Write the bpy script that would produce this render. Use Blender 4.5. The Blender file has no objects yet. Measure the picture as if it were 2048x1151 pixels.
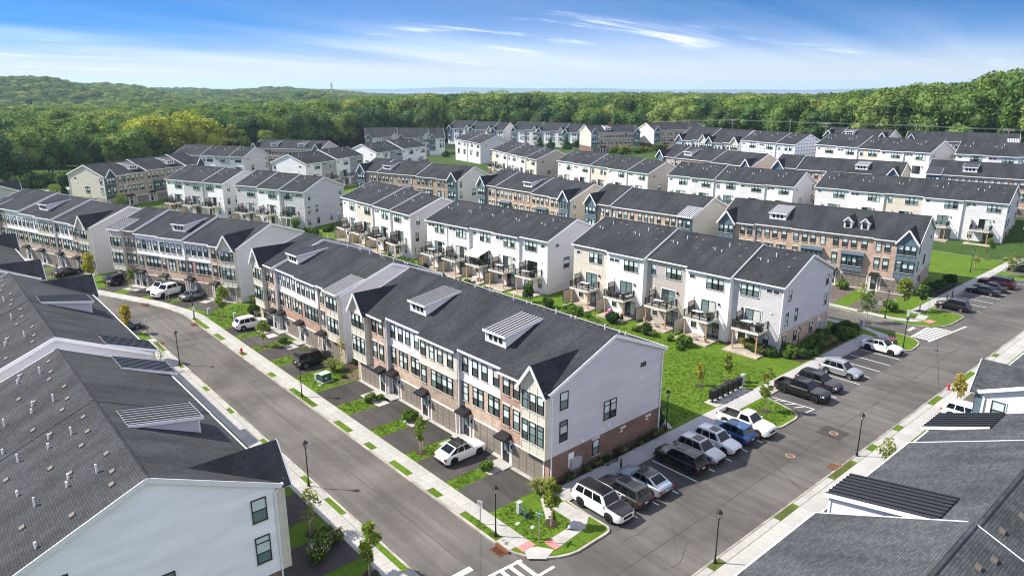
import bpy, math, random
import numpy as np
from mathutils import Vector, Matrix
R=math.radians
SC=bpy.context.scene
# ---------------------------------------------------------------- camera, sky, sun, exposure
cam=bpy.data.cameras.new('camera'); cam.lens=36*1406.6/2048; cam.sensor_width=36; cam.clip_start=.5; cam.clip_end=60000
CAM=bpy.data.objects.new('camera',cam); SC.collection.objects.link(CAM)
CAM.location=(0,0,33); CAM.rotation_euler=(math.pi/2-.27645,0,-.71626); SC.camera=CAM
SUN=Vector((-.48,.52,.71)).normalized()
EL=math.asin(SUN.z); AZ=math.atan2(SUN.x,SUN.y)
ld=bpy.data.lights.new('sun','SUN'); ld.energy=3.6; ld.angle=R(.6); ld.color=(1,.93,.82)
lo=bpy.data.objects.new('sun',ld); SC.collection.objects.link(lo); lo.rotation_euler=SUN.to_track_quat('Z','Y').to_euler()
W=bpy.data.worlds.new('World'); SC.world=W; W.use_nodes=True
nt=W.node_tree; nt.nodes.clear(); N=nt.nodes.new; K=nt.links.new
def wmath(op,a,b=None,c=None):
    n=N('ShaderNodeMath'); n.operation=op
    for i,x in enumerate((a,b,c)):
        if x is None: continue
        if isinstance(x,(int,float)): n.inputs[i].default_value=x
        else: K(x,n.inputs[i])
    return n.outputs[0]
def wmap(v,a,b,c=0,d=1,smooth=True):
    n=N('ShaderNodeMapRange'); n.interpolation_type='SMOOTHSTEP' if smooth else 'LINEAR'
    K(v,n.inputs[0])
    for i,x in enumerate((a,b,c,d)): n.inputs[i+1].default_value=x
    return n.outputs[0]
def wmix(f,a,b,mode='MIX'):
    n=N('ShaderNodeMix'); n.data_type='RGBA'; n.blend_type=mode
    for i,x in ((0,f),(6,a),(7,b)):
        if isinstance(x,(int,float,tuple)): n.inputs[i].default_value=x
        else: K(x,n.inputs[i])
    return n.outputs[2]
tc=N('ShaderNodeTexCoord'); sep=N('ShaderNodeSeparateXYZ'); K(tc.outputs['Generated'],sep.inputs[0])
zc=wmath('MAXIMUM',sep.outputs[2],0.0)
# clear, dry air: the dome is read a little higher so that the blue starts low over the horizon
comb=N('ShaderNodeCombineXYZ'); K(sep.outputs[0],comb.inputs[0]); K(sep.outputs[1],comb.inputs[1])
K(wmath('ADD',wmath('MULTIPLY',wmath('POWER',zc,.75),2.6),.02),comb.inputs[2])
vn=N('ShaderNodeVectorMath'); vn.operation='NORMALIZE'; K(comb.outputs[0],vn.inputs[0])
sky=N('ShaderNodeTexSky'); sky.sky_type='NISHITA'; sky.sun_disc=False; sky.sun_elevation=EL; sky.sun_rotation=AZ
sky.air_density=1.3; sky.dust_density=.15; sky.ozone_density=3.5; sky.altitude=50
K(vn.outputs[0],sky.inputs[0])
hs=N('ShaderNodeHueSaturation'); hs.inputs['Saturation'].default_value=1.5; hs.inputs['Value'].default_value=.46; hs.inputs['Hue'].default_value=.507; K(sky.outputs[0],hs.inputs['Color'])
# thin cirrus on a flat layer: soft sheets, brighter streaks; overhead cover added for fill
inv=wmath('DIVIDE',1.0,wmath('ADD',zc,.09))
cl=N('ShaderNodeCombineXYZ'); K(wmath('MULTIPLY',sep.outputs[0],inv),cl.inputs[0]); K(wmath('MULTIPLY',sep.outputs[1],inv),cl.inputs[1])
def cnoise(rot,scale,loc,sc,det,rough,dist):
    mp=N('ShaderNodeMapping'); K(cl.outputs[0],mp.inputs[0]); mp.inputs['Rotation'].default_value=(0,0,R(rot)); mp.inputs['Scale'].default_value=scale; mp.inputs['Location'].default_value=loc
    n1=N('ShaderNodeTexNoise'); n1.inputs['Scale'].default_value=sc; n1.inputs['Detail'].default_value=det; n1.inputs['Roughness'].default_value=rough; n1.inputs['Distortion'].default_value=dist; K(mp.outputs[0],n1.inputs['Vector']); return n1.outputs[0]
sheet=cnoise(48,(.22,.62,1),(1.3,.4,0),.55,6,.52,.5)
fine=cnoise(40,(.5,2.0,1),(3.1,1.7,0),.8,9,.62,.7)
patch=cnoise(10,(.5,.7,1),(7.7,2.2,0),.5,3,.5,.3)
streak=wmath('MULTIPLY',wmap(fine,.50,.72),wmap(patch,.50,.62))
up=wmap(zc,.12,.40,0,.9)  # unseen cloud cover overhead, added as fill light for the shaded walls
veil_fill=wmath('MULTIPLY',wmap(sheet,.34,.64),wmath('ADD',wmap(zc,.10,.03,.07,.30),up))
cf=wmath('MINIMUM',wmath('ADD',wmath('MULTIPLY',streak,.62),veil_fill),.95)
base=wmix(cf,hs.outputs[0],(7.3,6.9,7.0,1))  # cloud colour brightened so the added overhead cover fills the shade
low=wmap(zc,.068,.010,0,.93)
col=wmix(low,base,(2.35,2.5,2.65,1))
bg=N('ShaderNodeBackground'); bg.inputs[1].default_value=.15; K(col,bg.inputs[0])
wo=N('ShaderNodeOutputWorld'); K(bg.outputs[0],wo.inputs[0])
SC.view_settings.view_transform='Standard'; SC.view_settings.look='None'; SC.view_settings.gamma=1; SC.view_settings.exposure=1.2; SC.view_settings.use_curve_mapping=False
SC.render.engine='CYCLES'
cy=SC.cycles; cy.use_denoising=True; cy.denoiser='OPENIMAGEDENOISE'; cy.denoising_input_passes='RGB_ALBEDO_NORMAL'; cy.denoising_prefilter='ACCURATE'; cy.filter_width=1.1; cy.max_bounces=6; cy.diffuse_bounces=3; cy.glossy_bounces=3; cy.transmission_bounces=4; cy.transparent_max_bounces=8; cy.volume_bounces=1
cy.use_adaptive_sampling=True; cy.adaptive_threshold=.012; cy.caustics_reflective=False; cy.caustics_refractive=False
rng=random.Random(7)

# ---------------------------------------------------------------- materials
MT={}
class MatB:
    def __init__(s,name,rough=.7,spec=.5,metal=0):
        s.m=bpy.data.materials.new(name); s.m.use_nodes=True; s.t=s.m.node_tree; s.b=s.t.nodes['Principled BSDF']
        s.b.inputs['Roughness'].default_value=rough; s.b.inputs['Specular IOR Level'].default_value=spec; s.b.inputs['Metallic'].default_value=metal
        MT[name]=s.m
    def n(s,k,**kw):
        n=s.t.nodes.new(k)
        for a,b in kw.items(): setattr(n,a,b)
        return n
    def L(s,a,b): s.t.links.new(a,b)
    def val(s,i,x):
        if isinstance(x,(int,float,tuple)): i.default_value=x if not(isinstance(x,tuple) and len(x)==3 and i.type=='RGBA') else (*x,1)
        else: s.L(x,i)
    def coord(s,kind='UV'): return s.n('ShaderNodeTexCoord').outputs[kind]
    def map(s,v,scale=(1,1,1),rot=(0,0,0)):
        n=s.n('ShaderNodeMapping'); s.L(v,n.inputs[0]); n.inputs['Scale'].default_value=scale; n.inputs['Rotation'].default_value=rot; return n.outputs[0]
    def noise(s,v,scale,detail=3,rough=.55,dist=0):
        n=s.n('ShaderNodeTexNoise'); s.L(v,n.inputs['Vector']); n.inputs['Scale'].default_value=scale; n.inputs['Detail'].default_value=detail; n.inputs['Roughness'].default_value=rough; n.inputs['Distortion'].default_value=dist; return n.outputs[0]
    def mix(s,f,a,b,mode='MIX'):
        n=s.n('ShaderNodeMix',data_type='RGBA',blend_type=mode); s.val(n.inputs[0],f); s.val(n.inputs[6],a); s.val(n.inputs[7],b); return n.outputs[2]
    def mr(s,v,a,b,c=0,d=1):
        n=s.n('ShaderNodeMapRange',interpolation_type='SMOOTHSTEP'); s.val(n.inputs[0],v)
        for i,x in enumerate((a,b,c,d)): n.inputs[i+1].default_value=x
        return n.outputs[0]
    def math(s,op,a,b=0):
        n=s.n('ShaderNodeMath',operation=op); s.val(n.inputs[0],a); s.val(n.inputs[1],b); return n.outputs[0]
    def bump(s,h,d=.02,st=.5):
        n=s.n('ShaderNodeBump'); s.L(h,n.inputs['Height']); n.inputs['Distance'].default_value=d; n.inputs['Strength'].default_value=st; s.L(n.outputs[0],s.b.inputs['Normal'])
    def col(s,c): s.val(s.b.inputs['Base Color'],c); return s
    def rnd(s): return s.n('ShaderNodeObjectInfo').outputs['Random']
def plain(name,c,rough=.6,spec=.4,metal=0,var=.12,scale=3.0,coord='Object'):
    m=MatB(name,rough,spec,metal)
    if var:
        nz=m.noise(m.coord(coord),scale,4); k=m.mr(nz,.3,.7,1-var,1+var)
        n=m.n('ShaderNodeVectorMath',operation='SCALE'); n.inputs[0].default_value=c; m.L(k,n.inputs['Scale']); m.L(n.outputs[0],m.b.inputs['Base Color'])
    else: m.col(c)
    return m.m
def m_shingle(name,c,vary=.3):
    m=MatB(name,.95,.08); uv=m.coord('UV')
    b=m.n('ShaderNodeTexBrick'); m.L(uv,b.inputs['Vector']); b.offset=.5; b.inputs['Scale'].default_value=1; b.inputs['Brick Width'].default_value=.32; b.inputs['Row Height'].default_value=.145
    b.inputs['Mortar Size'].default_value=.012; b.inputs['Mortar Smooth'].default_value=.3; b.inputs['Bias'].default_value=-.1
    b.inputs['Color1'].default_value=tuple(x*(1-vary) for x in c)+(1,); b.inputs['Color2'].default_value=tuple(x*(1+vary) for x in c)+(1,); b.inputs['Mortar'].default_value=tuple(x*.45 for x in c)+(1,)
    big=m.noise(m.map(uv,(1,.35,1)),.45,5,.6); k=m.mr(big,.3,.72,.76,1.26)
    sm=m.noise(uv,9,3); k2=m.mr(sm,.25,.75,.9,1.1)
    mul=m.math('MULTIPLY',k,k2)
    v=m.n('ShaderNodeVectorMath',operation='SCALE'); m.L(b.outputs['Color'],v.inputs[0]); m.L(mul,v.inputs['Scale']); m.L(v.outputs[0],m.b.inputs['Base Color'])
    # courses: each row tips up a little towards its lower edge
    sx=m.n('ShaderNodeSeparateXYZ'); m.L(uv,sx.inputs[0]); saw=m.math('FRACT',m.math('DIVIDE',sx.outputs[1],.145))
    hgt=m.math('ADD',m.math('MULTIPLY',m.math('SUBTRACT',1.0,saw),.7),m.math('MULTIPLY',m.math('SUBTRACT',1.0,b.outputs['Fac']),.5))
    m.bump(m.math('ADD',hgt,m.math('MULTIPLY',sm,.4)),.018,.55)
    return m.m
def m_brick(name,c1,c2,mort=(.42,.38,.33)):
    m=MatB(name,.85,.3); uv=m.coord('UV')
    b=m.n('ShaderNodeTexBrick'); m.L(uv,b.inputs['Vector']); b.inputs['Scale'].default_value=1; b.inputs['Brick Width'].default_value=.215; b.inputs['Row Height'].default_value=.075; b.inputs['Mortar Size'].default_value=.008; b.inputs['Bias'].default_value=-.15
    b.inputs['Color1'].default_value=(*c1,1); b.inputs['Color2'].default_value=(*c2,1); b.inputs['Mortar'].default_value=(*mort,1)
    big=m.noise(uv,1.1,5,.65); sp=m.noise(m.map(uv,(4.6,13,1)),1,2)
    k=m.math('MULTIPLY',m.mr(big,.3,.7,.82,1.18),m.mr(sp,.3,.75,1.12,.72))
    v=m.n('ShaderNodeVectorMath',operation='SCALE'); m.L(b.outputs['Color'],v.inputs[0]); m.L(k,v.inputs['Scale']); m.L(v.outputs[0],m.b.inputs['Base Color'])
    m.bump(m.math('SUBTRACT',1.0,b.outputs['Fac']),.012,.5); return m.m
def m_siding(name,c,row=.165,vert=False):
    m=MatB(name,.55,.35); uv=m.coord('UV'); sx=m.n('ShaderNodeSeparateXYZ'); m.L(uv,sx.inputs[0])
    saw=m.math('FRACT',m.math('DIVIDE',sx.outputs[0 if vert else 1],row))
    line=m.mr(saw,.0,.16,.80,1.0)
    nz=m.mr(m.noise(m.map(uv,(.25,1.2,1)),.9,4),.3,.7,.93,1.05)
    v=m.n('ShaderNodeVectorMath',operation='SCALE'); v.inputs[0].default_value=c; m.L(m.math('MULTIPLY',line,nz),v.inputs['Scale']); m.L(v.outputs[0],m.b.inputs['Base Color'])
    m.bump(m.math('SUBTRACT',1.0,saw),.02,.6); return m.m
# roofs and walls
m_shingle('shingle_charcoal',(.043,.047,.053),.16); m_shingle('shingle_grey',(.062,.065,.070),.14); m_shingle('shingle_slate',(.076,.082,.089),.22)
m_brick('brick_tan',(.58,.44,.335),(.48,.35,.26)); m_brick('brick_red',(.46,.28,.205),(.37,.22,.16)); m_brick('brick_brown',(.42,.32,.255),(.33,.245,.195)); m_brick('brick_pink',(.58,.415,.325),(.47,.325,.25)); m_brick('brick_dark',(.20,.105,.075),(.14,.075,.055),(.26,.22,.19))
SID={'white':(.84,.84,.84),'grey':(.52,.51,.53),'lav':(.56,.55,.60),'beige':(.60,.55,.48),'taupe':(.44,.40,.37),'cream':(.60,.57,.49),'pale':(.66,.65,.66),'steel':(.30,.315,.36),'tan':(.62,.565,.49),'sage':(.46,.48,.44),'bright':(.90,.895,.93)}
for k,c in SID.items(): m_siding('siding_'+k,c)
m_siding('batten_cream',(.60,.575,.49),.4,True); m_siding('batten_blue',(.115,.175,.225),.4,True); m_siding('batten_navy',(.055,.085,.125),.4,True)
plain('trim_white',(.76,.76,.77),.45,var=.04); plain('trim_cream',(.70,.66,.57),.5,var=.05); plain('stone_lintel',(.66,.61,.54),.8,var=.08)
plain('frame_black',(.012,.012,.013),.35,var=0); plain('garage_taupe',(.225,.195,.165),.5,var=.06); plain('door_dark',(.02,.02,.024),.35,var=0)
plain('metal_dark',(.045,.05,.062),.35,.5,.3,var=.05); plain('metal_pale',(.62,.63,.64),.35,.5,.2,var=.05); plain('metal_blue',(.10,.145,.18),.4,.5,.2,var=.05)
plain('pvc_white',(.78,.78,.78),.4,var=0); plain('vent_brown',(.13,.11,.09),.6,var=.1); plain('vent_black',(.008,.008,.008),.6,var=0)
plain('wood_post',(.42,.27,.14),.75,var=.2); plain('deck_grey',(.42,.40,.38),.7,var=.1); plain('deck_fascia',(.60,.58,.55),.6,var=.06); plain('screen_tan',(.50,.45,.38),.6,var=.05)
plain('utility_grey',(.42,.44,.46),.45,.5,.2,var=.05)
def glass(name,c,rough=.06,spec=.9):
    m=MatB(name,rough,spec); m.col(c); nz=m.noise(m.coord('Object'),.8,2); m.bump(nz,.01,.08); m.b.inputs['Coat Weight'].default_value=.15; return m.m
glass('glass_dark',(.045,.062,.066)); glass('glass_teal',(.135,.205,.21)); glass('glass_blind',(.58,.68,.67),.2); glass('glass_curtain',(.52,.55,.52),.3); glass('glass_black',(.008,.01,.011),.05)
# ---------------------------------------------------------------- mesh helpers
COL=SC.collection
class MB:
    def __init__(s): s.v=[]; s.f=[]; s.m=[]
    def add(s,vs,fs,m=0):
        o=len(s.v); s.v.extend(vs); s.f.extend([tuple(i+o for i in f) for f in fs]); s.m.extend([m]*len(fs)); return s
    def quad(s,a,b,c,d,m=0): return s.add([a,b,c,d],[(0,1,2,3)],m)
    def box(s,x0,x1,y0,y1,z0,z1,m=0):
        return s.add([(x0,y0,z0),(x1,y0,z0),(x1,y1,z0),(x0,y1,z0),(x0,y0,z1),(x1,y0,z1),(x1,y1,z1),(x0,y1,z1)],[(0,3,2,1),(4,5,6,7),(0,1,5,4),(1,2,6,5),(2,3,7,6),(3,0,4,7)],m)
    def hexa(s,b,t,m=0):   # bottom and top rings of 4, bottom counter-clockwise from above
        return s.add(list(b)+list(t),[(0,3,2,1),(4,5,6,7),(0,1,5,4),(1,2,6,5),(2,3,7,6),(3,0,4,7)],m)
    def bar(s,p,q,w,d,m=0,up=(0,0,1)):
        p=Vector(p);q=Vector(q);a=(q-p).normalized();u=Vector(up)
        if abs(a.dot(u))>.98:u=Vector((1,0,0))
        x=a.cross(u).normalized();y=x.cross(a).normalized();x*=w/2;y*=d/2
        return s.hexa([tuple(p-x-y),tuple(p+x-y),tuple(p+x+y),tuple(p-x+y)],[tuple(q-x-y),tuple(q+x-y),tuple(q+x+y),tuple(q-x+y)],m)
    def cyl(s,p,q,r,n=8,r2=None,m=0,caps=True):
        p=Vector(p);q=Vector(q);a=(q-p).normalized();u=Vector((0,0,1)) if abs(a.z)<.9 else Vector((1,0,0));x=a.cross(u).normalized();y=a.cross(x);r2=r if r2 is None else r2
        vs=[tuple(p+x*(r*math.cos(2*math.pi*i/n))-y*(r*math.sin(2*math.pi*i/n))) for i in range(n)]+[tuple(q+x*(r2*math.cos(2*math.pi*i/n))-y*(r2*math.sin(2*math.pi*i/n))) for i in range(n)]
        fs=[(i,(i+1)%n,n+(i+1)%n,n+i) for i in range(n)]
        if caps: fs+=[tuple(range(n))[::-1],tuple(range(n,2*n))]
        return s.add(vs,fs,m)
    def prism(s,poly,z0,z1,m=0,side=None):   # poly counter-clockwise in xy
        n=len(poly); o=[(x,y,z0) for x,y in poly]+[(x,y,z1) for x,y in poly]
        s.add(o,[tuple(range(n,2*n)),tuple(range(n))[::-1]],m); s.add(o,[(i,(i+1)%n,n+(i+1)%n,n+i) for i in range(n)],m if side is None else side); return s
    def tube(s,pts,r,n=6,m=0):
        for a,b in zip(pts,pts[1:]): s.cyl(a,b,r,n,None,m)
        return s
    def lathe(s,prof,n=12,c=(0,0,0),m=0):
        vs=[];k=len(prof)
        for i in range(n):
            a=2*math.pi*i/n
            vs+=[(c[0]+r*math.cos(a),c[1]+r*math.sin(a),c[2]+z) for r,z in prof]
        fs=[(i*k+j,((i+1)%n)*k+j,((i+1)%n)*k+j+1,i*k+j+1) for i in range(n) for j in range(k-1)]
        return s.add(vs,fs,m)
    def mesh(s,name,mats,smooth=False,uv=True):
        me=bpy.data.meshes.new(name); me.from_pydata(s.v,[],s.f)
        for k in ([mats] if isinstance(mats,str) else mats): me.materials.append(MT[k])
        if s.m and max(s.m)>0: me.polygons.foreach_set('material_index',s.m)
        if smooth: me.polygons.foreach_set('use_smooth',[True]*len(me.polygons))
        if uv: autouv(me)
        me.update(); return me
def autouv(me):
    npol=len(me.polygons); nl=len(me.loops)
    if not nl: return
    nr=np.empty(npol*3,np.float32); me.polygons.foreach_get('normal',nr); nr=nr.reshape(-1,3)
    lt=np.empty(npol,np.int32); me.polygons.foreach_get('loop_total',lt)
    li=np.empty(nl,np.int32); me.loops.foreach_get('vertex_index',li)
    co=np.empty(len(me.vertices)*3,np.float32); me.vertices.foreach_get('co',co); co=co.reshape(-1,3)
    t=np.stack([-nr[:,1],nr[:,0],np.zeros(npol)],1); ln=np.linalg.norm(t,axis=1); flat=ln<.02
    t[flat]=(1,0,0); t/=np.maximum(np.linalg.norm(t,axis=1),1e-6)[:,None]
    b=np.cross(nr,t); b[flat]=(0,1,0)
    fi=np.repeat(np.arange(npol),lt); p=co[li]
    uv=np.stack([(p*t[fi]).sum(1),(p*b[fi]).sum(1)],1).astype(np.float32)
    l=me.uv_layers.new(name='UVMap'); l.data.foreach_set('uv',uv.ravel())
def ob(name,me,parent=None,loc=None,rz=0,sc=None):
    o=bpy.data.objects.new(name,me); COL.objects.link(o)
    if parent: o.parent=parent
    if loc is not None: o.location=loc
    if rz: o.rotation_euler=(0,0,rz)
    if sc is not None: o.scale=sc if isinstance(sc,tuple) else (sc,sc,sc)
    return o
def tag(o,label=None,cat=None,group=None,kind=None):
    for k,v in (('label',label),('category',cat),('group',group),('kind',kind)):
        if v: o[k]=v
    return o
def thing(name,label,cat,loc=(0,0,0),rz=0,group=None): return tag(ob(name,None,None,loc,rz),label,cat,group)
def struct(name,me,parent=None):
    o=ob(name,me,parent)
    if parent is None: o['kind']='structure'
    return o
def S(t):
    t=max(0.,min(1.,t)); return t*t*(3-2*t)
def hgt(x,y):
    """ground level of the site: level near the camera, rising to the back right"""
    return 7*S((x-162)/63)*(1-S((y-150)/170))
# ---------------------------------------------------------------- ground materials
def m_asphalt(name,c,patch=.25,crack=True,rot=0):
    m=MatB(name,.9,.1); v=m.coord('Object')
    big=m.noise(m.map(v,(1,1,1)),.12,5,.6,.6); mid=m.noise(m.map(v,(1.5,.09,1),(0,0,rot)),.75,5,.6); fine=m.noise(v,26,2)
    k=m.math('MULTIPLY',m.math('MULTIPLY',m.mr(big,.3,.7,1-patch,1+patch*.8),m.mr(mid,.32,.70,.84,1.12)),m.mr(fine,.25,.75,.84,1.16))
    if crack:
        w=m.n('ShaderNodeTexVoronoi',feature='DISTANCE_TO_EDGE'); m.L(m.map(v,(.16,.05,1),(0,0,.35)),w.inputs['Vector']); w.inputs['Scale'].default_value=1.0
        k=m.math('MULTIPLY',k,m.mr(w.outputs['Distance'],.0,.004,.80,1.0))
    s=m.n('ShaderNodeVectorMath',operation='SCALE'); s.inputs[0].default_value=c; m.L(k,s.inputs['Scale']); m.L(s.outputs[0],m.b.inputs['Base Color']); m.bump(fine,.01,.4); return m.m
m_asphalt('asphalt_road',(.126,.117,.108)); m_asphalt('asphalt_cross',(.114,.106,.099),.25,True,math.pi/2); m_asphalt('asphalt_lot',(.088,.086,.085),.22); m_asphalt('asphalt_drive',(.070,.065,.061),.3,False,math.pi/2); m_asphalt('asphalt_brown',(.125,.105,.09),.2,False)
def m_conc(name,c,st=.1):
    m=MatB(name,.85,.3); v=m.coord('Object'); r=m.rnd()
    a=m.noise(v,.7,5,.6); f=m.noise(v,18,3); k=m.math('MULTIPLY',m.math('MULTIPLY',m.mr(a,.3,.72,1-st*1.6,1+st),m.mr(f,.3,.7,.94,1.05)),m.mr(r,0,1,1-st*.8,1+st*.5))
    s=m.n('ShaderNodeVectorMath',operation='SCALE'); s.inputs[0].default_value=c; m.L(k,s.inputs['Scale']); m.L(s.outputs[0],m.b.inputs['Base Color']); m.bump(f,.006,.3); return m.m
m_conc('concrete_light',(.40,.39,.365)); m_conc('concrete_kerb',(.36,.33,.295),.22); m_conc('concrete_tan',(.40,.345,.29),.15); m_conc('concrete_walk',(.38,.375,.365),.08)
def m_grass(name,c1,c2,c3):
    m=MatB(name,.9,.15); v=m.coord('Object')
    a=m.noise(v,.22,4,.6); b=m.noise(v,2.2,5,.7); f=m.noise(m.map(v,(1,1,1)),6.5,5,.8)
    col=m.mix(m.mr(a,.35,.68),c1,c2); col=m.mix(m.mr(b,.52,.78,0,.55),col,c3)
    s=m.n('ShaderNodeVectorMath',operation='SCALE'); m.L(col,s.inputs[0]); m.L(m.math('MULTIPLY',m.mr(f,.28,.72,.62,1.34),m.mr(b,.25,.7,.8,1.15)),s.inputs['Scale']); m.L(s.outputs[0],m.b.inputs['Base Color']); m.bump(m.math('ADD',f,m.math('MULTIPLY',b,.7)),.06,.8); return m.m
m_grass('grass_lawn',(.092,.160,.012),(.070,.134,.011),(.122,.168,.024)); m_grass('grass_worn',(.085,.105,.025),(.06,.09,.02),(.20,.16,.08)); m_grass('grass_field',(.045,.085,.016),(.034,.068,.014),(.08,.10,.03)); m_grass('forest_floor',(.022,.035,.014),(.018,.028,.012),(.035,.04,.02))
plain('paint_white',(.78,.77,.74),.7,var=.12,scale=6); plain('paint_red',(.62,.20,.19),.8,var=.1,scale=8); plain('mulch',(.045,.03,.022),.95,var=.4,scale=30); plain('mulch_brown',(.12,.085,.065),.95,var=.35,scale=30); plain('rust_iron',(.20,.085,.045),.7,.4,.3,var=.35,scale=12); plain('rock_pale',(.42,.40,.37),.9,var=.25,scale=5); plain('seal_line',(.050,.048,.047),.6,var=.1); plain('oil',(.034,.033,.032),.5,var=.2)
# ---------------------------------------------------------------- terrain sheet, to the horizon
def far_h(x,y):
    """land beyond the site: shallow valley to the left, wooded hills further out"""
    d=math.hypot(x,y); a=math.degrees(math.atan2(x,y))     # bearing from the camera's north, degrees
    h=hgt(x,y)
    far=S((d-420)/900)
    h*=1-S((d-600)/900)
    # low wooded hills on the left of the view, in broken ridges
    def ip(v,P):
        if v<=P[0][0]: return P[0][1]
        for (p,q),(u,w) in zip(P,P[1:]):
            if v<=u: return q+(w-q)*(v-p)/(u-p)
        return P[-1][1]
    hl=ip(a,[(-60,8),(0,30),(5,34),(9,31),(13,18),(16,6),(20,8),(24,16),(27,14),(30,4),(34,-2),(90,-4)])*S((d-1000)/900)*(1-S((d-3300)/900))
    hl+=(5*math.sin(d*.0075+a*.35)+3.5*math.sin(a*1.1+d*.003))*S((d-700)/600)*S((32-a)/10)
    roll=6*math.sin(x*.004+1)*math.sin(y*.0035+2)*far
    plain_=-6*S((d-500)/900)*(1-S((26-a)/14))
    return h+hl+roll+plain_-10*S((d-3200)/1200)
rings=[0,14,30,45,60,80,100,120,140,155,170,185,200,215,230,250,275,300,330,365,405,450,500,560,640,740,860,1000,1150,1320,1500,1700,1950,2250,2600,3000,3400,3800,4300,4800]
tb=MB(); na=120; vs=[];fs=[]
for r in rings:
    for k in range(na):
        a=2*math.pi*k/na; x,y=r*math.sin(a),r*math.cos(a); vs.append((x,y,far_h(x,y)-.03))
for i in range(len(rings)-1):
    for k in range(na): fs.append((i*na+k,(i+1)*na+k,(i+1)*na+(k+1)%na,i*na+(k+1)%na)[::-1])
tb.add(vs,fs); me=tb.mesh('ground','grass_field'); me.materials.append(MT['forest_floor'])
for p in me.polygons:
    c=p.center
    if math.hypot(c.x,c.y)>395: p.material_index=1
struct('ground',me)
m=MatB('sea_water',.25,.5); m.col((.10,.16,.20)); m.bump(m.noise(m.coord('Object'),.02,4),.5,.3)
struct('sea',MB().quad((-30000,-30000,-22),(30000,-30000,-22),(30000,30000,-22),(-30000,30000,-22)).mesh('sea','sea_water'))
plain('far_land',(.045,.065,.05),.95,var=.3,scale=.002)
fb=MB(); P_=[]
for k in range(121):
    a=R(-40+2.0*k*.95); r=11500+900*math.sin(k*.7); z=-22+46+16*math.sin(k*.33+.5)+9*math.sin(k*1.13)+rng.uniform(-3,3); P_.append((r*math.sin(a),r*math.cos(a),z))
for (x,y,z),(x2,y2,z2) in zip(P_,P_[1:]):
    fb.quad((x*.93,y*.93,-23),(x2*.93,y2*.93,-23),(x2,y2,z2),(x,y,z)); fb.quad((x,y,z),(x2,y2,z2),(x2*1.12,y2*1.12,-23),(x*1.12,y*1.12,-23))
struct('hills',fb.mesh('hills','far_land'))
# ---------------------------------------------------------------- roads, blocks, kerbs
from mathutils.geometry import tessellate_polygon
def arc(cx,cy,r,a0,a1,n=8): return [(cx+r*math.cos(R(a0+(a1-a0)*i/n)),cy+r*math.sin(R(a0+(a1-a0)*i/n))) for i in range(n+1)]
def flat(poly,z,mb,m=0):
    vs=[(x,y,z) for x,y in poly]; tr=tessellate_polygon([[Vector(v) for v in vs]]); out=[]
    for t in tr:
        a,b,c=[Vector(vs[i]) for i in t]; out.append(tuple(t) if (b-a).cross(c-a).z>0 else tuple(t)[::-1])
    mb.add(vs,out,m); return mb
def offset(poly,d):
    n=len(poly); out=[]
    for i in range(n):
        p0,p1,p2=Vector(poly[i-1]),Vector(poly[i]),Vector(poly[(i+1)%n]); a=(p1-p0).normalized(); b=(p2-p1).normalized(); na_=Vector((-a.y,a.x)); nb=Vector((-b.y,b.x)); q=(na_+nb)
        if q.length<1e-5:q=na_
        q.normalize(); c=max(.35,q.dot(na_)); out.append(tuple(p1+q*(d/c)))
    return out
LZ=.12   # lawn / pavement level above the carriageway
def block(name,poly,kerb_edges=None,mat='grass_lawn'):
    """raised ground of a block (poly counter-clockwise) with a kerb along it"""
    b=flat(poly,LZ,MB()); n=len(poly)
    for i in range(n):
        (x0,y0),(x1,y1)=poly[i],poly[(i+1)%n]; b.quad((x0,y0,-.1),(x1,y1,-.1),(x1,y1,LZ),(x0,y0,LZ))
    o=struct(name,b.mesh(name,mat)); inn=offset(poly,.16); out=offset(poly,-.02); k=MB()
    for i in range(n):
        if kerb_edges is not None and i not in kerb_edges: continue
        j=(i+1)%n; a,b_,c,d=out[i],out[j],inn[j],inn[i]
        k.hexa([(*a,-.05),(*b_,-.05),(*c,-.05),(*d,-.05)],[(*a,LZ+.02),(*b_,LZ+.02),(*c,LZ+.024),(*d,LZ+.024)])
    ob('kerb',k.mesh('kerb','concrete_kerb'),o); return o
# carriageways: main street (curving away left), cross street with the parking bays, side street, back street
curveR=[(29.05,106),(28.9,109.5),(28.2,113),(26.6,118),(24.6,122.6),(21.4,129.9),(17,140),(11,154),(3,173),(-6,195),(-20,230)]
curveL=[(22.65,103.5),(22.3,107.5),(21.4,111),(19.6,116),(17.6,120.5),(14.5,127.5),(10,137.8),(4.2,151.4),(-3.6,170),(-12.5,192),(-27,227)]
rd=MB(); flat([(22.4,-40),(29.3,-40),(29.3,106)]+curveR[1:]+curveL[::-1]+[(22.4,103)],0,rd)
struct('main_street',rd.mesh('main_street','asphalt_road'))
struct('cross_street',flat([(29.3,23.2),(240,23.2),(240,30.6),(190,36.6),(29.3,36.6)],.004,MB()).mesh('cross_street','asphalt_cross'))
lot=MB()
for x0,x1 in ((36.6,61.6),(67.6,95.0),(117.0,147.6),(152.4,181)): flat([(x0,30.3),(x1,30.3),(x1,35.75),(x0,35.75)],.008,lot)
struct('parking_bays',lot.mesh('parking_bays','asphalt_lot'))
struct('side_street',flat([(101.6,30.3),(106.6,30.3),(106.2,150),(98,190),(92.5,188),(100.8,150)],.006,MB()).mesh('side_street','asphalt_road'))
bs=MB()
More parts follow.
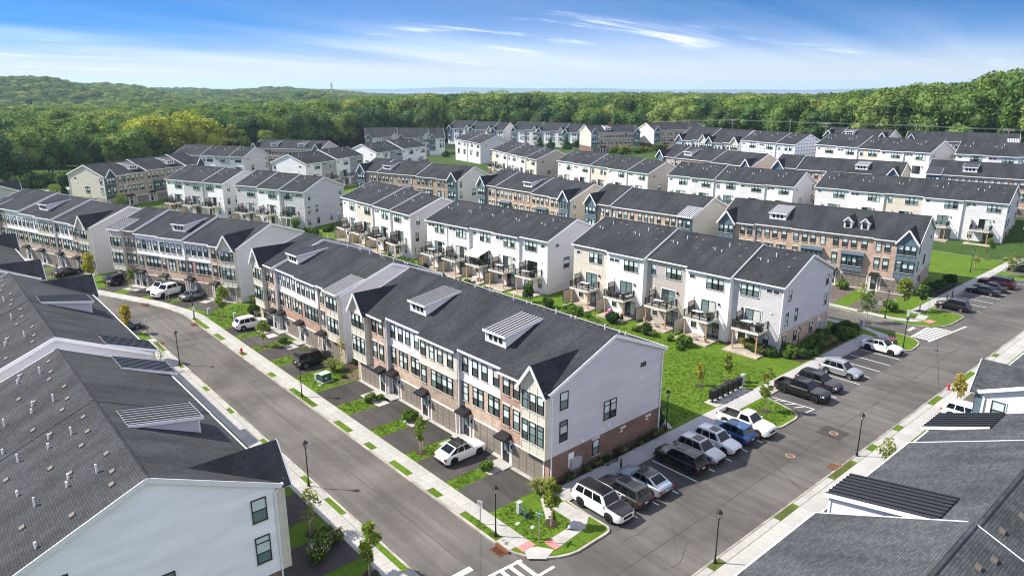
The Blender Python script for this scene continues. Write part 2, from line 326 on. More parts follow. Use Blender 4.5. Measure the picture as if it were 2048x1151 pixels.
for x0,x1,y0,y1 in ((196,202,28,190),):
    for i in range(40):
        ya,yb=y0+(y1-y0)*i/40,y0+(y1-y0)*(i+1)/40; bs.quad((x0,ya,hgt(x0,ya)+.05),(x1,ya,hgt(x1,ya)+.05),(x1,yb,hgt(x1,yb)+.05),(x0,yb,hgt(x0,yb)+.05))
struct('back_street',bs.mesh('back_street','asphalt_road'))
lp_=MB(); flat([(206,262),(246,258),(252,300),(226,318),(206,300)],.06,lp_); struct('car_park',lp_.mesh('car_park','asphalt_brown'))
wl=MB()
for a,b in zip([(-40,258),(8,266),(32,275.5),(46,282.5),(60,286),(84,284)],[(8,266),(32,275.5),(46,282.5),(60,286),(84,284),(120,272)]):
    d=(Vector(b)-Vector(a)).normalized(); q=Vector((-d.y,d.x))*3.0; p0,p1=Vector(a)-d*.6,Vector(b)+d*.6; wl.quad((*(p0-q),.05),(*(p1-q),.05),(*(p1+q),.05),(*(p0+q),.05))
struct('woods_street',wl.mesh('woods_street','concrete_walk'))
gr_=MB()
for a,b in zip([(168,286),(191,280),(216,270.5)],[(191,280),(216,270.5),(252,252)]):
    d=(Vector(b)-Vector(a)).normalized(); q=Vector((-d.y,d.x))*2.8; p0,p1=Vector(a)-d*.5,Vector(b)+d*.5; gr_.quad((*(p0-q),hgt(*a)*.0+.08),(*(p1-q),.08),(*(p1+q),.08),(*(p0+q),.08))
struct('green_road',gr_.mesh('green_road','asphalt_brown'))
struct('green_lawn',flat([(170,256),(196,240),(210,262),(190,275),(176,279)],.07,MB()).mesh('green_lawn','grass_lawn'))
# block with rows A and C
pA=[(29.05,106)]+[(29.05,35.2)]+arc(33.6,35.0,4.55,180,262,8)+[(36.2,30.55)]+arc(36.3,31.3,.75,270,360,4)[1:]+[(37.05,33.2),(37.2,35.6),(61.4,35.6),(61.55,32.4)]+arc(63.2,32.4,1.65,190,262,5)+[(65.3,30.75)]+arc(65.6,32.6,1.85,278,345,5)+[(68.4,35.6),(94.6,35.6),(94.9,32.3)]+arc(96.3,32.1,1.4,190,270,5)+[(98.0,30.8)]+arc(98.2,34.2,3.4,275,360,7)[1:]+[(101.5,150),(92,190),(60,236),(20,250),(-20,230)]+curveR[-2:0:-1]
block('block_lawn',pA)
block('left_block_lawn',[(22.65,103.5),(22.3,104.5),(18.8,104.4),(18.8,112),(-120,112),(-120,30),(22.65,30)],{0,1,2,6})
block('right_block_lawn',[(26,23.4),(26,-30),(300,-30),(300,23.4)],{3})
pE=[(106.5,38)]+arc(111.8,36.3,5.3,180,262,7)+[(115.6,30.95)]+arc(116.2,32.2,1.25,275,350,4)+[(118.0,35.6),(147.4,35.6),(147.7,31.4),(152.2,31.2),(152.6,35.6),(181,35.6),(181.4,31),(190,31),(190,39),(162,39),(162,190),(150,235),(104,235),(99,191),(106.5,150)]
block('far_block_lawn',pE)
# ---------------------------------------------------------------- pavement slabs, one object each
_sl={}
def slab_run(name,p,q,w,step=1.52,mat='concrete_light',skip=None,z=LZ,parent=None):
    """slabs from p to q along one line, w wide, left of the direction"""
    P=Vector(p);Q=Vector(q);d=(Q-P);L=d.length;d/=L;nv=Vector((-d.y,d.x)); n=max(1,round(L/step)); st=L/n
    par=parent or tag(ob(name,None,None,(0,0,0)),kind='structure')
    k=(round(st,2),round(w,2),mat)
    if k not in _sl:
        g=.012; _sl[k]=MB().box(g,st-g,g,w-g,-.08,.022).mesh('slab',mat)
    ang=math.atan2(d.y,d.x)
    for i in range(n):
        a=P+d*(st*i)
        if skip and skip(a.x+d.x*st/2,a.y+d.y*st/2): continue
        ob('slab',_sl[k],par,(a.x,a.y,z),ang)
    return par
def slab_curve(par,pts,w,z=LZ,mat='concrete_light'):
    for a,b in zip(pts,pts[1:]):
        # wedge slabs along a bend
        n=max(1,round(math.dist(a,b)/1.52))
        for i in range(n):
            yield (a[0]+(b[0]-a[0])*i/n,a[1]+(b[1]-a[1])*i/n),(a[0]+(b[0]-a[0])*(i+1)/n,a[1]+(b[1]-a[1])*(i+1)/n)
def bend(name,inner,outer,par=None,mat='concrete_light',step=1.6):
    """slabs between two polylines with the same number of points"""
    par=par or tag(ob(name,None),kind='structure')
    for i in range(len(inner)-1):
        n=max(1,round(math.dist(inner[i],inner[i+1])/step))
        for k in range(n):
            def at(pl,t): return Vector(pl[i]).lerp(Vector(pl[i+1]),t)
            a,b,c,d=at(inner,k/n),at(inner,(k+1)/n),at(outer,(k+1)/n),at(outer,k/n); ce=(a+b+c+d)/4
            q=[ce+(v-ce)*.988 for v in (a,b,c,d)]
            if (q[1]-q[0]).cross(q[2]-q[0])<0: q=q[::-1]
            ob('slab',MB().hexa([(*v,LZ-.08) for v in q],[(*v,LZ+.022) for v in q]).mesh('slab',mat),par)
    return par
# grass pockets in the concrete verge (main street right side), measured along the street
PK=[36.2,41.2,47.0,53.5,59.3,65.2,71.0,78.4,87.2,93.6]
pk=[(35.0,39.2)]+[(y-.8,y+.9) for y in (43.6,49.3,54.6,60.2)]+[(66.6,71.4)]+[(y-.8,y+.9) for y in (77.2,87.0,95.0)]+[(100.6,105.4)]
inpk=lambda y,l: any(a-.2<y<b+.2 for a,b in l)
sw=slab_run('pavement',(31.15,33.2),(31.15,106),1.25)
slab_run('pavement',(29.9,33.9),(29.9,106),.66,1.52,'concrete_light',lambda x,y: inpk(y,pk),LZ,sw)
o2=[(31.15,106),(30.9,108.5),(30.1,112),(28.4,118.3),(26.4,123.2),(23.1,131),(18.9,140.8),(13,154.6)]
o1=[(29.24,106),(29.1,109.0),(28.4,112.8),(26.8,117.7),(24.8,122.3),(21.6,129.6),(17.2,139.7),(11.2,153.7)]
bend('pavement',o1,o2,sw)
sl=slab_run('pavement',(22.0,31.0),(22.0,100.5),1.35)
pkl=[(37.2,41.6),(47.0,49.2),(52.0,53.9),(58.4,62.2),(70.6,72.2),(77.4,79.1),(86.6,88.0),(95.4,99.2)]
slab_run('pavement',(22.48,31.0),(22.48,100.5),.46,1.52,'concrete_light',lambda x,y: inpk(y,pkl),LZ,sl)
pkr=[(38.3,40.4),(47.3,50.6),(56.6,61.2),(64.5,66.2),(70.8,72.6),(80.0,82.3),(89.2,93.6),(101,103)]
sr=slab_run('pavement',(29.5,21.0),(170,21.0),1.6)
slab_run('pavement',(29.5,22.62),(170,22.62),.6,1.52,'concrete_light',lambda x,y: inpk(x,pkr),LZ,sr)
sp=slab_run('pavement',(36.9,35.78),(97.6,35.78),1.85,1.6,'concrete_walk')
slab_run('pavement',(35.6,31.0),(35.6,35.78),1.35,1.5,'concrete_light',None,LZ,sp) if False else None
bend('pavement',[(36.9,35.8),(36.9,33.0),(35.4,32.0)],[(35.4,35.8),(35.4,33.6),(34.2,32.9)],sp)
bend('pavement',[(35.3,32.1),(32.0,31.7)],[(34.3,33.0),(31.9,32.9)],sp)
struct('kerb_ramp',flat([(29.6,32.3),(30.6,31.4),(31.8,31.8),(31.1,32.9),(30.2,33.4)],LZ+.03,MB()).mesh('kerb_ramp','concrete_light'))
for q in ([(29.9,33.1),(31.15,33.1),(31.15,33.8),(29.9,33.8)],[(31.9,31.72),(32.5,31.78),(32.45,32.93),(31.85,32.9)],[(97.8,33.6),(99.4,33.8),(99.2,34.7),(97.7,34.4)],[(109.6,33.2),(111.2,33.0),(111.3,34.0),(109.8,34.2)]):
    c=q if (Vector(q[1])-Vector(q[0])).cross(Vector(q[2])-Vector(q[0]))>0 else q[::-1]
    struct('tactile_paving',MB().prism(c,LZ-.02,LZ+.034).mesh('tactile_paving','paint_red'))
# side street pavements
sd=slab_run('pavement',(100.9,38),(100.9,120),1.3,1.7); se=slab_run('pavement',(108.5,38),(108.5,120),1.3,1.7); slab_run('pavement',(113,36),(190,36),1.6,1.6,'concrete_walk',None,LZ,se)
bend('pavement',[(100.6,38),(99.9,35.4),(98.4,34.3)],[(99.4,38),(98.8,36.4),(97.8,35.6)],sd); bend('pavement',[(107.2,38),(107.9,35.8),(109.6,34.2)],[(108.5,38),(109.2,36.6),(110.4,35.6)],se); bend('pavement',[(110.4,34.3),(113,34.6)],[(110.4,35.6),(113,36)],se)
# ---------------------------------------------------------------- road paint
def strip(mb,p,q,w,z):
    p=Vector(p);q=Vector(q);d=(q-p).normalized();nv=Vector((-d.y,d.x))*w/2; mb.quad((*(p-nv),z),(*(q-nv),z),(*(q+nv),z),(*(p+nv),z))
def mark(p,q,w=.11,z=.013): struct('road_marking',(lambda b:(strip(b,p,q,w,z),b)[1])(MB()).mesh('road_marking','paint_white'))
for x in (39.8,42.5,45.15,47.9,50.55,53.3,56.0,58.7): mark((x,30.4),(x,35.35))
for x in (74.2,77.0,79.85,82.7,85.6,88.55,91.5): mark((x,30.4),(x,35.35))
for x in (121.7,125,128.3,131.8,135.1,138.3,141.6,145,156,159.3): mark((x,30.4),(x,35.35))
mark((69.0,35.2),(69.6,30.7)); mark((69.6,30.7),(68.0,30.9)); mark((69.0,35.2),(71.6,35.2),.11,.0135) if False else None
for i in range(3): mark((68.55-.12*i,34.6-1.15*i),(69.1+.13*i,33.7-1.0*i),.09,.0132)
# crosswalk over the main street mouth and over the side street mouth
mark((22.9,30.55),(30.6,30.55),.24,.012); mark((22.9,33.0),(29.3,32.6),.24,.012) 
for i in range(8): x=23.5+i*.78; mark((x,30.67),(x-.0,32.8),.32,.0125)
mark((22.9,34.3),(26.0,34.3),.5,.012)
mark((101.4,30.6),(112.4,29.4),.22,.012); mark((101.6,32.9),(108.4,32.9),.2,.012)
for i in range(9): x=102.2+i*.76; mark((x,30.7-.11*i*.7),(x,32.85),.34,.0125)
mark((104.2,34.2),(106.3,34.2),.45,.012)
mark((18.9,105.6),(22.3,106.2),.1,.013) if False else None
# seams, manholes, drains
cg=random.Random(77)
for i in range(26):
    if i<11: x,y,a=cg.uniform(23.2,28.4),cg.uniform(36,104),cg.choice((0,1.57))+cg.uniform(-.4,.4)
    else: x,y,a=cg.uniform(34,125),cg.uniform(24,30),cg.choice((0,1.57))+cg.uniform(-.5,.5)
    b=MB(); p=Vector((x,y)); pts_=[p]
    for k in range(cg.randint(5,13)):
        a+=cg.uniform(-.5,.5); p=p+Vector((math.cos(a),math.sin(a)))*cg.uniform(.25,.5)
        if (i<11 and not 22.9<p.x<28.8) or (i>=11 and not 23.8<p.y<30.2): break
        pts_.append(p)
    for u_,v_ in zip(pts_,pts_[1:]): strip(b,u_,v_,.045,.0112+.00002*i)
    if len(pts_)>2: struct('sealed_crack',b.mesh('sealed_crack','seal_line'))
for i in range(22):
    x=cg.choice([41.1,43.9,46.5,49.2,52,54.7,57.4,72,75.6,78.4,81.2,84.1,87,90,93,123.3,126.6,130,133.4,34.6,34.2,34.6]) ; y=cg.uniform(31.2,34.2); r_=cg.uniform(.12,.34); z_=.0105
    if 34<x<35: y=cg.choice([53.2,59.8,67.0,46.9,84.2])+cg.uniform(-.6,.6); z_=LZ+.014
    poly=[(x+cg.uniform(-.5,.5)*.3+r_*cg.uniform(.6,1.15)*math.cos(k*.63),y+r_*cg.uniform(.6,1.15)*math.sin(k*.63)*1.4) for k in range(10)]
    struct('oil_stain',flat(poly,z_,MB()).mesh('oil_stain','oil'))
for p,q in (((25.9,36),(25.9,104)),((30,27.0),(190,27.0))):
    struct('paving_seam',(lambda b:(strip(b,p,q,.05,.0105),b)[1])(MB()).mesh('paving_seam','seal_line'))
for p,q in (((84,23.4),(86.4,30.4)),((84.0,23.4),(104,30.4))): struct('paving_seam',(lambda b:(strip(b,p,q,.06,.0107),b)[1])(MB()).mesh('paving_seam','seal_line'))
for i,(x,y,l) in enumerate(((58.3,27.4,'round manhole cover in the cross street beside the storm drain'),(65.8,26.8,'round manhole cover in a dark asphalt patch of the cross street'))):
    t=thing('manhole_cover',l,'manhole',(x,y,.006)); ob('rim',MB().cyl((0,0,0),(0,0,.012),.42,20).mesh('rim','concrete_kerb'),t); ob('cover',MB().cyl((0,0,.002),(0,0,.02),.34,20).mesh('cover','rust_iron'),t)
struct('asphalt_patch',MB().quad((64.6,25.7,.009),(67.0,25.7,.009),(67.0,28.1,.009),(64.6,28.1,.009)).mesh('asphalt_patch','asphalt_drive'))
def drain(x,y,rz,l):
    t=thing('storm_drain',l,'drain',(x,y,.012),rz); b=MB()
    for a,c,d,e in ((-.6,.6,-.35,-.29),(-.6,.6,.29,.35),(-.6,-.54,-.29,.29),(.54,.6,-.29,.29)): b.box(a,c,d,e,-.02,.03)
    ob('frame',b.mesh('frame','rust_iron'),t); ob('pit',MB().box(-.54,.54,-.29,.29,-.03,-.012).mesh('pit','vent_black'),t)
    bm=MB().box(-.025,.025,-.29,.29,-.01,.022).mesh('grate_bar','rust_iron')
    for i in range(8): ob('grate_bar',bm,t,(-.46+i*.132,0,0))
    ob('kerb_inlet',MB().box(-.75,.75,.36,.52,.0,.155).mesh('kerb_inlet','rust_iron'),t)
drain(28.65,34.5,-math.pi/2,'rusty storm drain at the corner beside the crosswalk'); drain(59.3,23.85,math.pi,'rusty storm drain at the kerb of the cross street near the lamp'); drain(28.6,103.2,-math.pi/2,'rusty storm drain at the bend of the main street'); drain(22.9,98.2,math.pi/2,'rusty storm drain at the left kerb by the parking bay')
drain(25.9,118.4,-math.pi/2-.4,'rusty storm drain along the curved kerb by the far driveways')
# ---------------------------------------------------------------- townhouse rows
EH=9.1; FL=(2.95,6.05); OV=.32
_wm={}
def win_mesh(w,h,tr,case):
    k=(w,h,tr,case)
    if k in _wm: return _wm[k]
    b=MB(); t=.05; y0,y1=-.09,.0
    for x0,x1,z0,z1 in ((0,t,0,h),(w-t,w,0,h),(t,w-t,0,t),(t,w-t,h-t,h)): b.box(x0-w/2,x1-w/2,y0,y1,z0,z1)
    hm=h-.45 if tr else h
    b.box(t-w/2,w/2-t,-.06,0,hm*.5-.03,hm*.5+.03)
    if tr: b.box(t-w/2,w/2-t,-.06,0,hm-.035,hm+.035)
    b.box(-w/2-.05,w/2+.05,-.11,.0,-.07,-.003,1)
    if case:
        c=.1
        for x0,x1,z0,z1 in ((-c,0,-.003,h+c),(w,w+c,-.003,h+c),(0,w,h,h+c)): b.box(x0-w/2,x1-w/2,-.055,0,z0,z1,1)
    me=b.mesh('window',['frame_black','trim_white' if case else 'stone_lintel'])
    pu=MB().box(t-w/2,w/2-t,-.03,-.002,hm*.5+.03,hm-(.035 if tr else t)); pl=MB().box(t-w/2,w/2-t,-.025,-.002,t,hm*.5-.03)
    ps=[]
    for p,g in ((pu,('glass_blind','glass_curtain','glass_teal','glass_dark')),(pl,('glass_dark','glass_teal','glass_black','glass_blind'))):
        ps.append([p.mesh('pane',m) for m in g])
    pt=MB().box(t-w/2,w/2-t,-.03,-.002,hm+.035,h-t) if tr else None
    ps.append([pt.mesh('pane',m) for m in ('glass_teal','glass_blind')] if tr else None)
    _wm[k]=(me,ps); return _wm[k]
_mc={}
def cached(k,f):
    if k not in _mc: _mc[k]=f()
    return _mc[k]
def garage_door(par,P,x,w=4.1,h=2.25,opened=False):
    def mk():
        b=MB(); b.box(-w/2-.14,-w/2,-.06,.02,0,h+.14); b.box(w/2,w/2+.14,-.06,.02,0,h+.14); b.box(-w/2,w/2,-.06,.02,h,h+.14); b.box(-w/2,w/2,-.02,.0,0,h,1); b.box(-w/2-.14,w/2+.14,-.5,-.061,-.1,.035,2)
        return b.mesh('garage_door',['trim_white','frame_black','concrete_light'])
    def pan():
        pw=w/4-.03; ph=h/4-.03; i=.07
        b=MB(); b.hexa([(-pw/2,-.028,0),(pw/2,-.028,0),(pw/2,0,0),(-pw/2,0,0)],[(-pw/2,-.028,ph),(pw/2,-.028,ph),(pw/2,0,ph),(-pw/2,0,ph)])
        b.hexa([(-pw/2+i,-.045,i),(pw/2-i,-.045,i),(pw/2-i,-.0285,i),(-pw/2+i,-.0285,i)],[(-pw/2+i,-.045,ph-i),(pw/2-i,-.045,ph-i),(pw/2-i,-.0285,ph-i),(-pw/2+i,-.0285,ph-i)])
        return b.mesh('panel','garage_taupe')
    o=P(cached(('gd',w,h),mk),'garage_door',x,0)
    pm=cached(('gp',w,h),pan)
    for r in range(4):
        if opened and r<3: continue
        for c in range(4): ob('panel',pm,o,((c-1.5)*w/4,-.021,r*h/4+.02))
def bent(p0,p1,p2,w,m,b): b.bar(p0,p1,w,w,m); b.bar(p1,p2,w,w,m)
def deck_parts(par,x,y,z,rot,wd=3.7,dp=2.7,screen=True):
    """deck seen from the yard: x along the wall, -y outwards"""
    def mk():
        b=MB(); b.box(-wd/2,wd/2,-dp,0,-.06,0,0); b.box(-wd/2-.03,wd/2+.03,-dp-.04,-dp,-.3,.02,1); b.box(-wd/2-.04,-wd/2,-dp,0,-.3,.02,1); b.box(wd/2,wd/2+.04,-dp,0,-.3,.02,1)
        for i in range(5): b.box(-wd/2+.1+i*(wd-.25)/4,-wd/2+.15+i*(wd-.25)/4,-dp,0,-.26,-.07,1)
        return b.mesh('deck',['deck_grey','deck_fascia'])
    def rail():
        b=MB()
        def run(p,q):
            L=math.dist(p,q); n=max(1,round(L/1.3))
            for i in range(n+1):
                X=p[0]+(q[0]-p[0])*i/n; Y=p[1]+(q[1]-p[1])*i/n; b.box(X-.05,X+.05,Y-.05,Y+.05,.0,1.08)
            b.bar((*p,1.0),(*q,1.0),.07,.06); b.bar((*p,.14),(*q,.14),.04,.05)
            k=int(L/.14)
            for i in range(1,k): 
                X=p[0]+(q[0]-p[0])*i/k; Y=p[1]+(q[1]-p[1])*i/k; b.box(X-.011,X+.011,Y-.011,Y+.011,.16,.98)
        a=wd/2-.06
        run((-a,-.06),(-a,-dp+.06)); run((-a,-dp+.06),(a,-dp+.06)); run((a,-dp+.06),(a,-.06))
        return b.mesh('railing','frame_black')
    def post(): return MB().box(-.08,.08,-.08,.08,-2.95,-.3).mesh('post','wood_post')
    def brace(): return MB().bar((0,0,-1.0),(.75,0,-.32),.09,.09).mesh('brace','wood_post')
    def scr():
        b=MB()
        for q in (-.06,-1.5): b.box(-.04,.04,q-.04,q+.04,.0,1.85)
        b.box(-.03,.03,-1.46,-.1,1.78,1.85); b.box(-.03,.03,-1.46,-.1,1.1,1.16); b.box(-.012,.012,-1.46,-.1,1.16,1.78,1); b.box(-.012,.012,-1.46,-.1,.2,1.1,1)
        return b.mesh('privacy_screen',['frame_black','screen_tan'])
    o=ob('deck',cached(('dk',wd,dp),mk),par,(x,y,z),rot)
    ob('railing',cached(('dr',wd,dp),rail),o)
    for s in (-1,1):
        ob('post',cached('dpost',post),o,(s*(wd/2-.2),-dp+.22,0)); ob('brace',cached('dbr',brace),o,(s*(wd/2-.2),-dp+.22,0),math.pi if s>0 else 0)
    if screen: ob('privacy_screen',cached('dscr',scr),o,(-wd/2+.02,0,0))
    return o
def slider(P,x,z,w=2.3,h=2.15):
    def mk():
        b=MB(); t=.08
        for x0,x1,z0,z1 in ((0,t,0,h),(w-t,w,0,h),(t,w-t,0,t),(t,w-t,h-t,h),(w/2-t/2,w/2+t/2,t,h-t)): b.box(x0-w/2,x1-w/2,-.07,0,z0,z1)
        for x0,x1,z0,z1 in ((-.12,0,0,h+.12),(w,w+.12,0,h+.12),(0,w,h,h+.12)): b.box(x0-w/2,x1-w/2,-.05,0,z0,z1,1)
        return b.mesh('sliding_door',['frame_black','trim_white'])
    o=P(cached(('sl',w,h),mk),'sliding_door',x,z)
    for i,s in enumerate((-1,1)):
        g=rng.choice(('glass_teal','glass_dark','glass_black','glass_curtain','glass_teal'))
        ob('pane',cached(('slp',w,h,g),lambda: MB().box(-w/4+.06,w/4-.06,-.03,-.002,.08,h-.08).mesh('pane',g)),o,(s*w/4,0,0))
def row(label,ox,oy,rot,units,z0=None,D=14.8,rise=2.9,side='lav',sideb='brick_dark',roof='shingle_charcoal',vis='f',group='townhouse rows',rsides='',base=0.0,name='townhouse_row',trimc='trim_white',metal='metal_pale',sidewin='A',vents='b',near=False,cat='building',flash=True):
    """units: left to right as seen from the front. vis: which facades show (f b l r)."""
    if z0 is None: z0=hgt(ox,oy)
    T=thing(name,label,cat,(ox,oy,z0),rot,group)
    L=sum(u['w'] for u in units); sl=rise/(D/2); xs=[0]
    for u in units: xs.append(xs[-1]+u['w'])
    n=len(units)
    def zf(y,dz): return EH+dz+sl*(y if y<=D/2 else D-y)
    # ---- walls
    for i,u in enumerate(units):
        x0,x1=xs[i],xs[i+1]; jf,jb,dz=u['jf'],u['jb'],u['dz']; zt=zf(-jf,dz); zb=zf(D+jb,dz)
        b=MB(); mats=[u['brick'],u['top'],'siding_'+u['rear'],'siding_'+side,u.get('mid') or u['brick']]
        y=-jf
        zt3=FL[1]-.15
        b.quad((x0,y,-.6),(x1,y,-.6),(x1,y,FL[0]),(x0,y,FL[0]),0); b.quad((x0,y,FL[0]),(x1,y,FL[0]),(x1,y,zt3),(x0,y,zt3),4); b.quad((x0,y,zt3),(x1,y,zt3),(x1,y,zt),(x0,y,zt),1)
        rb_=MB(); y=D+jb; rb_.quad((x1,y,-.6),(x0,y,-.6),(x0,y,zb),(x1,y,zb),0)
        for s,nb,x in ((-1,i-1,x0),(1,i+1,x1)):
            if not 0<=nb<n: continue
            q=units[nb]
            for yy,d0,d1,sgn in ((-jf,jf,q['jf'],-1),(D+jb,jb,q['jb'],1)):
                if d0>d1+1e-4:
                    ya,yb=(-d0,-d1) if sgn<0 else (D+d1,D+d0)
                    za,zb2=zf(ya,dz),zf(yb,dz); m=3 if sgn<0 else 2
                    f=[(x,ya,-.6),(x,yb,-.6),(x,yb,zb2),(x,ya,za)]
                    (b if sgn<0 else rb_).quad(*(f if s>0 else f[::-1]),3 if sgn<0 else 0)
            if dz>q['dz']+.01 and flash:   # step between roofs: white flashing board
                f=[(x,-jf-OV,zf(-jf-OV,q['dz'])),(x,D/2,zf(D/2,q['dz'])),(x,D+jb+OV,zf(D+jb+OV,q['dz'])),(x,D+jb+OV,zf(D+jb+OV,dz)-.02),(x,D/2,zf(D/2,dz)-.02),(x,-jf-OV,zf(-jf-OV,dz)-.02)]
                e=MB()
                for pa,pb in ((0,1),(1,2)):
                    A,B_=f[pa],f[pb]; t0,t1=f[5-pa],f[5-pb]
                    if s>0: e.hexa([(x-.02,A[1],A[2]-.1),(x+.045,A[1],A[2]-.1),(x+.045,B_[1],B_[2]-.1),(x-.02,B_[1],B_[2]-.1)],[(x-.02,t0[1],t0[2]+.05),(x+.045,t0[1],t0[2]+.05),(x+.045,t1[1],t1[2]+.05),(x-.02,t1[1],t1[2]+.05)])
                    else: e.hexa([(x-.045,A[1],A[2]-.1),(x+.02,A[1],A[2]-.1),(x+.02,B_[1],B_[2]-.1),(x-.045,B_[1],B_[2]-.1)],[(x-.045,t0[1],t0[2]+.05),(x+.02,t0[1],t0[2]+.05),(x+.02,t1[1],t1[2]+.05),(x-.045,t1[1],t1[2]+.05)])
                ob('flashing_board',e.mesh('flashing_board','trim_white'),T)
        ob('wall',b.mesh('wall',mats),T); ob('rear_wall',rb_.mesh('rear_wall','siding_'+u['rear']),T)
        # belt between floors where the top floor is sided
        if u['top']!=u['brick'] and 'f' in vis:
            ob('belt_board',MB().box(x0+.02,x1-.02,-jf-.06,-jf-.001,zt3-.12,zt3+.1).mesh('belt_board','trim_cream' if 'cream' in u['top'] or 'beige' in u['top'] else 'trim_white'),T)
    for s,x,u in ((-1,0,units[0]),(1,L,units[-1])):
        jf,jb,dz=u['jf'],u['jb'],u['dz']; b=MB(); ya,yb=-jf,D+jb
        lo=[(x,ya,-.6),(x,yb,-.6),(x,yb,FL[0]-.25),(x,ya,FL[0]-.25)]; up=[(x,ya,FL[0]-.25),(x,yb,FL[0]-.25),(x,yb,zf(yb,dz)),(x,D/2,zf(D/2,dz)),(x,ya,zf(ya,dz))]
        b.add(lo if s>0 else lo[::-1],[(0,1,2,3)],0); b.add(up if s>0 else up[::-1],[(0,1,2,3,4)],1)
        ob('gable_wall',b.mesh('gable_wall',[sideb if not(rsides and ('r' if s>0 else 'l') in rsides) else 'siding_'+side,'siding_'+(u.get('side') or side)]),T)
        # rake boards
        for p,q in (((-jf-OV),D/2),(D+jb+OV,D/2)):
            r=MB(); zp,zq=zf(p,dz),zf(q,dz); xx=x+s*.28
            r.hexa([(xx-.03,p,zp-.30),(xx+.03,p,zp-.30),(xx+.03,q,zq-.30),(xx-.03,q,zq-.30)] if p<q else [(xx-.03,q,zq-.30),(xx+.03,q,zq-.30),(xx+.03,p,zp-.30),(xx-.03,p,zp-.30)],
                   [(xx-.03,p,zp+.03),(xx+.03,p,zp+.03),(xx+.03,q,zq+.03),(xx-.03,q,zq+.03)] if p<q else [(xx-.03,q,zq+.03),(xx+.03,q,zq+.03),(xx+.03,p,zp+.03),(xx-.03,p,zp+.03)])
            # soffit strip between wall and board
            sx0,sx1=(x,xx-.03) if s>0 else (xx+.03,x)
            pa,pb=(p,q) if p<q else (q,p)
            r.quad((sx0,pa,zf(pa,dz)-.13),(sx0,pb,zf(pb,dz)-.13),(sx1,pb,zf(pb,dz)-.13),(sx1,pa,zf(pa,dz)-.13))
            ob('rake_board',r.mesh('rake_board','trim_white'),T)
    # ---- roofs, one per section
    i=0
    while i<n:
        j=i
        while j+1<n and abs(units[j+1]['dz']-units[i]['dz'])<.01: j+=1
        b=MB(); dz=units[i]['dz']
        for k in range(i,j+1):
            u=units[k]; x0=xs[k]-(.27 if k==0 else 0); x1=xs[k+1]+(.27 if k==n-1 else 0); ya=-u['jf']-OV; yb=D+u['jb']+OV; t=.12
            for p,q in ((ya,D/2),(D/2,yb)):
                zp,zq=zf(p,dz),zf(q,dz); b.hexa([(x0,p,zp-t),(x1,p,zp-t),(x1,q,zq-t),(x0,q,zq-t)],[(x0,p,zp),(x1,p,zp),(x1,q,zq),(x0,q,zq)])
        R_=ob('roof',b.mesh('roof',roof),T)
        zr=zf(D/2,dz); xa=xs[i]-(.27 if i==0 else 0); xb=xs[j+1]+(.27 if j==n-1 else 0)
        c=MB(); h2=.2*sl
        c.hexa([(xa,D/2-.2,zr-h2+.004),(xb,D/2-.2,zr-h2+.004),(xb,D/2,zr+.004),(xa,D/2,zr+.004)],[(xa,D/2-.2,zr-h2+.05),(xb,D/2-.2,zr-h2+.05),(xb,D/2,zr+.06),(xa,D/2,zr+.06)])
        c.hexa([(xa,D/2,zr+.004),(xb,D/2,zr+.004),(xb,D/2+.2,zr-h2+.004),(xa,D/2+.2,zr-h2+.004)],[(xa,D/2,zr+.06),(xb,D/2,zr+.06),(xb,D/2+.2,zr-h2+.05),(xa,D/2+.2,zr-h2+.05)])
        ob('ridge_cap',c.mesh('ridge_cap',roof),R_)
        i=j+1
    # gutters
    for k,u in enumerate(units):
        x0=xs[k]-(.27 if k==0 else 0); x1=xs[k+1]+(.27 if k==n-1 else 0)
        for y,s in ((-u['jf']-OV,-1),(D+u['jb']+OV,1)):
            z=zf(y,u['dz']); g=MB(); ya,yb=(y-.12,y-.002) if s<0 else (y+.002,y+.12)
            g.box(x0,x1,ya,yb,z-.17,z-.01); yw0,yw1=(y,y+OV-.002) if s<0 else (y-OV+.002,y)
            g.quad((x0,yw0,z-.14),(x0,yw1,z-.14),(x1,yw1,z-.14),(x1,yw0,z-.14)); ob('gutter',g.mesh('gutter','trim_white'),T)
    # ---- placing on facades
    def placer(face,u=None,x0=0):
        if face=='f': return lambda me,nm,a,z,par=T: ob(nm,me,par,(x0+a,-u['jf']-.001,z))
        if face=='b': return lambda me,nm,a,z,par=T: ob(nm,me,par,(x0+u['w']-a,D+u['jb']+.001,z),math.pi)
        if face=='r': return lambda me,nm,a,z,par=T: ob(nm,me,par,(L+.001,a,z),math.pi/2)
        return lambda me,nm,a,z,par=T: ob(nm,me,par,(-.001,D-a,z),-math.pi/2)
    def win(P,a,z,w=.86,h=1.6,tr=False,case=False,mode=None):
        me,ps=win_mesh(round(w,2),round(h,2),tr,case); o=P(me,'window',a,z); r=rng.random() if mode is None else mode
        iu,il=(0,0) if r<.34 else (0,1) if r<.76 else (1,0) if r<.86 else (2,2) if r<.89 else (2,0) if r<.93 else (0,3)
        ob('pane',ps[0][iu],o); ob('pane',ps[1][il],o)
        if tr: ob('pane',ps[2][0 if rng.random()<.7 else 1],o)
        return o
    def lintel(P,a,z,w,case=False):
        if case: return
        P(cached(('li',round(w,2)),lambda: MB().box(-w/2-.1,w/2+.1,-.045,-.001,.0,.2).mesh('lintel','stone_lintel')),'lintel',a,z)
    def group(P,a,z,k,w,h,tr,case,lin=True,gap=.06):
        for q in range(k): win(P,a+(q-(k-1)/2)*(w+gap),z,w,h,tr,case and False)
        tot=k*w+(k-1)*gap
        if case: P(cached(('cs',k,round(w,2),round(h,2),gap),lambda: casing(tot,h)),'window_casing',a,z)
        elif lin: lintel(P,a,z+h+.01,tot)
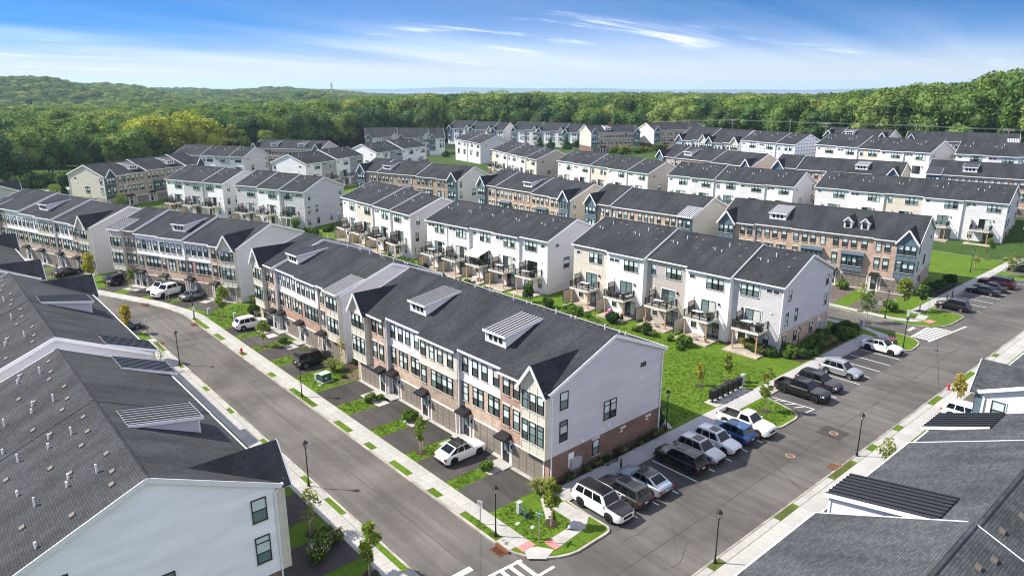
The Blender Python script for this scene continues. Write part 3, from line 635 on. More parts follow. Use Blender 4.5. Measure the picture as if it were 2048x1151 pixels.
    def casing(w,h):
        b=MB(); c=.11
        for x0,x1,z0,z1 in ((-c,0,-c,h+c),(w,w+c,-c,h+c),(0,w,h,h+c),(0,w,-c,-.075)): b.box(x0-w/2,x1-w/2,-.055,-.001,z0,z1)
        return b.mesh('window_casing','trim_white')
    zA,zB=FL[0]+.85,FL[1]+.72
    for i,u in enumerate(units):
        x0,w=xs[i],u['w']; P=placer('f',u,x0); kd=u['k']; fl=kd=='endL' or u.get('flip'); X=(lambda a:w-a) if fl else (lambda a:a)
        if 'f' in vis and kd!='plain':
            low='f' in vis and u.get('low',True); brk=u['top']==u['brick']
            if low:
                gx=X(w-2.75 if kd.startswith('end') else w-2.35); gw=4.0 if w>5.9 else 3.5
                garage_door(T,P,gx,gw,2.25,u.get('open',False))
                d=P(cached('door',lambda: door_mesh()),'door',X(.85),.12)
                ob('door_frame',cached('doorf',lambda: doorframe_mesh()),d)
                ob('handle',cached('doorh',lambda: MB().box(.3,.36,-.16,-.05,.95,1.15).mesh('handle','metal_pale')),d)
                P(cached('awn',lambda: awning_mesh()),'awning',X(.85),2.62)
                P(cached('stoop',lambda: MB().box(-.95,.95,-1.25,0,-.12,.12).box(-.85,.85,-1.6,-1.25,-.12,.0).mesh('stoop','concrete_light')),'stoop',X(.85),0)
                P(cached('wlamp',lambda: MB().box(-.06,.06,-.16,-.0,.0,.3).mesh('wall_lamp','frame_black')),'wall_lamp',X(1.62),1.75)
            if kd.startswith('end'):
                bw=2.95; bx=X(w-bw/2-.03); c=u['bay']; bt='batten_'+c; tz=zf(-u['jf'],u['dz'])
                b=MB(); e=bw/2; dp=.55; zb0=FL[0]-.3
                ap=tz+2.0; gab=u.get('broof','gable')=='gable'
                b.box(-e,e,-dp,-.001,zb0,tz-.02)
                if gab: b.add([(-e,-dp,tz-.02),(e,-dp,tz-.02),(0,-dp,tz-.02+e*1.33)],[(0,1,2)])
                for q in (-e+.02,-e/3,e/3,e-.02):
                    zt=tz+(max(0,(e-abs(q)))*1.1 if gab else -.05); b.box(q-.045,q+.045,-dp-.035,-dp-.002,zb0,zt,1)
                for zz in (zb0+.05,zA-.16,zA+1.98,zB-.16,zB+1.62): b.box(-e,e,-dp-.03,-dp-.003,zz-.06,zz+.06,1)
                bay=P(b.mesh('bay',[bt,{'cream':'trim_cream','blue':'batten_blue','navy':'batten_navy'}[c]]),'bay',bx,0)
                for zz,hh,tr in ((zA,1.92,True),(zB,1.58,False)):
                    for q in (-1,0,1):
                        me,ps=win_mesh(.78,round(hh,2),tr,False); o=ob('window',me,bay,(q*(.93),-dp-.004,zz))
                        r=rng.random(); ob('pane',ps[0][0 if r<.8 else 2],o); ob('pane',ps[1][0 if r<.5 else 1],o)
                        if tr: ob('pane',ps[2][rng.random()<.5],o)
                if gab:
                    ge=tz-.02-.3*1.17; hx=e+.28; gr=MB(); yr=(ap+.02-EH-u['dz'])/sl; ye=max((ge-EH-u['dz'])/sl,-u['jf']-OV); yf=-dp-.38; ja=u['jf']; zr=ap+.02
                    ge=zr-(hx)*((zr-ge)/hx)
                    for s in (-1,1):
                        q=[(0,yf,zr),(0,yr+ja,zr),(s*hx,ye+ja,ge),(s*hx,yf,ge)]
                        if s>0: q=q[::-1]
                        gr.add(q+[(a_,b_,c_-.1) for a_,b_,c_ in q],[(0,1,2,3),(7,6,5,4),(0,4,5,1),(1,5,6,2),(2,6,7,3),(3,7,4,0)])
                    cr=P(gr.mesh('cross_gable',roof),'cross_gable',bx,0)
                    for s in (-1,1):
                        ob('rake_board',MB().bar((0,yf-.03,zr-.10),(s*(hx+.02),yf-.03,ge-.12),.06,.26,0,(0,0,1)).mesh('rake_board','trim_white'),cr)
                        ob('soffit',MB().quad((0,yf,zr-.13),(s*hx,yf,ge-.13),(s*hx,-dp,ge-.13),(0,-dp,zr-.13)).mesh('soffit','trim_white'),cr)
                else:
                    metal_roof(P,bx,e+.18,-dp-.3,tz-.06,3.3+u['jf'],zf(3.3,u['dz'])+.07,metal,8,bay_part=True)
                cols=(.85,2.2) if w>5.6 else (.8,1.95)
                for a in cols:
                    win(P,X(a),zA,.84,1.9,True); lintel(P,X(a),zA+1.91,.84); win(P,X(a),zB,.84,1.6); lintel(P,X(a),zB+1.61,.84)
            else:
                tops=(.75,2.25,3.65,5.3) if w>5.9 else (.7,2.0,3.3,4.7)
                for a in tops:
                    win(P,X(a),zB,.84,1.6,False,False)
                    if brk: lintel(P,X(a),zB+1.61,.84)
                win(P,X(.75),zA,.84,1.9,True); lintel(P,X(.75),zA+1.91,.84)
                if kd=='m1':
                    for a in (2.65,4.95): group(P,X(a),zA,2,.74,1.9,True,False)
                elif kd=='m2': group(P,X(3.85),zA,4,.84,1.9,True,False)
                else:
                    def hood():
                        b=MB(); e=1.75; b.box(-e,e,-.55,-.001,FL[0]-.05,FL[1]-.35)
                        for q in (-e+.05,-e/3,e/3,e-.05): b.box(q-.05,q+.05,-.59,-.552,FL[0]-.05,FL[1]-.35)
                        b.hexa([(-e-.2,-.85,FL[1]-.35),(e+.2,-.85,FL[1]-.35),(e+.2,-.001,FL[1]-.35),(-e-.2,-.001,FL[1]-.35)],[(-e-.1,-.8,FL[1]-.2),(e+.1,-.8,FL[1]-.2),(e+.1,-.001,FL[1]+.1),(-e-.1,-.001,FL[1]+.1)],1)
                        return b
                    c=u['bay']; bay=P(cached(('hood',c),lambda: hood().mesh('bay',['batten_'+c,'metal_blue'])),'bay',X(3.75),0)
                    for q in (-1.5,-.5,.5,1.5):
                        me,ps=win_mesh(.72,1.75,True,False); o=ob('window',me,bay,(q*.84,-.552,zA-.05)); ob('pane',ps[0][rng.choice((0,0,2,3))],o); ob('pane',ps[1][rng.choice((0,1,2))],o); ob('pane',ps[2][0],o)
            if u['jf']>.2 and i+1<n and units[i+1]['jf']<u['jf']-.1:
                for dx in (.1,): ob('downspout',MB().box(x0+w+.03,x0+w+.14,-u['jf']+.05,-u['jf']+.16,.05,zf(-u['jf'],u['dz'])-.2).mesh('downspout','trim_white'),T)
            if u.get('dorm'): dormer(T,x0+w*u.get('dx',.5),u,zf,sl,D,metal,roof,u['dorm'])
            if u.get('pitch'):   # flush metal roof panel over the bay, on the main slope
                pass
        if 'b' in vis:
            P=placer('b',u,x0); st=u.get('rs',0); fl2=u.get('rflip',False); X2=(lambda a:w-a) if fl2 else (lambda a:a)
            z3=FL[1]+.85
            group(P,X2(w-2.35),z3,3,.82,1.6,False,True)
            if st==0:
                for a in (.95,1.85): P(cached('hw',lambda: small_win()),'window',X2(a),z3+1.0)
            elif st==1: P(cached('hw',lambda: small_win()),'window',X2(1.0),z3+1.0)
            else: win(P,X2(1.1),z3,.82,1.6,False,True)
            slider(P,X2(w*.55),FL[0]+.12,2.2,2.15)
            P(cached('lamp2',lambda: MB().box(-.07,.07,-.2,0,0,.34).mesh('wall_lamp','frame_black')),'wall_lamp',X2(w*.55+1.55),FL[0]+1.9)
            P(cached('vent2',lambda: MB().box(-.12,.12,-.1,0,0,.2).mesh('wall_vent','trim_white')),'wall_vent',X2(w*.2),FL[0]+2.2)
            if u.get('deck',True):
                deck_parts(T,x0+w-X2(w*.5),D+u['jb']+.01,FL[0]+.12,math.pi,3.7 if w>5.8 else 3.3,2.6,u.get('screen',True))
                P(cached('patio',lambda: MB().box(-2.45,2.45,-3.6,0,-.3,.05).mesh('patio','concrete_tan')),'patio',w/2,.12)
                slider(P,X2(w*.68),.2,1.9,2.1); win(P,X2(w*.25),.95,.8,1.35,False,True)
                if i>0: P(cached('ppan',lambda: MB().box(-.03,.03,-2.4,0,.0,1.9).box(-.05,.05,-2.45,-2.37,0,1.95,1).box(-.045,.045,-2.4,0,1.86,1.95,1).mesh('privacy_panel',['screen_tan','frame_black'])),'privacy_panel',.02,.17)
            if u['jb']>.2: ob('downspout',MB().box(x0+.06,x0+.16,D+u['jb']+.02,D+u['jb']+.12,.05,zf(D+u['jb'],u['dz'])-.2).mesh('downspout','trim_white'),T)
        # roof vents on the rear slope
        if vents:
            def rv(x,y,kind):
                z=zf(y,u['dz'])
                if kind=='pipe': ob('vent_pipe',cached('vp',lambda: MB().cyl((0,0,-.1),(0,0,.55),.06,8).mesh('vent_pipe','pvc_white')),T,(x,y,z))
                elif kind=='short': ob('vent_pipe',cached('vp2',lambda: MB().cyl((0,0,-.1),(0,0,.34),.07,8).mesh('vent_pipe','pvc_white')),T,(x,y,z))
                else:
                    ob('roof_vent',cached(('rvt',y>D/2,round(sl,2)),lambda: vent_mesh(sl if y<D/2 else -sl)),T,(x,y,z+.005))
            ys=lambda t: D/2+t*D/2
            if 'b' in vents:
                f=w/6.2; q=rng.uniform(-.3,.3)
                for a,t,k in ((1.2,.42,'short'),(2.1+q,.45,'short'),(2.6,.25+.05*q,'pipe'),(.8,.40,'v'),(3.6,.16,'v'),(4.8,.22+.1*q,'v'),(5.0,.5,'v')): 
                    rv(x0+w-a*f,ys(t),k)
                if near:
                    for a,t,k in ((1.6,.68,'pipe'),(5.5,.76,'short'),(1.4,.13,'v'),(2.9,.8,'v')): rv(x0+w-a*f,ys(t),k)
    # ---- gable ends
    for f,sgn in (('r',1),('l',-1)):
        if f not in vis: continue
        P=placer(f); F=(lambda a:a) if f=='r' else (lambda a:D-a)   # a measured from the front corner
        cs=sidewin!='A' and sidewin!='N'
        if sidewin in 'AE':
            for a,z,w_,h_,tr,k in ((1.15,zB,.95,1.6,False,1),(1.15,zA,.95,1.9,True,1),(7.2,zA+.15,.82,1.85,True,2)):
                if k==2: group(P,F(a),z,2,w_,h_,tr,cs,False)
                else: win(P,F(a),z,w_,h_,tr,cs)
            win(P,F(5.4),.95,.85,1.5); lintel(P,F(5.4),2.46,.85); P(cached('hw1',lambda: small_win(False)),'window',F(11.8),zB+1.0)
            for a in (9.2,13.0): P(cached('lw',lambda: MB().box(-.4,.4,-.05,0,.3,.5).box(-.4,-.05,-.05,0,0,.16).mesh('lintel','stone_lintel')),'lintel',F(a),1.95); 
            P(cached('cabinet',lambda: MB().box(-.75,-.05,-.04,0,.9,2.3,1).box(-.6,.5,-.38,-.05,.6,1.75).box(.1,.75,-.3,-.05,.95,1.6).cyl((-.1,-.2,.0),(-.1,-.2,.6),.05,6).cyl((.3,-.2,.0),(.3,-.2,.95),.05,6).mesh('meter_cabinet',['utility_grey','trim_white'])),'meter_cabinet',F(2.6),0)
        elif sidewin=='B':   # windows with white casings, three levels
            for a,z,w_,h_,tr in ((1.6,zB,.85,1.55,False),(13.0,zB,.85,1.55,False),(1.5,zA,.85,1.8,True),(13.3,zA-.3,.85,1.8,True),(10.6,zA-.2,.85,1.8,True)): win(P,F(a),z,w_,h_,tr,True)
            for a in (13.4,10.2,5.4): win(P,F(a),.75,.8,1.5); lintel(P,F(a),2.26,.8)
            P(cached('cabinet',lambda: MB()),'meter_cabinet',F(2.4),0)
        elif sidewin=='C':
            P(cached('hw1',lambda: small_win(False)),'window',F(12.2),zB+1.0); win(P,F(1.2),zB,.85,1.55,False,True); win(P,F(9.8),zA,1.5,1.9,True,True); win(P,F(1.2),zA,.85,1.8,True,True)
        for a,z in ((11.5,6.6),(6.2,3.05),(7.1,3.2),(3.6,2.85)): P(cached('sv',lambda: MB().box(-.13,.13,-.12,0,0,.22).mesh('wall_vent','trim_white')),'wall_vent',F(a),z)
        u=units[-1] if f=='r' else units[0]; x=L if f=='r' else 0
        for y,e in ((-u['jf'],-1),(D+u['jb'],1)):
            z=zf(y,u['dz']); d=MB(); xa=x+sgn*.08
            ya=y+(.12 if e<0 else -.12)
            d.bar((xa,y+e*(OV+.06),z-.3),(xa,ya,z-.75),.09,.09); d.bar((xa,ya,z-.72),(xa,ya,.05),.1,.1); ob('downspout',d.mesh('downspout','trim_white'),T)
            ob('corner_board',MB().box(x-(.1 if sgn>0 else .02),x+(.02 if sgn>0 else .1),y-.02 if e<0 else y-.1,y+.1 if e<0 else y+.02,FL[0]-.25,z-.1).mesh('corner_board','trim_white'),T)
    return T
def small_win(case=True):
    b=MB(); w,h=.75,.42
    for x0,x1,z0,z1 in ((0,.05,0,h),(w-.05,w,0,h),(.05,w-.05,0,.05),(.05,w-.05,h-.05,h)): b.box(x0-w/2,x1-w/2,-.06,0,z0,z1)
    b.box(.05-w/2,w/2-.05,-.03,-.002,.05,h-.05,2)
    if case:
        for x0,x1,z0,z1 in ((-.08,0,-.08,h+.08),(w,w+.08,-.08,h+.08),(0,w,h,h+.08),(0,w,-.08,0)): b.box(x0-w/2,x1-w/2,-.05,0,z0,z1,1)
    return b.mesh('window',['frame_black','trim_white','glass_dark'])
def door_mesh():
    b=MB(); b.box(-.47,.47,-.05,0,0,2.1); b.box(-.3,.3,-.065,-.052,1.1,1.95,1); b.box(-.3,.3,-.06,-.052,.2,.9,0); return b.mesh('door',['door_dark','glass_teal'])
def doorframe_mesh():
    b=MB()
    for x0,x1,z0,z1 in ((-.65,-.48,0,2.5),(.48,.65,0,2.5),(-.48,.48,2.12,2.2),(-.48,.48,2.4,2.5)): b.box(x0,x1,-.1,0,z0,z1)
    b.box(-.48,.48,-.03,0,2.2,2.4,1); return b.mesh('door_frame',['trim_white','glass_dark'])
def awning_mesh():
    b=MB(); b.hexa([(-.75,-1.0,0),(.75,-1.0,0),(.75,0,0),(-.75,0,0)],[(-.75,-1.0,.16),(.75,-1.0,.16),(.6,0,.48),(-.6,0,.48)])
    for s in (-1,1): b.bar((s*.6,-.02,-.45),(s*.6,-.75,0),.06,.06)
    return b.mesh('awning','frame_black')
def vent_mesh(sl):
    # low curved box vent, open towards the eave
    b=MB(); pts=[(-.2,-.02),(-.17,.09),(-.07,.13),(.07,.13),(.17,.09),(.2,-.02)]; e=-1 if sl>0 else 1
    y0,y1=-.13,.13
    vs=[(x,y0,z+sl*y0) for x,z in pts]+[(x,y1,z+sl*y1) for x,z in pts]; k=len(pts)
    b.add(vs,[(i,i+1,k+i+1,k+i) for i in range(k-1)]+[tuple(range(k))[::-1],tuple(range(k,2*k))],0)
    yy=y0-.004 if e<0 else y1+.004
    b.add([(x*.7,yy,z*.75+.01+sl*yy) for x,z in pts],[tuple(range(k)) if e>0 else tuple(range(k))[::-1]],1)
    return b.mesh('roof_vent',['vent_brown','vent_black'])
def metal_roof(P,bx,e,y0,z0,y1,z1,metal,ns,bay_part=False,par=None,dark='frame_black'):
    b=MB(); t=.07
    b.hexa([(-e,y0,z0-t),(e,y0,z0-t),(e,y1,z1-t),(-e,y1,z1-t)],[(-e,y0,z0),(e,y0,z0),(e,y1,z1),(-e,y1,z1)],0)
    b.hexa([(-e-.05,y0-.05,z0-.2),(e+.05,y0-.05,z0-.2),(e+.05,y0,z0-.2),(-e-.05,y0,z0-.2)],[(-e-.05,y0-.05,z0+.01),(e+.05,y0-.05,z0+.01),(e+.05,y0,z0+.01),(-e-.05,y0,z0+.01)],1)
    for s in (-1,1): b.bar((s*(e+.03),y0,z0-.08),(s*(e+.03),y1,z1-.08),.06,.22,1)
    me=b.mesh('metal_roof',[metal,'trim_white'])
    o=P(me,'metal_roof',bx,0) if par is None else ob('metal_roof',me,par,(bx,0,0))
    sm=MB().bar((0,y0,z0+.03),(0,y1,z1+.03),.15,.07).mesh('seam',dark)
    for i in range(ns):
        q=-e+.08+(2*e-.16)*i/(ns-1)
        ob('seam',sm,o if par is None else par,((0 if par is None else bx)+q,0,0))
    return o
def dormer(T,x,u,zf,sl,D,metal,roof,kind):
    dz=u['dz']
    if kind=='shed':
        w=1.42; y0=u.get('dy',1.75); hF=1.22 if y0>1 else 1.35; y1=D/2-1.0 if y0>1 else D/2-1.6; zb=zf(y0,dz); zt=zb+hF; z1=zf(y1,dz)+.08
        b=MB(); b.quad((-w,y0,zb-.25),(w,y0,zb-.25),(w,y0,zt),(-w,y0,zt),0)
        for s in (-1,1):
            q=[(s*w,y0,zb-.25),(s*w,y1,zf(y1,dz)-.25),(s*w,y1,z1),(s*w,y0,zt)]; b.add(q if s>0 else q[::-1],[(0,1,2,3)],0)
            b.box(s*w-.06,s*w+.06,y0-.04,y0+.08,zb-.05,zt,1)
        b.box(-w+.06,w-.06,y0-.03,y0-.001,zb,zb+.22,1); b.box(-w+.06,w-.06,y0-.03,y0-.001,zt-.28,zt,1)
        o=ob('dormer',b.mesh('dormer',['siding_'+u.get('dside','white'),'trim_white']),T,(x,0,0))
        metal_roof(None,0,w+.15,y0-.25,zt+.02-.25*(z1-zt)/(y1-y0),y1,z1,metal,8,par=o)
        wm=cached('dwin',lambda: MB().box(-.21,.21,-.04,0,0,.05).box(-.21,.21,-.04,0,.57,.62).box(-.21,-.16,-.04,0,.05,.57).box(.16,.21,-.04,0,.05,.57).box(-.16,.16,-.02,-.001,.05,.57,1).mesh('window',['frame_black','glass_black']))
        for q in (-.72,0,.72): ob('window',wm,o,(q,y0-.031,zb+.32))
    else:
        for dx in (-1.35,1.35):
            w=.62; y0=1.5; zb=zf(y0,dz); zt=zb+1.35; ap=zt+.62
            b=MB(); b.add([(-w,y0,zb-.2),(w,y0,zb-.2),(w,y0,zt),(0,y0,ap),(-w,y0,zt)],[(0,1,2,3,4)],0)
            ye=(zt-EH-dz)/sl
            for s in (-1,1):
                q=[(s*w,y0,zb-.2),(s*w,ye,zt-.2),(s*w,ye,zt),(s*w,y0,zt)]; b.add(q if s>0 else q[::-1],[(0,1,2,3)],0)
            o=ob('dormer',b.mesh('dormer',['siding_white']),T,(x+dx,0,0))
            g=MB(); yr=(ap-EH-dz)/sl; hx=w+.16; ge=zt-.16
            for s in (-1,1):
                q=[(0,y0-.2,ap),(0,yr,ap),(s*hx,ye-.3,ge),(s*hx,y0-.2,ge)]
                if s>0:q=q[::-1]
                g.add(q+[(a,b_,c-.08) for a,b_,c in q],[(0,1,2,3),(7,6,5,4),(0,4,5,1),(1,5,6,2),(2,6,7,3),(3,7,4,0)])
            ob('dormer_roof',g.mesh('dormer_roof',roof),o)
            for s in (-1,1): ob('rake_board',MB().bar((0,y0-.23,ap-.05),(s*hx,y0-.23,ge-.05),.05,.18).mesh('rake_board','trim_white'),o)
            me,ps=win_mesh(.7,1.1,False,True); v=ob('window',me,o,(0,y0-.002,zb+.12)); ob('pane',ps[0][3],v); ob('pane',ps[1][2],v)
def U(k,brick,top,rear='white',jf=0.,jb=0.,dz=0.,w=6.24,**kw):
    t={'w':'siding_white','c':'siding_cream','b':None,'g':'siding_grey','p':'siding_pale'}[top]; br='brick_'+brick if not brick.startswith('siding') else brick
    return dict(k=k,brick=br,top=t or br,rear=rear,jf=jf,jb=jb,dz=dz,w=w,bay=kw.pop('bay','cream'),**kw)
# ---------------------------------------------------------------- the rows
def place(label,el,er,units,facing,D=14.8,**kw):
    el=Vector(el);er=Vector(er);d=er-el;L=d.length;d/=L;nv=Vector((-d.y,d.x)); s=L/sum(u['w'] for u in units)
    for u in units: u['w']*=s
    rot=math.atan2(d.y,d.x)
    zz=kw.pop('z0',None)
    if zz is None: c=(el+er)/2; zz=hgt(c.x,c.y)
    zz=max(zz,LZ)
    if facing=='f': o=el+nv*.42; return row(label,o.x,o.y,rot,units,D=D,z0=zz,**kw)
    o=er+nv*(D+.42); return row(label,o.x,o.y,rot+math.pi,units[::-1],D=D,z0=zz,**kw)
g1='townhouse rows along the main street'; g2='townhouse rows with decks'; g3='blue bayed townhouse rows'; g4='townhouse rows at the back'; g5='apartment buildings by the woods'; g6='foreground townhouse rows'
place('brick townhouse row with two metal roofed dormers, on the corner by the parking bays',(37.1,70.0),(37.5,38.2),[U('endL','pink','b',jf=.55),U('m1','tan','w',dorm='shed'),U('m2','brown','c',jf=.45),U('m1','tan','w',dorm='shed'),U('endR','red','b',jf=.45)],'f',vis='fr',group=g1,side='lav',rise=2.95,sidewin='A')
place('brick townhouse row with one dormer and a striped metal roof over its right bay',(36.8,98.3),(37.5,75.0),[U('endL','pink','b',jf=.5,dz=.35,open=True),U('m1','red','w',dorm='shed',dx=.25),U('m2','red','w',jf=.15),U('endR','tan','b',broof='shed')],'f',vis='fr',group=g1,side='pale',rsides='r',rise=2.6,sidewin='N')
place('brown brick townhouse row with stepped roof on the bend of the main street',(25.9,135.3),(37.7,108.9),[U('endL','brown','b',dz=.7,broof='shed'),U('m2','brown','w',dz=.35),U('m1','tan','w',dz=.35,jf=.2,dorm='shed',open=True),U('m2','red','w'),U('endR','tan','b',jf=.3)],'f',vis='fr',group=g1,side='pale',rsides='r',rise=2.5,sidewin='N',z0=-.6)
place('brown brick townhouse row at the left edge with cream gabled bay',(12.8,178.3),(24.3,143.5),[U('endL','brown','b',dz=.7,broof='shed'),U('m1','brown','w',dz=.7),U('m2','tan','w',dz=.35,dorm='shed',dx=.9),U('m1','brown','c',dz=.35,jf=.3),U('m2','tan','w'),U('endR','brown','b',jf=.3)],'f',vis='fr',group=g1,side='grey',rsides='r',rise=2.6,sidewin='N',z0=-.5)
# rows seen from behind
place('townhouse row of five with decks, lilac gable end on brick base by the parking bays',(78.9,75.6),(80.8,41.4),[U('m1','tan','b','beige',jb=.5,dz=.55,rs=1),U('m1','tan','b','white',jb=.75,dz=.55),U('m1','tan','b','taupe',jb=0,dz=.28,rs=2),U('m1','tan','b','white',jb=.6,dz=.28,rs=1),U('endL','tan','b','grey',jb=0,bay='blue',rflip=True)],'b',vis='bl',group=g2,side='lav',sideb='brick_pink',rise=2.95,sidewin='B')
place('white and grey townhouse row of five with a long unbroken roof and decks',(74.4,110.3),(77.0,80.3),[U('m1','tan','b','white',jb=.3),U('m1','tan','b','pale',jb=.3),U('m1','tan','b','white',jb=0,rs=1),U('m1','tan','b','pale',jb=.15),U('endL','tan','b','white',jb=-.2,rs=1,rflip=True,bay='blue')],'b',vis='bl',group=g2,side='pale',rsides='l',rise=2.7,sidewin='C')
place('white and beige townhouse row of four with twin white roof steps',(74.9,144.4),(74.2,116.3),[U('m1','tan','b','white',jb=.35,dz=.5,rs=1),U('m1','tan','b','beige',jb=.45,dz=.5,rs=1),U('m1','tan','b','white',jb=.25,dz=.25),U('endL','tan','b','pale',rflip=True,bay='blue')],'b',vis='bl',group=g2,side='grey',rsides='l',rise=2.7,sidewin='B')
place('grey and white townhouse row of three with lilac gable end above the lawn',(63.9,179.8),(72.3,159.5),[U('m1','tan','b','grey',jb=.2,dz=.55,rs=1),U('m1','tan','b','white',jb=.3,dz=.28),U('endL','tan','b','grey',rflip=True,bay='blue')],'b',vis='bl',group=g2,side='lav',rsides='l',rise=2.75,sidewin='B')
place('white and grey townhouse row of three left of the lilac one',(55.2,207.4),(63.1,187.6),[U('m1','tan','b','white',jb=.3,dz=.25,rs=1),U('m1','tan','b','grey',jb=.4,dz=.25),U('endL','tan','b','white',rflip=True,bay='blue')],'b',vis='bl',group=g2,side='pale',rsides='l',rise=2.8,sidewin='B')
# rows with blue bays
B_=dict(bay='blue')
place('pink brick townhouse row with blue bays and a pair of small gabled dormers',(116.0,73.4),(122.3,40.6),[U('endL','pink','b',jf=.3,**B_),U('m1','pink','b',dorm='shed',**B_),U('m3','tan','b',jf=.1,**B_),U('m3','pink','b',jf=.1,dorm='pair',**B_),U('endR','pink','b',jf=.3,**B_)],'f',vis='fr',group=g3,side='grey',sideb='brick_brown',rise=3.1,sidewin='E')
place('tan brick townhouse row with blue bays and a striped metal roof at its right end',(111.7,103.8),(113.8,78.1),[U('endL','tan','b',jf=.3,dz=.3,**B_),U('m3','tan','b',**B_),U('m3','tan','b',**B_),U('endR','tan','b',broof='shed',**B_)],'f',vis='fr',group=g3,side='cream',rise=3.0,sidewin='N')
place('tan brick townhouse row with blue bays, one dormer and two white roof steps',(112.1,141.7),(112.3,109.4),[U('endL','tan','b',jf=.3,dz=.5,**B_),U('m3','tan','b',dz=.25,**B_),U('m1','red','b',dz=.25,dorm='shed',**B_),U('m3','tan','b',**B_),U('endR','tan','b',jf=.3,**B_)],'f',vis='fr',group=g3,side='beige',rise=2.8,sidewin='C')
place('brown brick townhouse row with deep blue bays and white gable end',(103.9,189.0),(114.4,154.0),[U('endL','brown','b',jf=.3,dz=.5,**B_),U('m3','brown','b',dz=.25,dorm='shed',dx=.3,**B_),U('m3','brown','b',dz=.25,**B_),U('m2','brown','b',dx=.4,**B_),U('endR','brown','b',jf=.3,**B_)],'f',vis='fr',group=g3,side='pale',rsides='r',rise=2.85,sidewin='A')
place('brown brick townhouse row with navy bay and tan left gable end by the woods',(44.0,225.5),(76.0,240.5),[U('endL','brown','b',jf=.3,bay='navy'),U('m1','brown','b',dorm='shed',dx=.6,bay='navy'),U('m3','brown','b',dz=.3,bay='navy'),U('m1','brown','b',dz=.3,dorm='shed',bay='navy'),U('endR','brown','b',dz=.6,jf=.3,bay='navy')],'f',vis='fl',group=g3,side='tan',sideb='brick_red',rise=2.85,sidewin='E')
# fourth line, seen from behind
V=lambda cols,dzs,rs=(1,0,2,1,0),**k:[U('m1' if i<len(cols)-1 else 'endL','tan','b',c,dz=dzs[i],rs=rs[i%5],jb=.25*(i%2),bay='blue',**k) for i,c in enumerate(cols)]
place('grey and white townhouse row at the right edge behind the pink brick row',(170.8,82),(175.5,42.5),V(['pale','white','tan','white','pale'],[0]*5),'b',vis='bl',group=g4,side='lav',sideb='brick_brown',rise=3.0,sidewin='B')
place('white and grey townhouse row with pale gable end, second from the right',(165.1,122.4),(169.4,87.1),V(['white','pale','white','pale','white'],[.25,.25,0,0,0]),'b',vis='bl',group=g4,side='pale',rsides='l',rise=3.0,sidewin='C')
place('white townhouse row with lilac grey gable end in the middle distance',(168.9,170.9),(164.6,129.4),V(['pale','white','beige','white','pale'],[.5,.5,.25,.25,0]),'b',vis='bl',group=g4,side='taupe',rsides='l',rise=3.0,sidewin='C')
place('white townhouse row with brown grey gable end near the far green',(178.0,217.2),(166.8,179.5),V(['beige','white','pale','white','beige'],[.5,.5,.25,.25,0]),'b',vis='bl',group=g4,side='taupe',rsides='l',rise=2.95,sidewin='C')
place('white townhouse row with left gable end by the far green',(141.6,242.0),(171.2,251.4),[U('endR','tan','b','white',rs=1,bay='blue'),U('m1','tan','b','steel'),U('m1','tan','b','white',dz=.4,rs=1),U('m1','tan','b','white',dz=.4)],'b',vis='br',group=g4,side='white',rsides='r',rise=2.85,sidewin='C')
place('white townhouse row with left gable end behind the lilac one',(102.1,219.5),(129.9,231.6),[U('endR','tan','b','white',rs=1,bay='blue'),U('m1','tan','b','taupe'),U('m1','tan','b','white',dz=.4,rs=1),U('m1','tan','b','steel',dz=.4)],'b',vis='br',group=g4,side='white',rsides='r',rise=2.8,sidewin='C')
place('white townhouse row with pale blue gable end below the dark woods',(79,283),(95.6,258.2),V(['white','grey','white','grey','white'],[.3,.3,.15,.15,0]),'b',vis='bl',group=g4,side='pale',rsides='l',rise=2.9,sidewin='C')
place('brick townhouse row with two dormers below the woods',(113.5,296),(131,269.3),[U('endL','tan','b',**B_),U('m1','tan','b',dorm='shed',**B_),U('m1','tan','b',**B_),U('m1','tan','b',dorm='shed',**B_),U('endR','tan','b',**B_)],'f',vis='fr',group=g4,side='grey',rise=2.9,sidewin='N')
F_=lambda ds,dz=(0,0,0,0,0),**k:[U('endL','tan','b',jf=.3,dz=dz[0],**B_)]+[U('m1','tan','b',dz=dz[i+1],dorm='shed' if i in ds else None,**B_) for i in range(3)]+[U('endR','tan','b',dz=dz[4],jf=.3,**B_,**k)]
place('dark roofed townhouse row with blue gables on the fifth line, middle',(185.3,101.8),(191.6,70.6),F_((2,),(.3,0,0,0,0)),'f',vis='fr',group=g4,side='beige',rise=2.7,sidewin='N')
place('dark roofed townhouse row on the fifth line at the right edge',(191.9,64.6),(198,36),[U('endL','tan','b',broof='shed',**B_)]+F_((0,))[1:],'f',vis='fr',group=g4,side='beige',rise=2.7,sidewin='N',metal='metal_dark')
place('dark roofed townhouse row with blue gables on the fifth line, left',(188.7,144.4),(185.6,108.7),F_((0,),(.5,.25,.25,0,0)),'f',vis='fr',group=g4,side='beige',rise=3.0,sidewin='N')
place('white townhouse row high at the right edge below the trees',(218.1,66.9),(224,32),V(['white','pale','white','white','pale'],[0]*5,deck=False),'b',vis='bl',group=g4,side='pale',rise=2.9,sidewin='C')
place('grey and white townhouse row with lilac gable end below the power line',(219.6,106.9),(216.6,73.0),V(['pale','white','tan','white','pale'],[.3,.3,0,0,0],deck=False),'b',vis='bl',group=g4,side='grey',rsides='l',rise=2.95,sidewin='C')
place('dark roofed townhouse row under the power line, left of two',(261.3,124.5),(263.1,103.0),[U('endL','tan','b',dz=.25,**B_),U('m1','tan','b',dorm='shed',**B_),U('m1','tan','b',**B_),U('endR','tan','b',**B_)],'f',vis='fr',group=g4,side='grey',rise=2.6,sidewin='N')
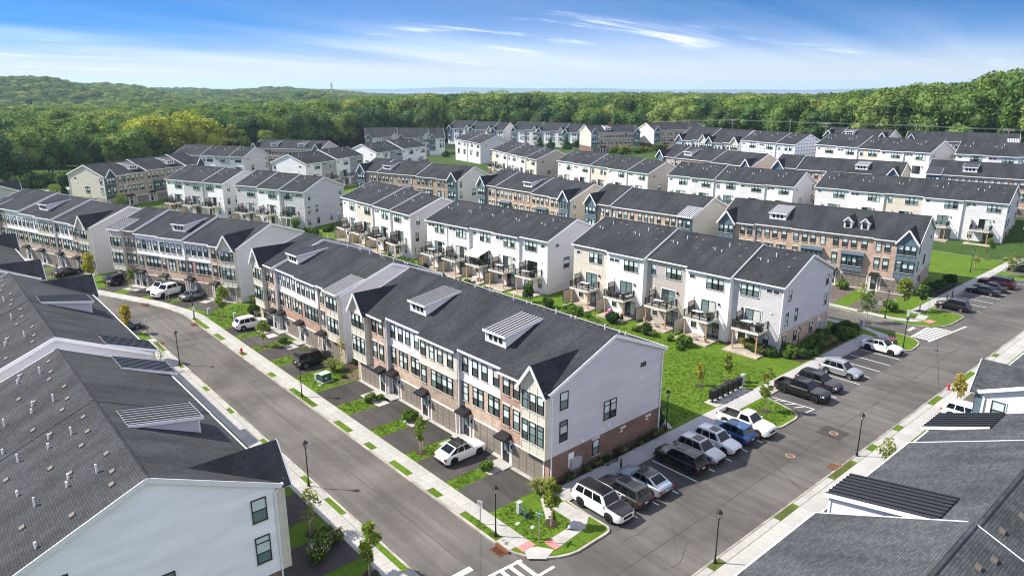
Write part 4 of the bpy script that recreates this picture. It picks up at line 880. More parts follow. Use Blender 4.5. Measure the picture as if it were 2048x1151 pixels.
place('dark roofed townhouse row under the power line, right of two',(262.8,96.6),(271.7,66.0),[U('endL','tan','b',**B_),U('m1','tan','b',**B_),U('m1','tan','b',**B_),U('m1','tan','b',**B_),U('endR','tan','b',broof='shed',**B_)],'f',vis='fr',group=g4,side='pale',rise=2.6,sidewin='N')
# house still wrapped in white sheeting
m=MatB('house_wrap',.5,.3); uv=m.coord('UV'); bt=m.n('ShaderNodeTexBrick'); m.L(uv,bt.inputs['Vector']); bt.inputs['Scale'].default_value=1; bt.inputs['Brick Width'].default_value=1.5; bt.inputs['Row Height'].default_value=.75; bt.inputs['Mortar Size'].default_value=.0
ch=m.n('ShaderNodeSeparateXYZ'); m.L(uv,ch.inputs[0]); fx=m.math('FRACT',m.math('DIVIDE',ch.outputs[0],1.5)); fy=m.math('FRACT',m.math('DIVIDE',ch.outputs[1],1.05))
mk=m.math('MULTIPLY',m.math('MULTIPLY',m.math('GREATER_THAN',fx,.25),m.math('LESS_THAN',fx,.68)),m.math('MULTIPLY',m.math('GREATER_THAN',fy,.4),m.math('LESS_THAN',fy,.72)))
m.L(m.mix(mk,(.80,.81,.84),(.12,.17,.42)),m.b.inputs['Base Color'])
SID['wrap']=(.8,.8,.8); MT['siding_wrap']=m.m
place('unfinished townhouse row wrapped in white sheeting with blue print',(219.7,133.2),(216.9,112.6),V(['wrap','wrap','wrap'],[.2,.2,0],deck=False),'b',vis='bl',group=g4,side='wrap',rsides='l',rise=2.9,sidewin='N')
# apartment buildings by the woods
place('brick apartment building with blue bays and one dormer, in front of the woods',(241.5,222.5),(263.0,212.0),[U('endL','tan','b',jf=.3,**B_),U('m1','tan','b',dorm='shed',**B_),U('m1','tan','b',**B_),U('endR','tan','b',jf=.3,**B_)],'f',vis='fr',group=g5,side='beige',rise=2.9,sidewin='C')
place('brick apartment building with blue bays and pale right gable end, in front of the woods',(266.5,206.5),(291.5,196.0),[U('endL','pink','b',jf=.3,**B_),U('m1','pink','b',**B_),U('m1','pink','b',**B_),U('endR','pink','b',jf=.3,**B_)],'f',vis='fr',group=g5,side='pale',rise=2.9,sidewin='N')
def apart(label,el,er,cols,z0,vis='fr',side='pale'):
    us=[]
    for i,c in enumerate(cols): us.append(U('endL' if i%2==0 else 'endR','siding_'+c,'b',jf=.8 if i%2==0 else .2,dz=.5 if i<2 else .25 if i<4 else 0,bay='blue' if i%2==0 else 'cream',low=False,w=7))
    place(label,el,er,us,'f',D=17,vis=vis,group=g5,side=side,rsides='lr',rise=4.0,sidewin='B',z0=z0,vents='')
apart('white and blue gabled apartment building, left of two facing ones before the woods',(262,361),(276,325),['white','pale','white','pale','white'],-.5)
apart('white and brick gabled apartment building, right of two facing ones before the woods',(277,318),(291,279),['white','pale','white','pale','white'],.5)
apart('grey gabled apartment building seen past the white row, left of the far car park',(180,318),(214,298),['pale','steel','white','steel','white'],0.1,'fl','white')
place('white townhouse row end-on beside the far car park',(198,268),(192,241.5),V(['white','pale','white','pale'],[.3,.3,0,0],deck=False),'b',vis='bl',group=g4,side='pale',rsides='l',rise=2.9,sidewin='C')
apart('white cross gabled apartment building behind the fifth line of rows',(226,164),(226,138),['white','pale','white','pale'],5.2,'f','white')
# foreground rows: left ones face the street, the right ones face the cross street
def front_row(label,x,y0,y1,units,side,**k):
    s=(y1-y0)/sum(u['w'] for u in units)
    for u in units: u['w']*=s
    row(label,x,y0,math.pi/2,units,z0=LZ,D=14.2,side=side,rsides='',group=g6,near=True,roof='shingle_grey',flash=False,**k)
front_row('near left townhouse row with grey roof and white gable end',14.5,39.4,65.2,[U('endL','tan','w',dz=0),U('m1','tan','w',dz=0,dorm='shed',dside='lav'),U('m2','tan','w',dz=.04),U('endR','tan','w',dz=.04,broof='shed')],'bright',vis='fl',rise=3.15,sidewin='A')
front_row('left townhouse row with grey roof and lilac gable end behind the near one',14.9,69.3,97.5,[U('endL','tan','w',broof='shed'),U('m1','tan','w'),U('m2','tan','w',dz=.04,dorm='shed',dside='lav',dx=.2),U('endR','tan','w',dz=.04)],'lav',vis='fl',rise=3.15,sidewin='A')
front_row('left townhouse row with blue grey gable end, furthest of the left ones',11.5,108,134,[U('endL','tan','w'),U('m1','tan','w'),U('m2','tan','w'),U('endR','tan','w')],'steel',vis='fl',rise=3.1,sidewin='A')
def right_row(label,x0,x1,units,**k):
    s=(x1-x0)/sum(u['w'] for u in units)
    for u in units: u['w']*=s
    row(label,x1,14.75,math.pi,units,z0=LZ,D=14.2,side='pale',roof='shingle_slate',group=g6,near=True,rise=3.05,metal='metal_dark',**k)
right_row('near right townhouse row with slate grey roof and dark metal dormer',16.5,56.5,[U('endL','tan','w',dz=0,broof='shed',w=7.2),U('m1','tan','w',dz=.35,w=7),U('m2','tan','w',dz=.35,dorm='shed',dside='pale',w=7,dx=.70,dy=.12),U('m2','tan','w',dz=.7,w=7),U('m2','tan','w',dz=.7,w=7),U('endR','tan','w',dz=.7)],vis='f',sidewin='N')
right_row('right townhouse row with gabled bay seen end-on beyond the near right one',64.4,90,[U('endL','tan','w',bay='blue'),U('m1','tan','w'),U('m1','tan','w'),U('endR','tan','w',bay='blue')],vis='fr',sidewin='E')

row('grey green townhouse row end with two windows at the far left edge',21.6,208.5,math.pi/2,[U('endL','tan','w'),U('m1','tan','w'),U('m1','tan','w')],z0=.1,D=14.2,side='sage',rsides='lr',group=g4,roof='shingle_grey',vis='fl',rise=2.8,sidewin='E')
# ---------------------------------------------------------------- driveways, front walks, planting beds
def drive(poly,mat='asphalt_drive',name='driveway'):
    c=poly if sum(a[0]*b[1]-b[0]*a[1] for a,b in zip(poly,poly[1:]+poly[:1]))>0 else poly[::-1]
    struct(name,flat(c,LZ+.012,MB()).mesh(name,mat))
def along(el,er,t,off):   # point on a facade line: t metres from el, off metres out towards the viewer
    el=Vector(el);er=Vector(er);d=(er-el).normalized();nv=Vector((-d.y,d.x)); return tuple(el+d*t-nv*off)
def walk(el,er,t,out=2.6,w=1.7):
    q=[along(el,er,t-w/2,1.2),along(el,er,t+w/2,1.2),along(el,er,t+w/2,out),along(el,er,t-w/2,out)]
    c=q if (Vector(q[1])-Vector(q[0])).cross(Vector(q[2])-Vector(q[0]))>0 else q[::-1]
    struct('front_walk',MB().prism(c,LZ-.05,LZ+.05).mesh('front_walk','concrete_light'))
elA,erA=(37.1,70.0),(37.5,38.2)
for a,b in ((64.8,69.4),(57.6,61.9),(51.1,55.5),(44.7,49.2),(38.6,43.0)): drive([(31.2,a),(31.2,b),(37.4,b+.1),(37.4,a-.1)])
for t in (5.4,7.6,13.9,20.2,26.2): walk(elA,erA,t)
elA2,erA2=(36.8,98.3),(37.5,75.0)
for a,b in ((94.4,98.2),(88.3,92.4),(82.2,86.4),(75.4,79.6)): drive([(31.2,a),(31.2,b),(37.2,b+.1),(37.2,a-.1)])
for t in (5.0,7.3,13.2,19.2): walk(elA2,erA2,t)
elA3,erA3=(25.9,135.3),(37.7,108.9)
for t,o in ((2.4,0),(9.2,.0),(15.2,0),(20.9,0),(25.6,0)):
    q=[along(elA3,erA3,t-2.0,.0),along(elA3,erA3,t+2.0,0),along(elA3,erA3,t+2.4,5.6),along(elA3,erA3,t-2.0,4.9)]; drive(q)
for t in (5.2,6.8,12.6,18.3,23.2): walk(elA3,erA3,t,2.4,1.5)
elA4,erA4=(12.8,178.3),(24.3,143.5)
for t in (8,14.5,20.5,27,33.5):
    q=[along(elA4,erA4,t-2.0,.0),along(elA4,erA4,t+2.0,0),along(elA4,erA4,t+2.2,7),along(elA4,erA4,t-2.0,7)]; drive(q)
elE1,erE1=(116.0,73.4),(122.3,40.6)
for t in (10.5,16.8,23.4,30.0):
    q=[along(elE1,erE1,t-2.1,.0),along(elE1,erE1,t+2.1,0)]; f=lambda p:(108.6,p[1]-1.2); drive([q[0],q[1],f(q[1]),f(q[0])],'asphalt_brown')
walk(elE1,erE1,26.6,2.4); walk(elE1,erE1,20,2.4)
for a,b in ((40.4,44.6),(47.4,51.6),(53,57),(60.3,64.4)): drive([(14.7,a),(20.6,a),(20.6,b),(14.7,b)])
for a,b in ((72.5,76.5),(79,83),(86.6,90.6),(93,97)): drive([(15.0,a),(20.6,a),(20.6,b),(15.0,b)])
for a,b in ((30,33.6),(41.8,46.0),(54.4,58.6),(64.8,67.6),(76.4,80.4),(83.6,88)): drive([(a,15),(b,15),(b,20.9),(a,20.9)],'asphalt_brown')
drive([(18.9,104.6),(22.4,104.6),(22.2,108),(18.9,110)],'asphalt_lot')
# planting beds
def bed(poly,mat='mulch',name='planting_bed'):
    c=poly if sum(a[0]*b[1]-b[0]*a[1] for a,b in zip(poly,poly[1:]+poly[:1]))>0 else poly[::-1]
    struct(name,flat(c,LZ+.02,MB()).mesh(name,mat))
bed([(38.4,37.66),(52.6,37.66),(53.4,38.3),(38.2,38.3)])
bed([(81.0,38.0),(97.2,37.9),(99.5,40.5),(96.2,41.3),(80.6,41.3)])
bed([(34.4,70.0),(36.4,69.8),(37.4,70.2),(37.4,72.0),(35.6,71.8)],'mulch_brown'); bed([(36.3,72.4),(52,73),(52,75),(37.4,74.8)])
bed([(53.2,38.6),(54.6,38.4),(55.4,41.6),(53.6,41.8)]); bed([(79.6,43),(80.7,43),(80.9,78),(79.5,78)],'mulch_brown')
bed([(123.6,37.8),(138.2,37.9),(138.0,40.3),(123.8,40.3)])
bed([(38.6,100),(50,103),(47.8,108.5),(38.4,106)])
# grass pockets in the verge are lawn showing between the slabs; worn ones along the cross street
for a,b in pkr[:3]:
    struct('worn_turf',flat([(a,22.62),(b,22.62),(b,23.2),(a,23.2)],LZ+.008,MB()).mesh('worn_turf','grass_worn'))
# low retaining wall at the corner bed, rock edging at the rear corner
t=thing('retaining_wall','low pale stone retaining wall beside the corner tree and fence','wall',(34.9,35.6,LZ))
for i in range(7): 
    for k in range(2): ob('stone',cached('rst',lambda: MB().box(0,.42,-.14,.14,0,.19).mesh('stone','rock_pale')),t,(-.2+i*.0+ .0,0,0)) if False else ob('stone',cached('rst',lambda: MB().box(.01,.43,-.15,.15,.004,.19).mesh('stone','rock_pale')),t,(.2*(k%2)-.9+i*.25,-.9+i*.36,.195*k),R(55))
for i in range(9):
    a=rng.uniform(0,6); s=rng.uniform(.25,.45); b=MB().lathe([(0,.55*s),(.6*s,.4*s),(s,.05*s),(.8*s,-.2*s)],6)
    tag(ob('edging_rock',b.mesh('edging_rock','rock_pale'),None,(54.2+i*.22,38.2+.42*i+rng.uniform(-.2,.2),LZ+.05),a),'pale rock edging the bed behind the corner row','rock','edging rocks behind the corner row')
# back gardens: bands of stone patio kerb between yards
# ---------------------------------------------------------------- vehicles
def paint(name,c,metal=.3,rough=.2):
    m=MatB(name,rough,.5,metal); m.col(c); m.b.inputs['Coat Weight'].default_value=.35; m.b.inputs['Coat Roughness'].default_value=.05; return m.m
for n,c,mt in (('white',(.80,.80,.79),0),('pearl',(.66,.68,.70),.1),('silver',(.40,.42,.44),.55),('bluesilver',(.34,.40,.46),.5),('grey',(.13,.135,.14),.4),('graphite',(.05,.052,.056),.4),('black',(.010,.010,.011),.1),('plum',(.035,.030,.034),.3),('blue',(.012,.075,.22),.35),('maroon',(.055,.007,.010),.3),('red',(.30,.02,.02),.1),('greyblue',(.17,.19,.22),.4)): paint('paint_'+n,c,mt)
glass('car_glass',(.004,.006,.007),.03,.35); plain('tyre',(.014,.014,.014),.85,var=0); plain('rim_silver',(.42,.43,.44),.3,.5,.8,var=0); plain('rim_black',(.02,.02,.021),.3,.5,.4,var=0); plain('car_black',(.013,.013,.013),.6,var=0); plain('chrome',(.6,.6,.61),.15,.5,1.0,var=0)
m=MatB('lamp_clear',.08,.8); m.col((.62,.66,.70)); m=MatB('lamp_red',.15,.7); m.col((.28,.006,.008)); plain('plate_white',(.7,.68,.5),.5,var=0); plain('bed_liner',(.02,.02,.02),.9,var=0)
KIND=dict(
 suv=dict(L=4.7,W=1.90,H=1.70,belt=1.00,hood=1.02,nose=.86,r=.355,wb=1.38,gx=(1.02,.38,-1.72,-2.12),zr2=-.03,rails=True),
 coupe=dict(L=4.85,W=1.98,H=1.66,belt=1.02,hood=1.0,nose=.84,r=.385,wb=1.45,gx=(1.0,.25,-1.05,-2.15),zr2=-.10),
 big=dict(L=5.35,W=2.06,H=1.90,belt=1.18,hood=1.20,nose=1.08,r=.41,wb=1.52,gx=(1.15,.62,-2.15,-2.50),zr2=-.02,rails=True),
 mid=dict(L=4.95,W=1.98,H=1.76,belt=1.06,hood=1.06,nose=.92,r=.38,wb=1.46,gx=(1.05,.45,-1.95,-2.32),zr2=-.03,rails=True),
 boxy=dict(L=4.7,W=1.93,H=1.88,belt=1.16,hood=1.14,nose=1.08,r=.41,wb=1.45,gx=(.85,.55,-2.12,-2.25),zr2=0),
 sedan=dict(L=4.9,W=1.87,H=1.44,belt=.90,hood=.92,nose=.72,r=.34,wb=1.42,gx=(1.0,.2,-.95,-1.85),zr2=-.02,trunk=.98),
 pickup=dict(L=5.75,W=2.0,H=1.90,belt=1.22,hood=1.22,nose=1.12,r=.40,wb=1.80,gx=(1.25,.62,-.38,-.60),zr2=0,bed=(-.75,-2.78)),
 crew=dict(L=5.85,W=2.04,H=1.95,belt=1.24,hood=1.24,nose=1.14,r=.43,wb=1.85,gx=(1.35,.78,-.95,-1.15),zr2=0,bed=(-1.28,-2.83)))
def interp(x,pts):
    if x<=pts[0][0]: return pts[0][1]
    for (a,b),(c,d) in zip(pts,pts[1:]):
        if x<=c: return b+(d-b)*(x-a)/(c-a) if c>a else d
    return pts[-1][1]
def car_meshes(kind):
    S_=KIND[kind]; L,W,H,r,wb=S_['L'],S_['W'],S_['H'],S_['r'],S_['wb']; h=L/2; belt=S_['belt']; g=S_['gx']; ra=r+.06
    bed=S_.get('bed')
    top=[(-h,belt-.14),(-h+.12,belt-.02),(g[3],belt+(.0 if not S_.get('trunk') else .02)),(g[0],belt),(g[0]+.02,S_['hood']),(h-.55,S_['nose']+.05),(h-.12,S_['nose']-.05),(h,S_['nose']-.22)]
    if S_.get('trunk'): top[0]=(-h,.84); top[1]=(-h+.1,S_['trunk']-.03)
    hw=[(-h,W/2*.86),(-h+.15,W/2*.95),(-h+.6,W/2),(h-.9,W/2),(h-.3,W/2*.93),(h-.06,W/2*.80),(h,W/2*.70)]
    xs=set([-h,-h+.05,-h+.15,-h+.35,g[3],g[0],g[0]+.03,0,-.6,.55,h-.7,h-.35,h-.12,h-.04,h])
    for c in (-wb,wb):
        for a in range(0,181,18): xs.add(round(c+ra*math.cos(R(a)),4))
    if bed: xs|={bed[0],bed[0]-.012,bed[1],bed[1]-.012}
    xs=sorted(x for x in xs if -h<=x<=h); rk=.26 if kind in('sedan','suv','coupe') else .34
    def zb(x):
        z=rk+max(0,(abs(x)-(h-.35))*.3)
        for c in (-wb,wb):
            d=abs(x-c)
            if d<ra: z=max(z,r+math.sqrt(max(0,ra*ra-d*d)))
        return z
    b=MB(); rings=[]
    for x in xs:
        w=interp(x,hw); zt=interp(x,top); z0=min(zb(x),zt-.12); zs=zt-.07; inb=bed and bed[1]<=x<=bed[0]
        if inb: ring=[(w*.95,z0),(w,z0+.3*(zs-z0)),(w*.995,z0+.7*(zs-z0)),(w*.965,zs),(w*.93,zt),(w*.85,zt-.01),(w*.84,.82),(0,.80)]
        else:
            cr=.035; ring=[(w*.95,z0),(w,z0+.3*(zs-z0)),(w*.995,z0+.7*(zs-z0)),(w*.965,zs),(w*.90,zt),(w*.7,zt+cr*.5),(w*.4,zt+cr*.85),(0,zt+cr)]
        full=[(x,-y,z) for y,z in ring]+[(x,y,z) for y,z in ring[-2::-1]]; rings.append(full)
    n=len(rings[0])
    for k in rings: b.v.extend(k)
    for i in range(len(rings)-1):
        for j in range(n-1):
            b.f.append((i*n+j,(i+1)*n+j,(i+1)*n+j+1,i*n+j+1)); 
            inb=bed and bed[1]<=(xs[i]+xs[i+1])/2<=bed[0] and 5<=j<=n-7
            b.m.append(1 if inb else 0)
    b.f.append(tuple(range(n))[::-1] if False else tuple(range(n))); b.m.append(0); b.f.append(tuple((len(rings)-1)*n+j for j in range(n))[::-1]); b.m.append(0)
    b.f=[f[::-1] for f in b.f]
    hb=MB()
    for i in range(len(rings)-1):
        if xs[i]<g[0]-.001 or xs[i+1]>h-.03: continue
        for j in range(4,n-5): hb.add([tuple(Vector(q)+Vector((0,0,.006))) for q in (rings[i][j],rings[i+1][j],rings[i+1][j+1],rings[i][j+1])],[(0,1,2,3)[::-1]])
    hb.f=[f[::-1] for f in hb.f] if False else hb.f
    bonnet=hb.mesh('bonnet','paint_white',smooth=False)
    # cabin shell
    y0,y1=W/2*.90,W/2*.74; zr=H-.03; zq=zr+S_['zr2']; zbl=belt-.02
    A=lambda s:(g[0],s*y0,zbl); F=lambda s:(g[1],s*y1,zr); Q=lambda s:(g[2],s*y1,zq); E_=lambda s:(g[3],s*y0,zbl)
    nr=6
    def roofpt(t,s):   # t along, s across
        x=g[1]+(g[2]-g[1])*t; z=zr+(zq-zr)*t+.05*math.sin(math.pi*min(1,max(0,t)))**.8+.03*(1-s*s); return (x,s*y1,z if abs(s)<1 else zr+(zq-zr)*t+.035*math.sin(math.pi*t))
    b.add([A(-1),A(1),F(1),F(-1)],[(0,1,2,3)]); b.add([E_(1),E_(-1),Q(-1),Q(1)],[(0,1,2,3)])
    for s in (-1,1):
        q=[A(s),F(s)]+[roofpt(i/nr,s) for i in range(1,nr)]+[Q(s),E_(s)]; b.add(q if s<0 else q[::-1],[tuple(range(len(q)))[::-1]])
    body=b.mesh('body',['paint_white','bed_liner'],smooth=True); body.set_sharp_from_angle(angle=R(32))
    rb=MB(); cols=(-1,-.6,0,.6,1); vs=[roofpt(i/nr,s) for i in range(nr+1) for s in cols]
    rb.add([(x,y,z+.006) for x,y,z in vs],[(i*5+j,(i+1)*5+j,(i+1)*5+j+1,i*5+j+1)[::-1] for i in range(nr) for j in range(4)])
    rb.f=[f[::-1] for f in rb.f]
    roof=rb.mesh('roof','paint_white',smooth=True)
    # glazing, a little proud of the shell
    def lerp3(a,b_,t): return tuple(a[k]+(b_[k]-a[k])*t for k in range(3))
    def sub(c,u0,u1,v0,v1,off):   # c: bl,br,tr,tl
        P=lambda u,v: lerp3(lerp3(c[0],c[1],u),lerp3(c[3],c[2],u),v)
        q=[P(u0,v0),P(u1,v0),P(u1,v1),P(u0,v1)]; nn=(Vector(q[1])-Vector(q[0])).cross(Vector(q[3])-Vector(q[0])).normalized()*off
        return [tuple(Vector(p)+nn) for p in q]
    def pane(q): return MB().add(q,[(0,1,2,3)]).mesh('window','car_glass')
    panes=[('windshield',pane(sub([A(-1),A(1),F(1),F(-1)],.05,.95,.05,.94,.012))),('rear_window',pane(sub([E_(1),E_(-1),Q(-1),Q(1)],.08,.92,.30 if kind!='sedan' else .08,.92,.012)))]
    for s in (-1,1):
        c=[E_(s),A(s),F(s),Q(s)] if s<0 else [A(s),E_(s),Q(s),F(s)]
        spl=((.07,.30),(.33,.60),(.63,.90)) if kind in('suv','big','mid','coupe') else ((.08,.46),(.5,.90)) if kind in('sedan','crew','boxy') else ((.14,.86),)
        if kind=='boxy': spl=((.05,.30),(.34,.62),(.66,.92))
        for u0,u1 in spl:
            if s>0: u0,u1=1-u1,1-u0
            panes.append(('side_window',pane(sub(c,u0,u1,.12,.90,.012))))
    return body,roof,panes,bonnet
_cm={}
def wheel_meshes(r,rimc):
    w=.23; t=MB().lathe([(r*.62,-w/2),(r*.93,-w/2),(r,-w/2+.04),(r,w/2-.04),(r*.93,w/2),(r*.62,w/2)],20)
    t.v=[(x,z,y) for x,y,z in t.v]; t.f=[f[::-1] for f in t.f]
    me=t.mesh('wheel','tyre',smooth=False)
    b=MB(); b.cyl((0,w/2-.10,0),(0,w/2-.06,0),r*.66,20,None,1)
    for k in range(5):
        a=2*math.pi*k/5; b.bar((0,w/2-.03,0),(r*.62*math.cos(a),w/2-.035,r*.62*math.sin(a)),.075,.05,0,(0,1,0))
    o=MB().lathe([(r*.60,w/2-.02),(r*.66,w/2-.005),(r*.66,w/2-.08)],20); b.add([(x,z,y) for x,y,z in o.v],[f[::-1] for f in o.f],0)
    b.cyl((0,w/2-.06,0),(0,w/2-.01,0),r*.16,10,None,0)
    return me,b.mesh('rim',[rimc,'car_black'])
def tint(me,mat):
    c=me.copy(); c.materials[0]=MT[mat]; return c
def car(label,x,y,head,kind,col,roofc=None,rim='rim_silver',cat='car',group=None,z=LZ,sunroof=False,detail=True,name=None,bon=None):
    S_=KIND[kind]
    if kind not in _cm: _cm[kind]=car_meshes(kind)
    body,roof,panes,bonnet=_cm[kind]; L,W,H,r,wb=S_['L'],S_['W'],S_['H'],S_['r'],S_['wb']; h=L/2; g=S_['gx']; belt=S_['belt']
    nm=name or ('pickup_truck' if kind in('pickup','crew') else 'parked_car'); T=thing(nm,label,cat,(x,y,z),R(head),group)
    ob('body',cached(('cb',kind,col),lambda: tint(body,'paint_'+col)),T); ob('roof',cached(('cr',kind,roofc or col),lambda: tint(roof,'paint_'+(roofc or col))),T)
    for n_,me in panes: ob(n_,me,T)
    ob('bonnet',cached(('cbn',kind,bon or col),lambda: tint(bonnet,'paint_'+(bon or col))),T)
    ob('underbody',cached(('cu',kind),lambda: MB().box(-h+.25,h-.3,-W/2*.82,W/2*.82,.2,min(.62,belt-.3)).mesh('underbody','car_black')),T)
    wm,rm=cached(('cw',r,rim),lambda: wheel_meshes(r,rim))
    for sx in (-1,1):
        for sy in (-1,1):
            o=ob('wheel',wm,T,(sx*wb,sy*(W/2-.125),r),0 if sy>0 else math.pi); ob('rim',rm,o)
    nz=S_['nose']
    def lamps():
        out=[]
        for s in (-1,1):
            out.append(('headlight',MB().hexa([(h-.42,s*W*.395-.16,nz-.24),(h-.05,s*W*.33-.16,nz-.26),(h-.05,s*W*.33+.16,nz-.26),(h-.42,s*W*.415+.09,nz-.24)],[(h-.45,s*W*.385-.15,nz-.05),(h-.12,s*W*.33-.15,nz-.08),(h-.12,s*W*.33+.16,nz-.08),(h-.45,s*W*.41+.10,nz-.05)]).mesh('headlight','lamp_clear')))
            zt=belt-.12; out.append(('taillight',MB().box(-h-.012,-h+.22,s*W*.40-.13,s*W*.40+.10,zt-.22,zt).mesh('taillight','lamp_red')))
        return out
    for n_,me in cached(('cl',kind),lamps): ob(n_,me,T)
    ob('grille',cached(('cg',kind),lambda: MB().box(h-.06,h+.014,-W*.24,W*.24,nz-.46,nz-.2).mesh('grille','car_black')),T)
    for s,n_ in ((1,'front_bumper'),(-1,'rear_bumper')):
        ob(n_,cached(('cbp',kind,s),lambda: (MB().box(h-.12,h+.03,-W*.36,W*.36,.30,.46) if s>0 else MB().box(-h-.03,-h+.15,-W*.40,W*.40,.32,.52)).mesh(n_,'car_black')),T)
    ob('licence_plate',cached(('cpl',kind),lambda: MB().box(-h-.035,-h-.001,-.17,.17,belt-.38,belt-.25).mesh('licence_plate','plate_white')),T)
    for s in (-1,1):
        ob('mirror',cached(('cmr',kind,s,col),lambda: MB().hexa([(g[0]-.32,s*W*.47,belt+.0),(g[0]-.12,s*W*.47,belt),(g[0]-.16,s*W*.47+s*.2,belt+.02),(g[0]-.3,s*W*.47+s*.2,belt+.02)][::s],[(g[0]-.32,s*W*.47,belt+.16),(g[0]-.14,s*W*.47,belt+.16),(g[0]-.18,s*W*.47+s*.2,belt+.17),(g[0]-.3,s*W*.47+s*.2,belt+.17)][::s]).mesh('mirror','paint_'+col)),T)
    if S_.get('rails') and detail:
        for s in (-1,1): ob('roof_rail',cached(('crr',kind),lambda: MB().tube([(g[1]-.15,0,H-.03),(g[1]-.3,0,H+.055),(g[2]+.3,0,H+.05),(g[2]+.15,0,H-.04)],.022,5).mesh('roof_rail','chrome')),T,(0,s*W*.335,0))
    if sunroof: ob('sunroof',cached(('csr',kind),lambda: MB().box(g[1]-1.05,g[1]-.2,-.42,.42,H+.0,H+.062).mesh('sunroof','car_glass')),T)
    return T
RD=-90; SWK=90
lc='cars in the near parking bays'
car('large white SUV with black roof and bonnet in the first bay by the corner',38.45,33.0,RD,'big','white','black','rim_black','car',lc,.01,True,bon='black')
car('dark grey SUV parked nose in, second bay from the corner',41.1,33.1,SWK,'mid','graphite',None,'rim_silver','car',lc,.01,True)
car('pale blue silver coupe SUV parked nose in beside the empty bay',43.85,33.1,SWK,'coupe','bluesilver','black','rim_black','car',lc,.01,False)
car('black SUV parked nose in, beyond the empty bay',49.2,33.2,SWK,'mid','black',None,'rim_black','car',lc,.01,True)
car('grey SUV backed in between the black one and the pearl one',51.95,33.0,RD,'suv','silver',None,'rim_black','car',lc,.01,True)
car('pearl white SUV backed in between a grey and a blue one',54.65,33.0,RD,'suv','pearl',None,'rim_black','car',lc,.01,True)
car('blue SUV parked nose in beside the white pickup',57.35,33.1,SWK,'suv','blue',None,'rim_black','car',lc,.01)
car('white regular cab pickup truck beside the grass island',60.05,33.1,RD,'pickup','white',None,'rim_silver','pickup',lc,.01)
car('black crew cab pickup truck beside the hatched bay',71.9,33.3,RD,'crew','black',None,'rim_black','pickup',lc,.01)
car('dark plum SUV backed in next to the black pickup',75.6,33.2,RD,'mid','plum','black','rim_black','car',lc,.01)
car('silver grey SUV backed in between empty bays',81.2,33.2,RD,'suv','silver',None,'rim_silver','car',lc,.01)
car('white coupe SUV with dark glass roof in the last bay before the side street',93.0,33.3,RD,'coupe','white','black','rim_black','car',lc,.01)
lf='cars in the bays beyond the side street'
car('black SUV with silver roof rails nose in beside the far corner lawn',120.0,33.7,SWK,'suv','black',None,'rim_silver','car',lf,.01)
car('black sedan nose in beyond two empty bays',133.3,33.5,SWK,'sedan','black',None,'rim_silver','car',lf,.01)
car('plum black SUV between the black sedan and the maroon SUV',136.6,33.4,SWK,'sedan','plum',None,'rim_black','car',lf,.01)
car('maroon SUV next to the far grass island',140.0,33.4,SWK,'big','maroon','black','rim_black','car',lf,.01)
car('black car at the right edge beyond the far grass island',155.6,33.4,SWK,'sedan','black',None,'rim_silver','car',lf,.01)
ld_='cars on the driveways'
car('white SUV with black roof on the driveway of the corner row',34.9,47.3,0,'coupe','white','black','rim_black','car',ld_,LZ+.02)
car('black boxy off-roader on the driveway beside the lawn with the green transformer',34.9,77.5,0,'boxy','black',None,'rim_silver','car',ld_,LZ+.02)
car('white SUV on the driveway of the open garage',34.4,96.4,0,'suv','white',None,'rim_silver','car',ld_,LZ+.02)
car('grey sedan on the curved row driveway',33.2,116.8,22,'sedan','greyblue',None,'rim_silver','car',ld_,LZ+.02)
car('white crew cab pickup on the curved row driveway',30.6,121.5,202,'crew','white',None,'rim_black','pickup',ld_,LZ+.02)
car('white SUV with black roof behind the white pickup',30.3,124.9,202,'suv','white','black','rim_black','car',ld_,LZ+.02)
car('black SUV on the last driveway of the curved row',26.3,134.9,22,'suv','black',None,'rim_silver','car',ld_,LZ+.02)
car('dark car on a driveway of the left edge row',20.5,147.5,20,'sedan','black',None,'rim_silver','car',ld_,LZ+.02)
car('grey SUV under the yellow young tree at the left kerb',20.6,107.2,0,'suv','grey',None,'rim_silver','car',ld_,.02)
car('white car between the two left roofs',18.4,88.6,0,'suv','white',None,'rim_silver','car',ld_,LZ+.02)
car('white SUV on the driveway of the right rows',78.6,18.8,-90,'mid','white',None,'rim_silver','car',ld_,LZ+.02)
car('red car behind the lilac gable end on the side street',98.2,46.5,90,'suv','red',None,'rim_silver','car',ld_,LZ+.02)
lp='cars in the far car park'
for i,(x,y,c,l) in enumerate(((219,286,'red','bright red car in the far car park below the apartment'),(212,272,'black','black car in the front line of the far car park'),(216,270,'white','white car beside the black one in the far car park'),(222,274,'black','black car behind the yellow tree of the far car park'),(225,270,'silver','silver car in the middle of the far car park'),(232,270,'white','white car at the right of the far car park'),(238,272,'white','white car nearest the white row end in the far car park'),(229,285,'red','red car deep in the far car park'),(236,288,'grey','grey car deep in the far car park'))):
    car(l,x,y,60,'suv' if i%2 else 'sedan',c,None,'rim_silver','car',lp,hgt(x,y)+.05,detail=False)
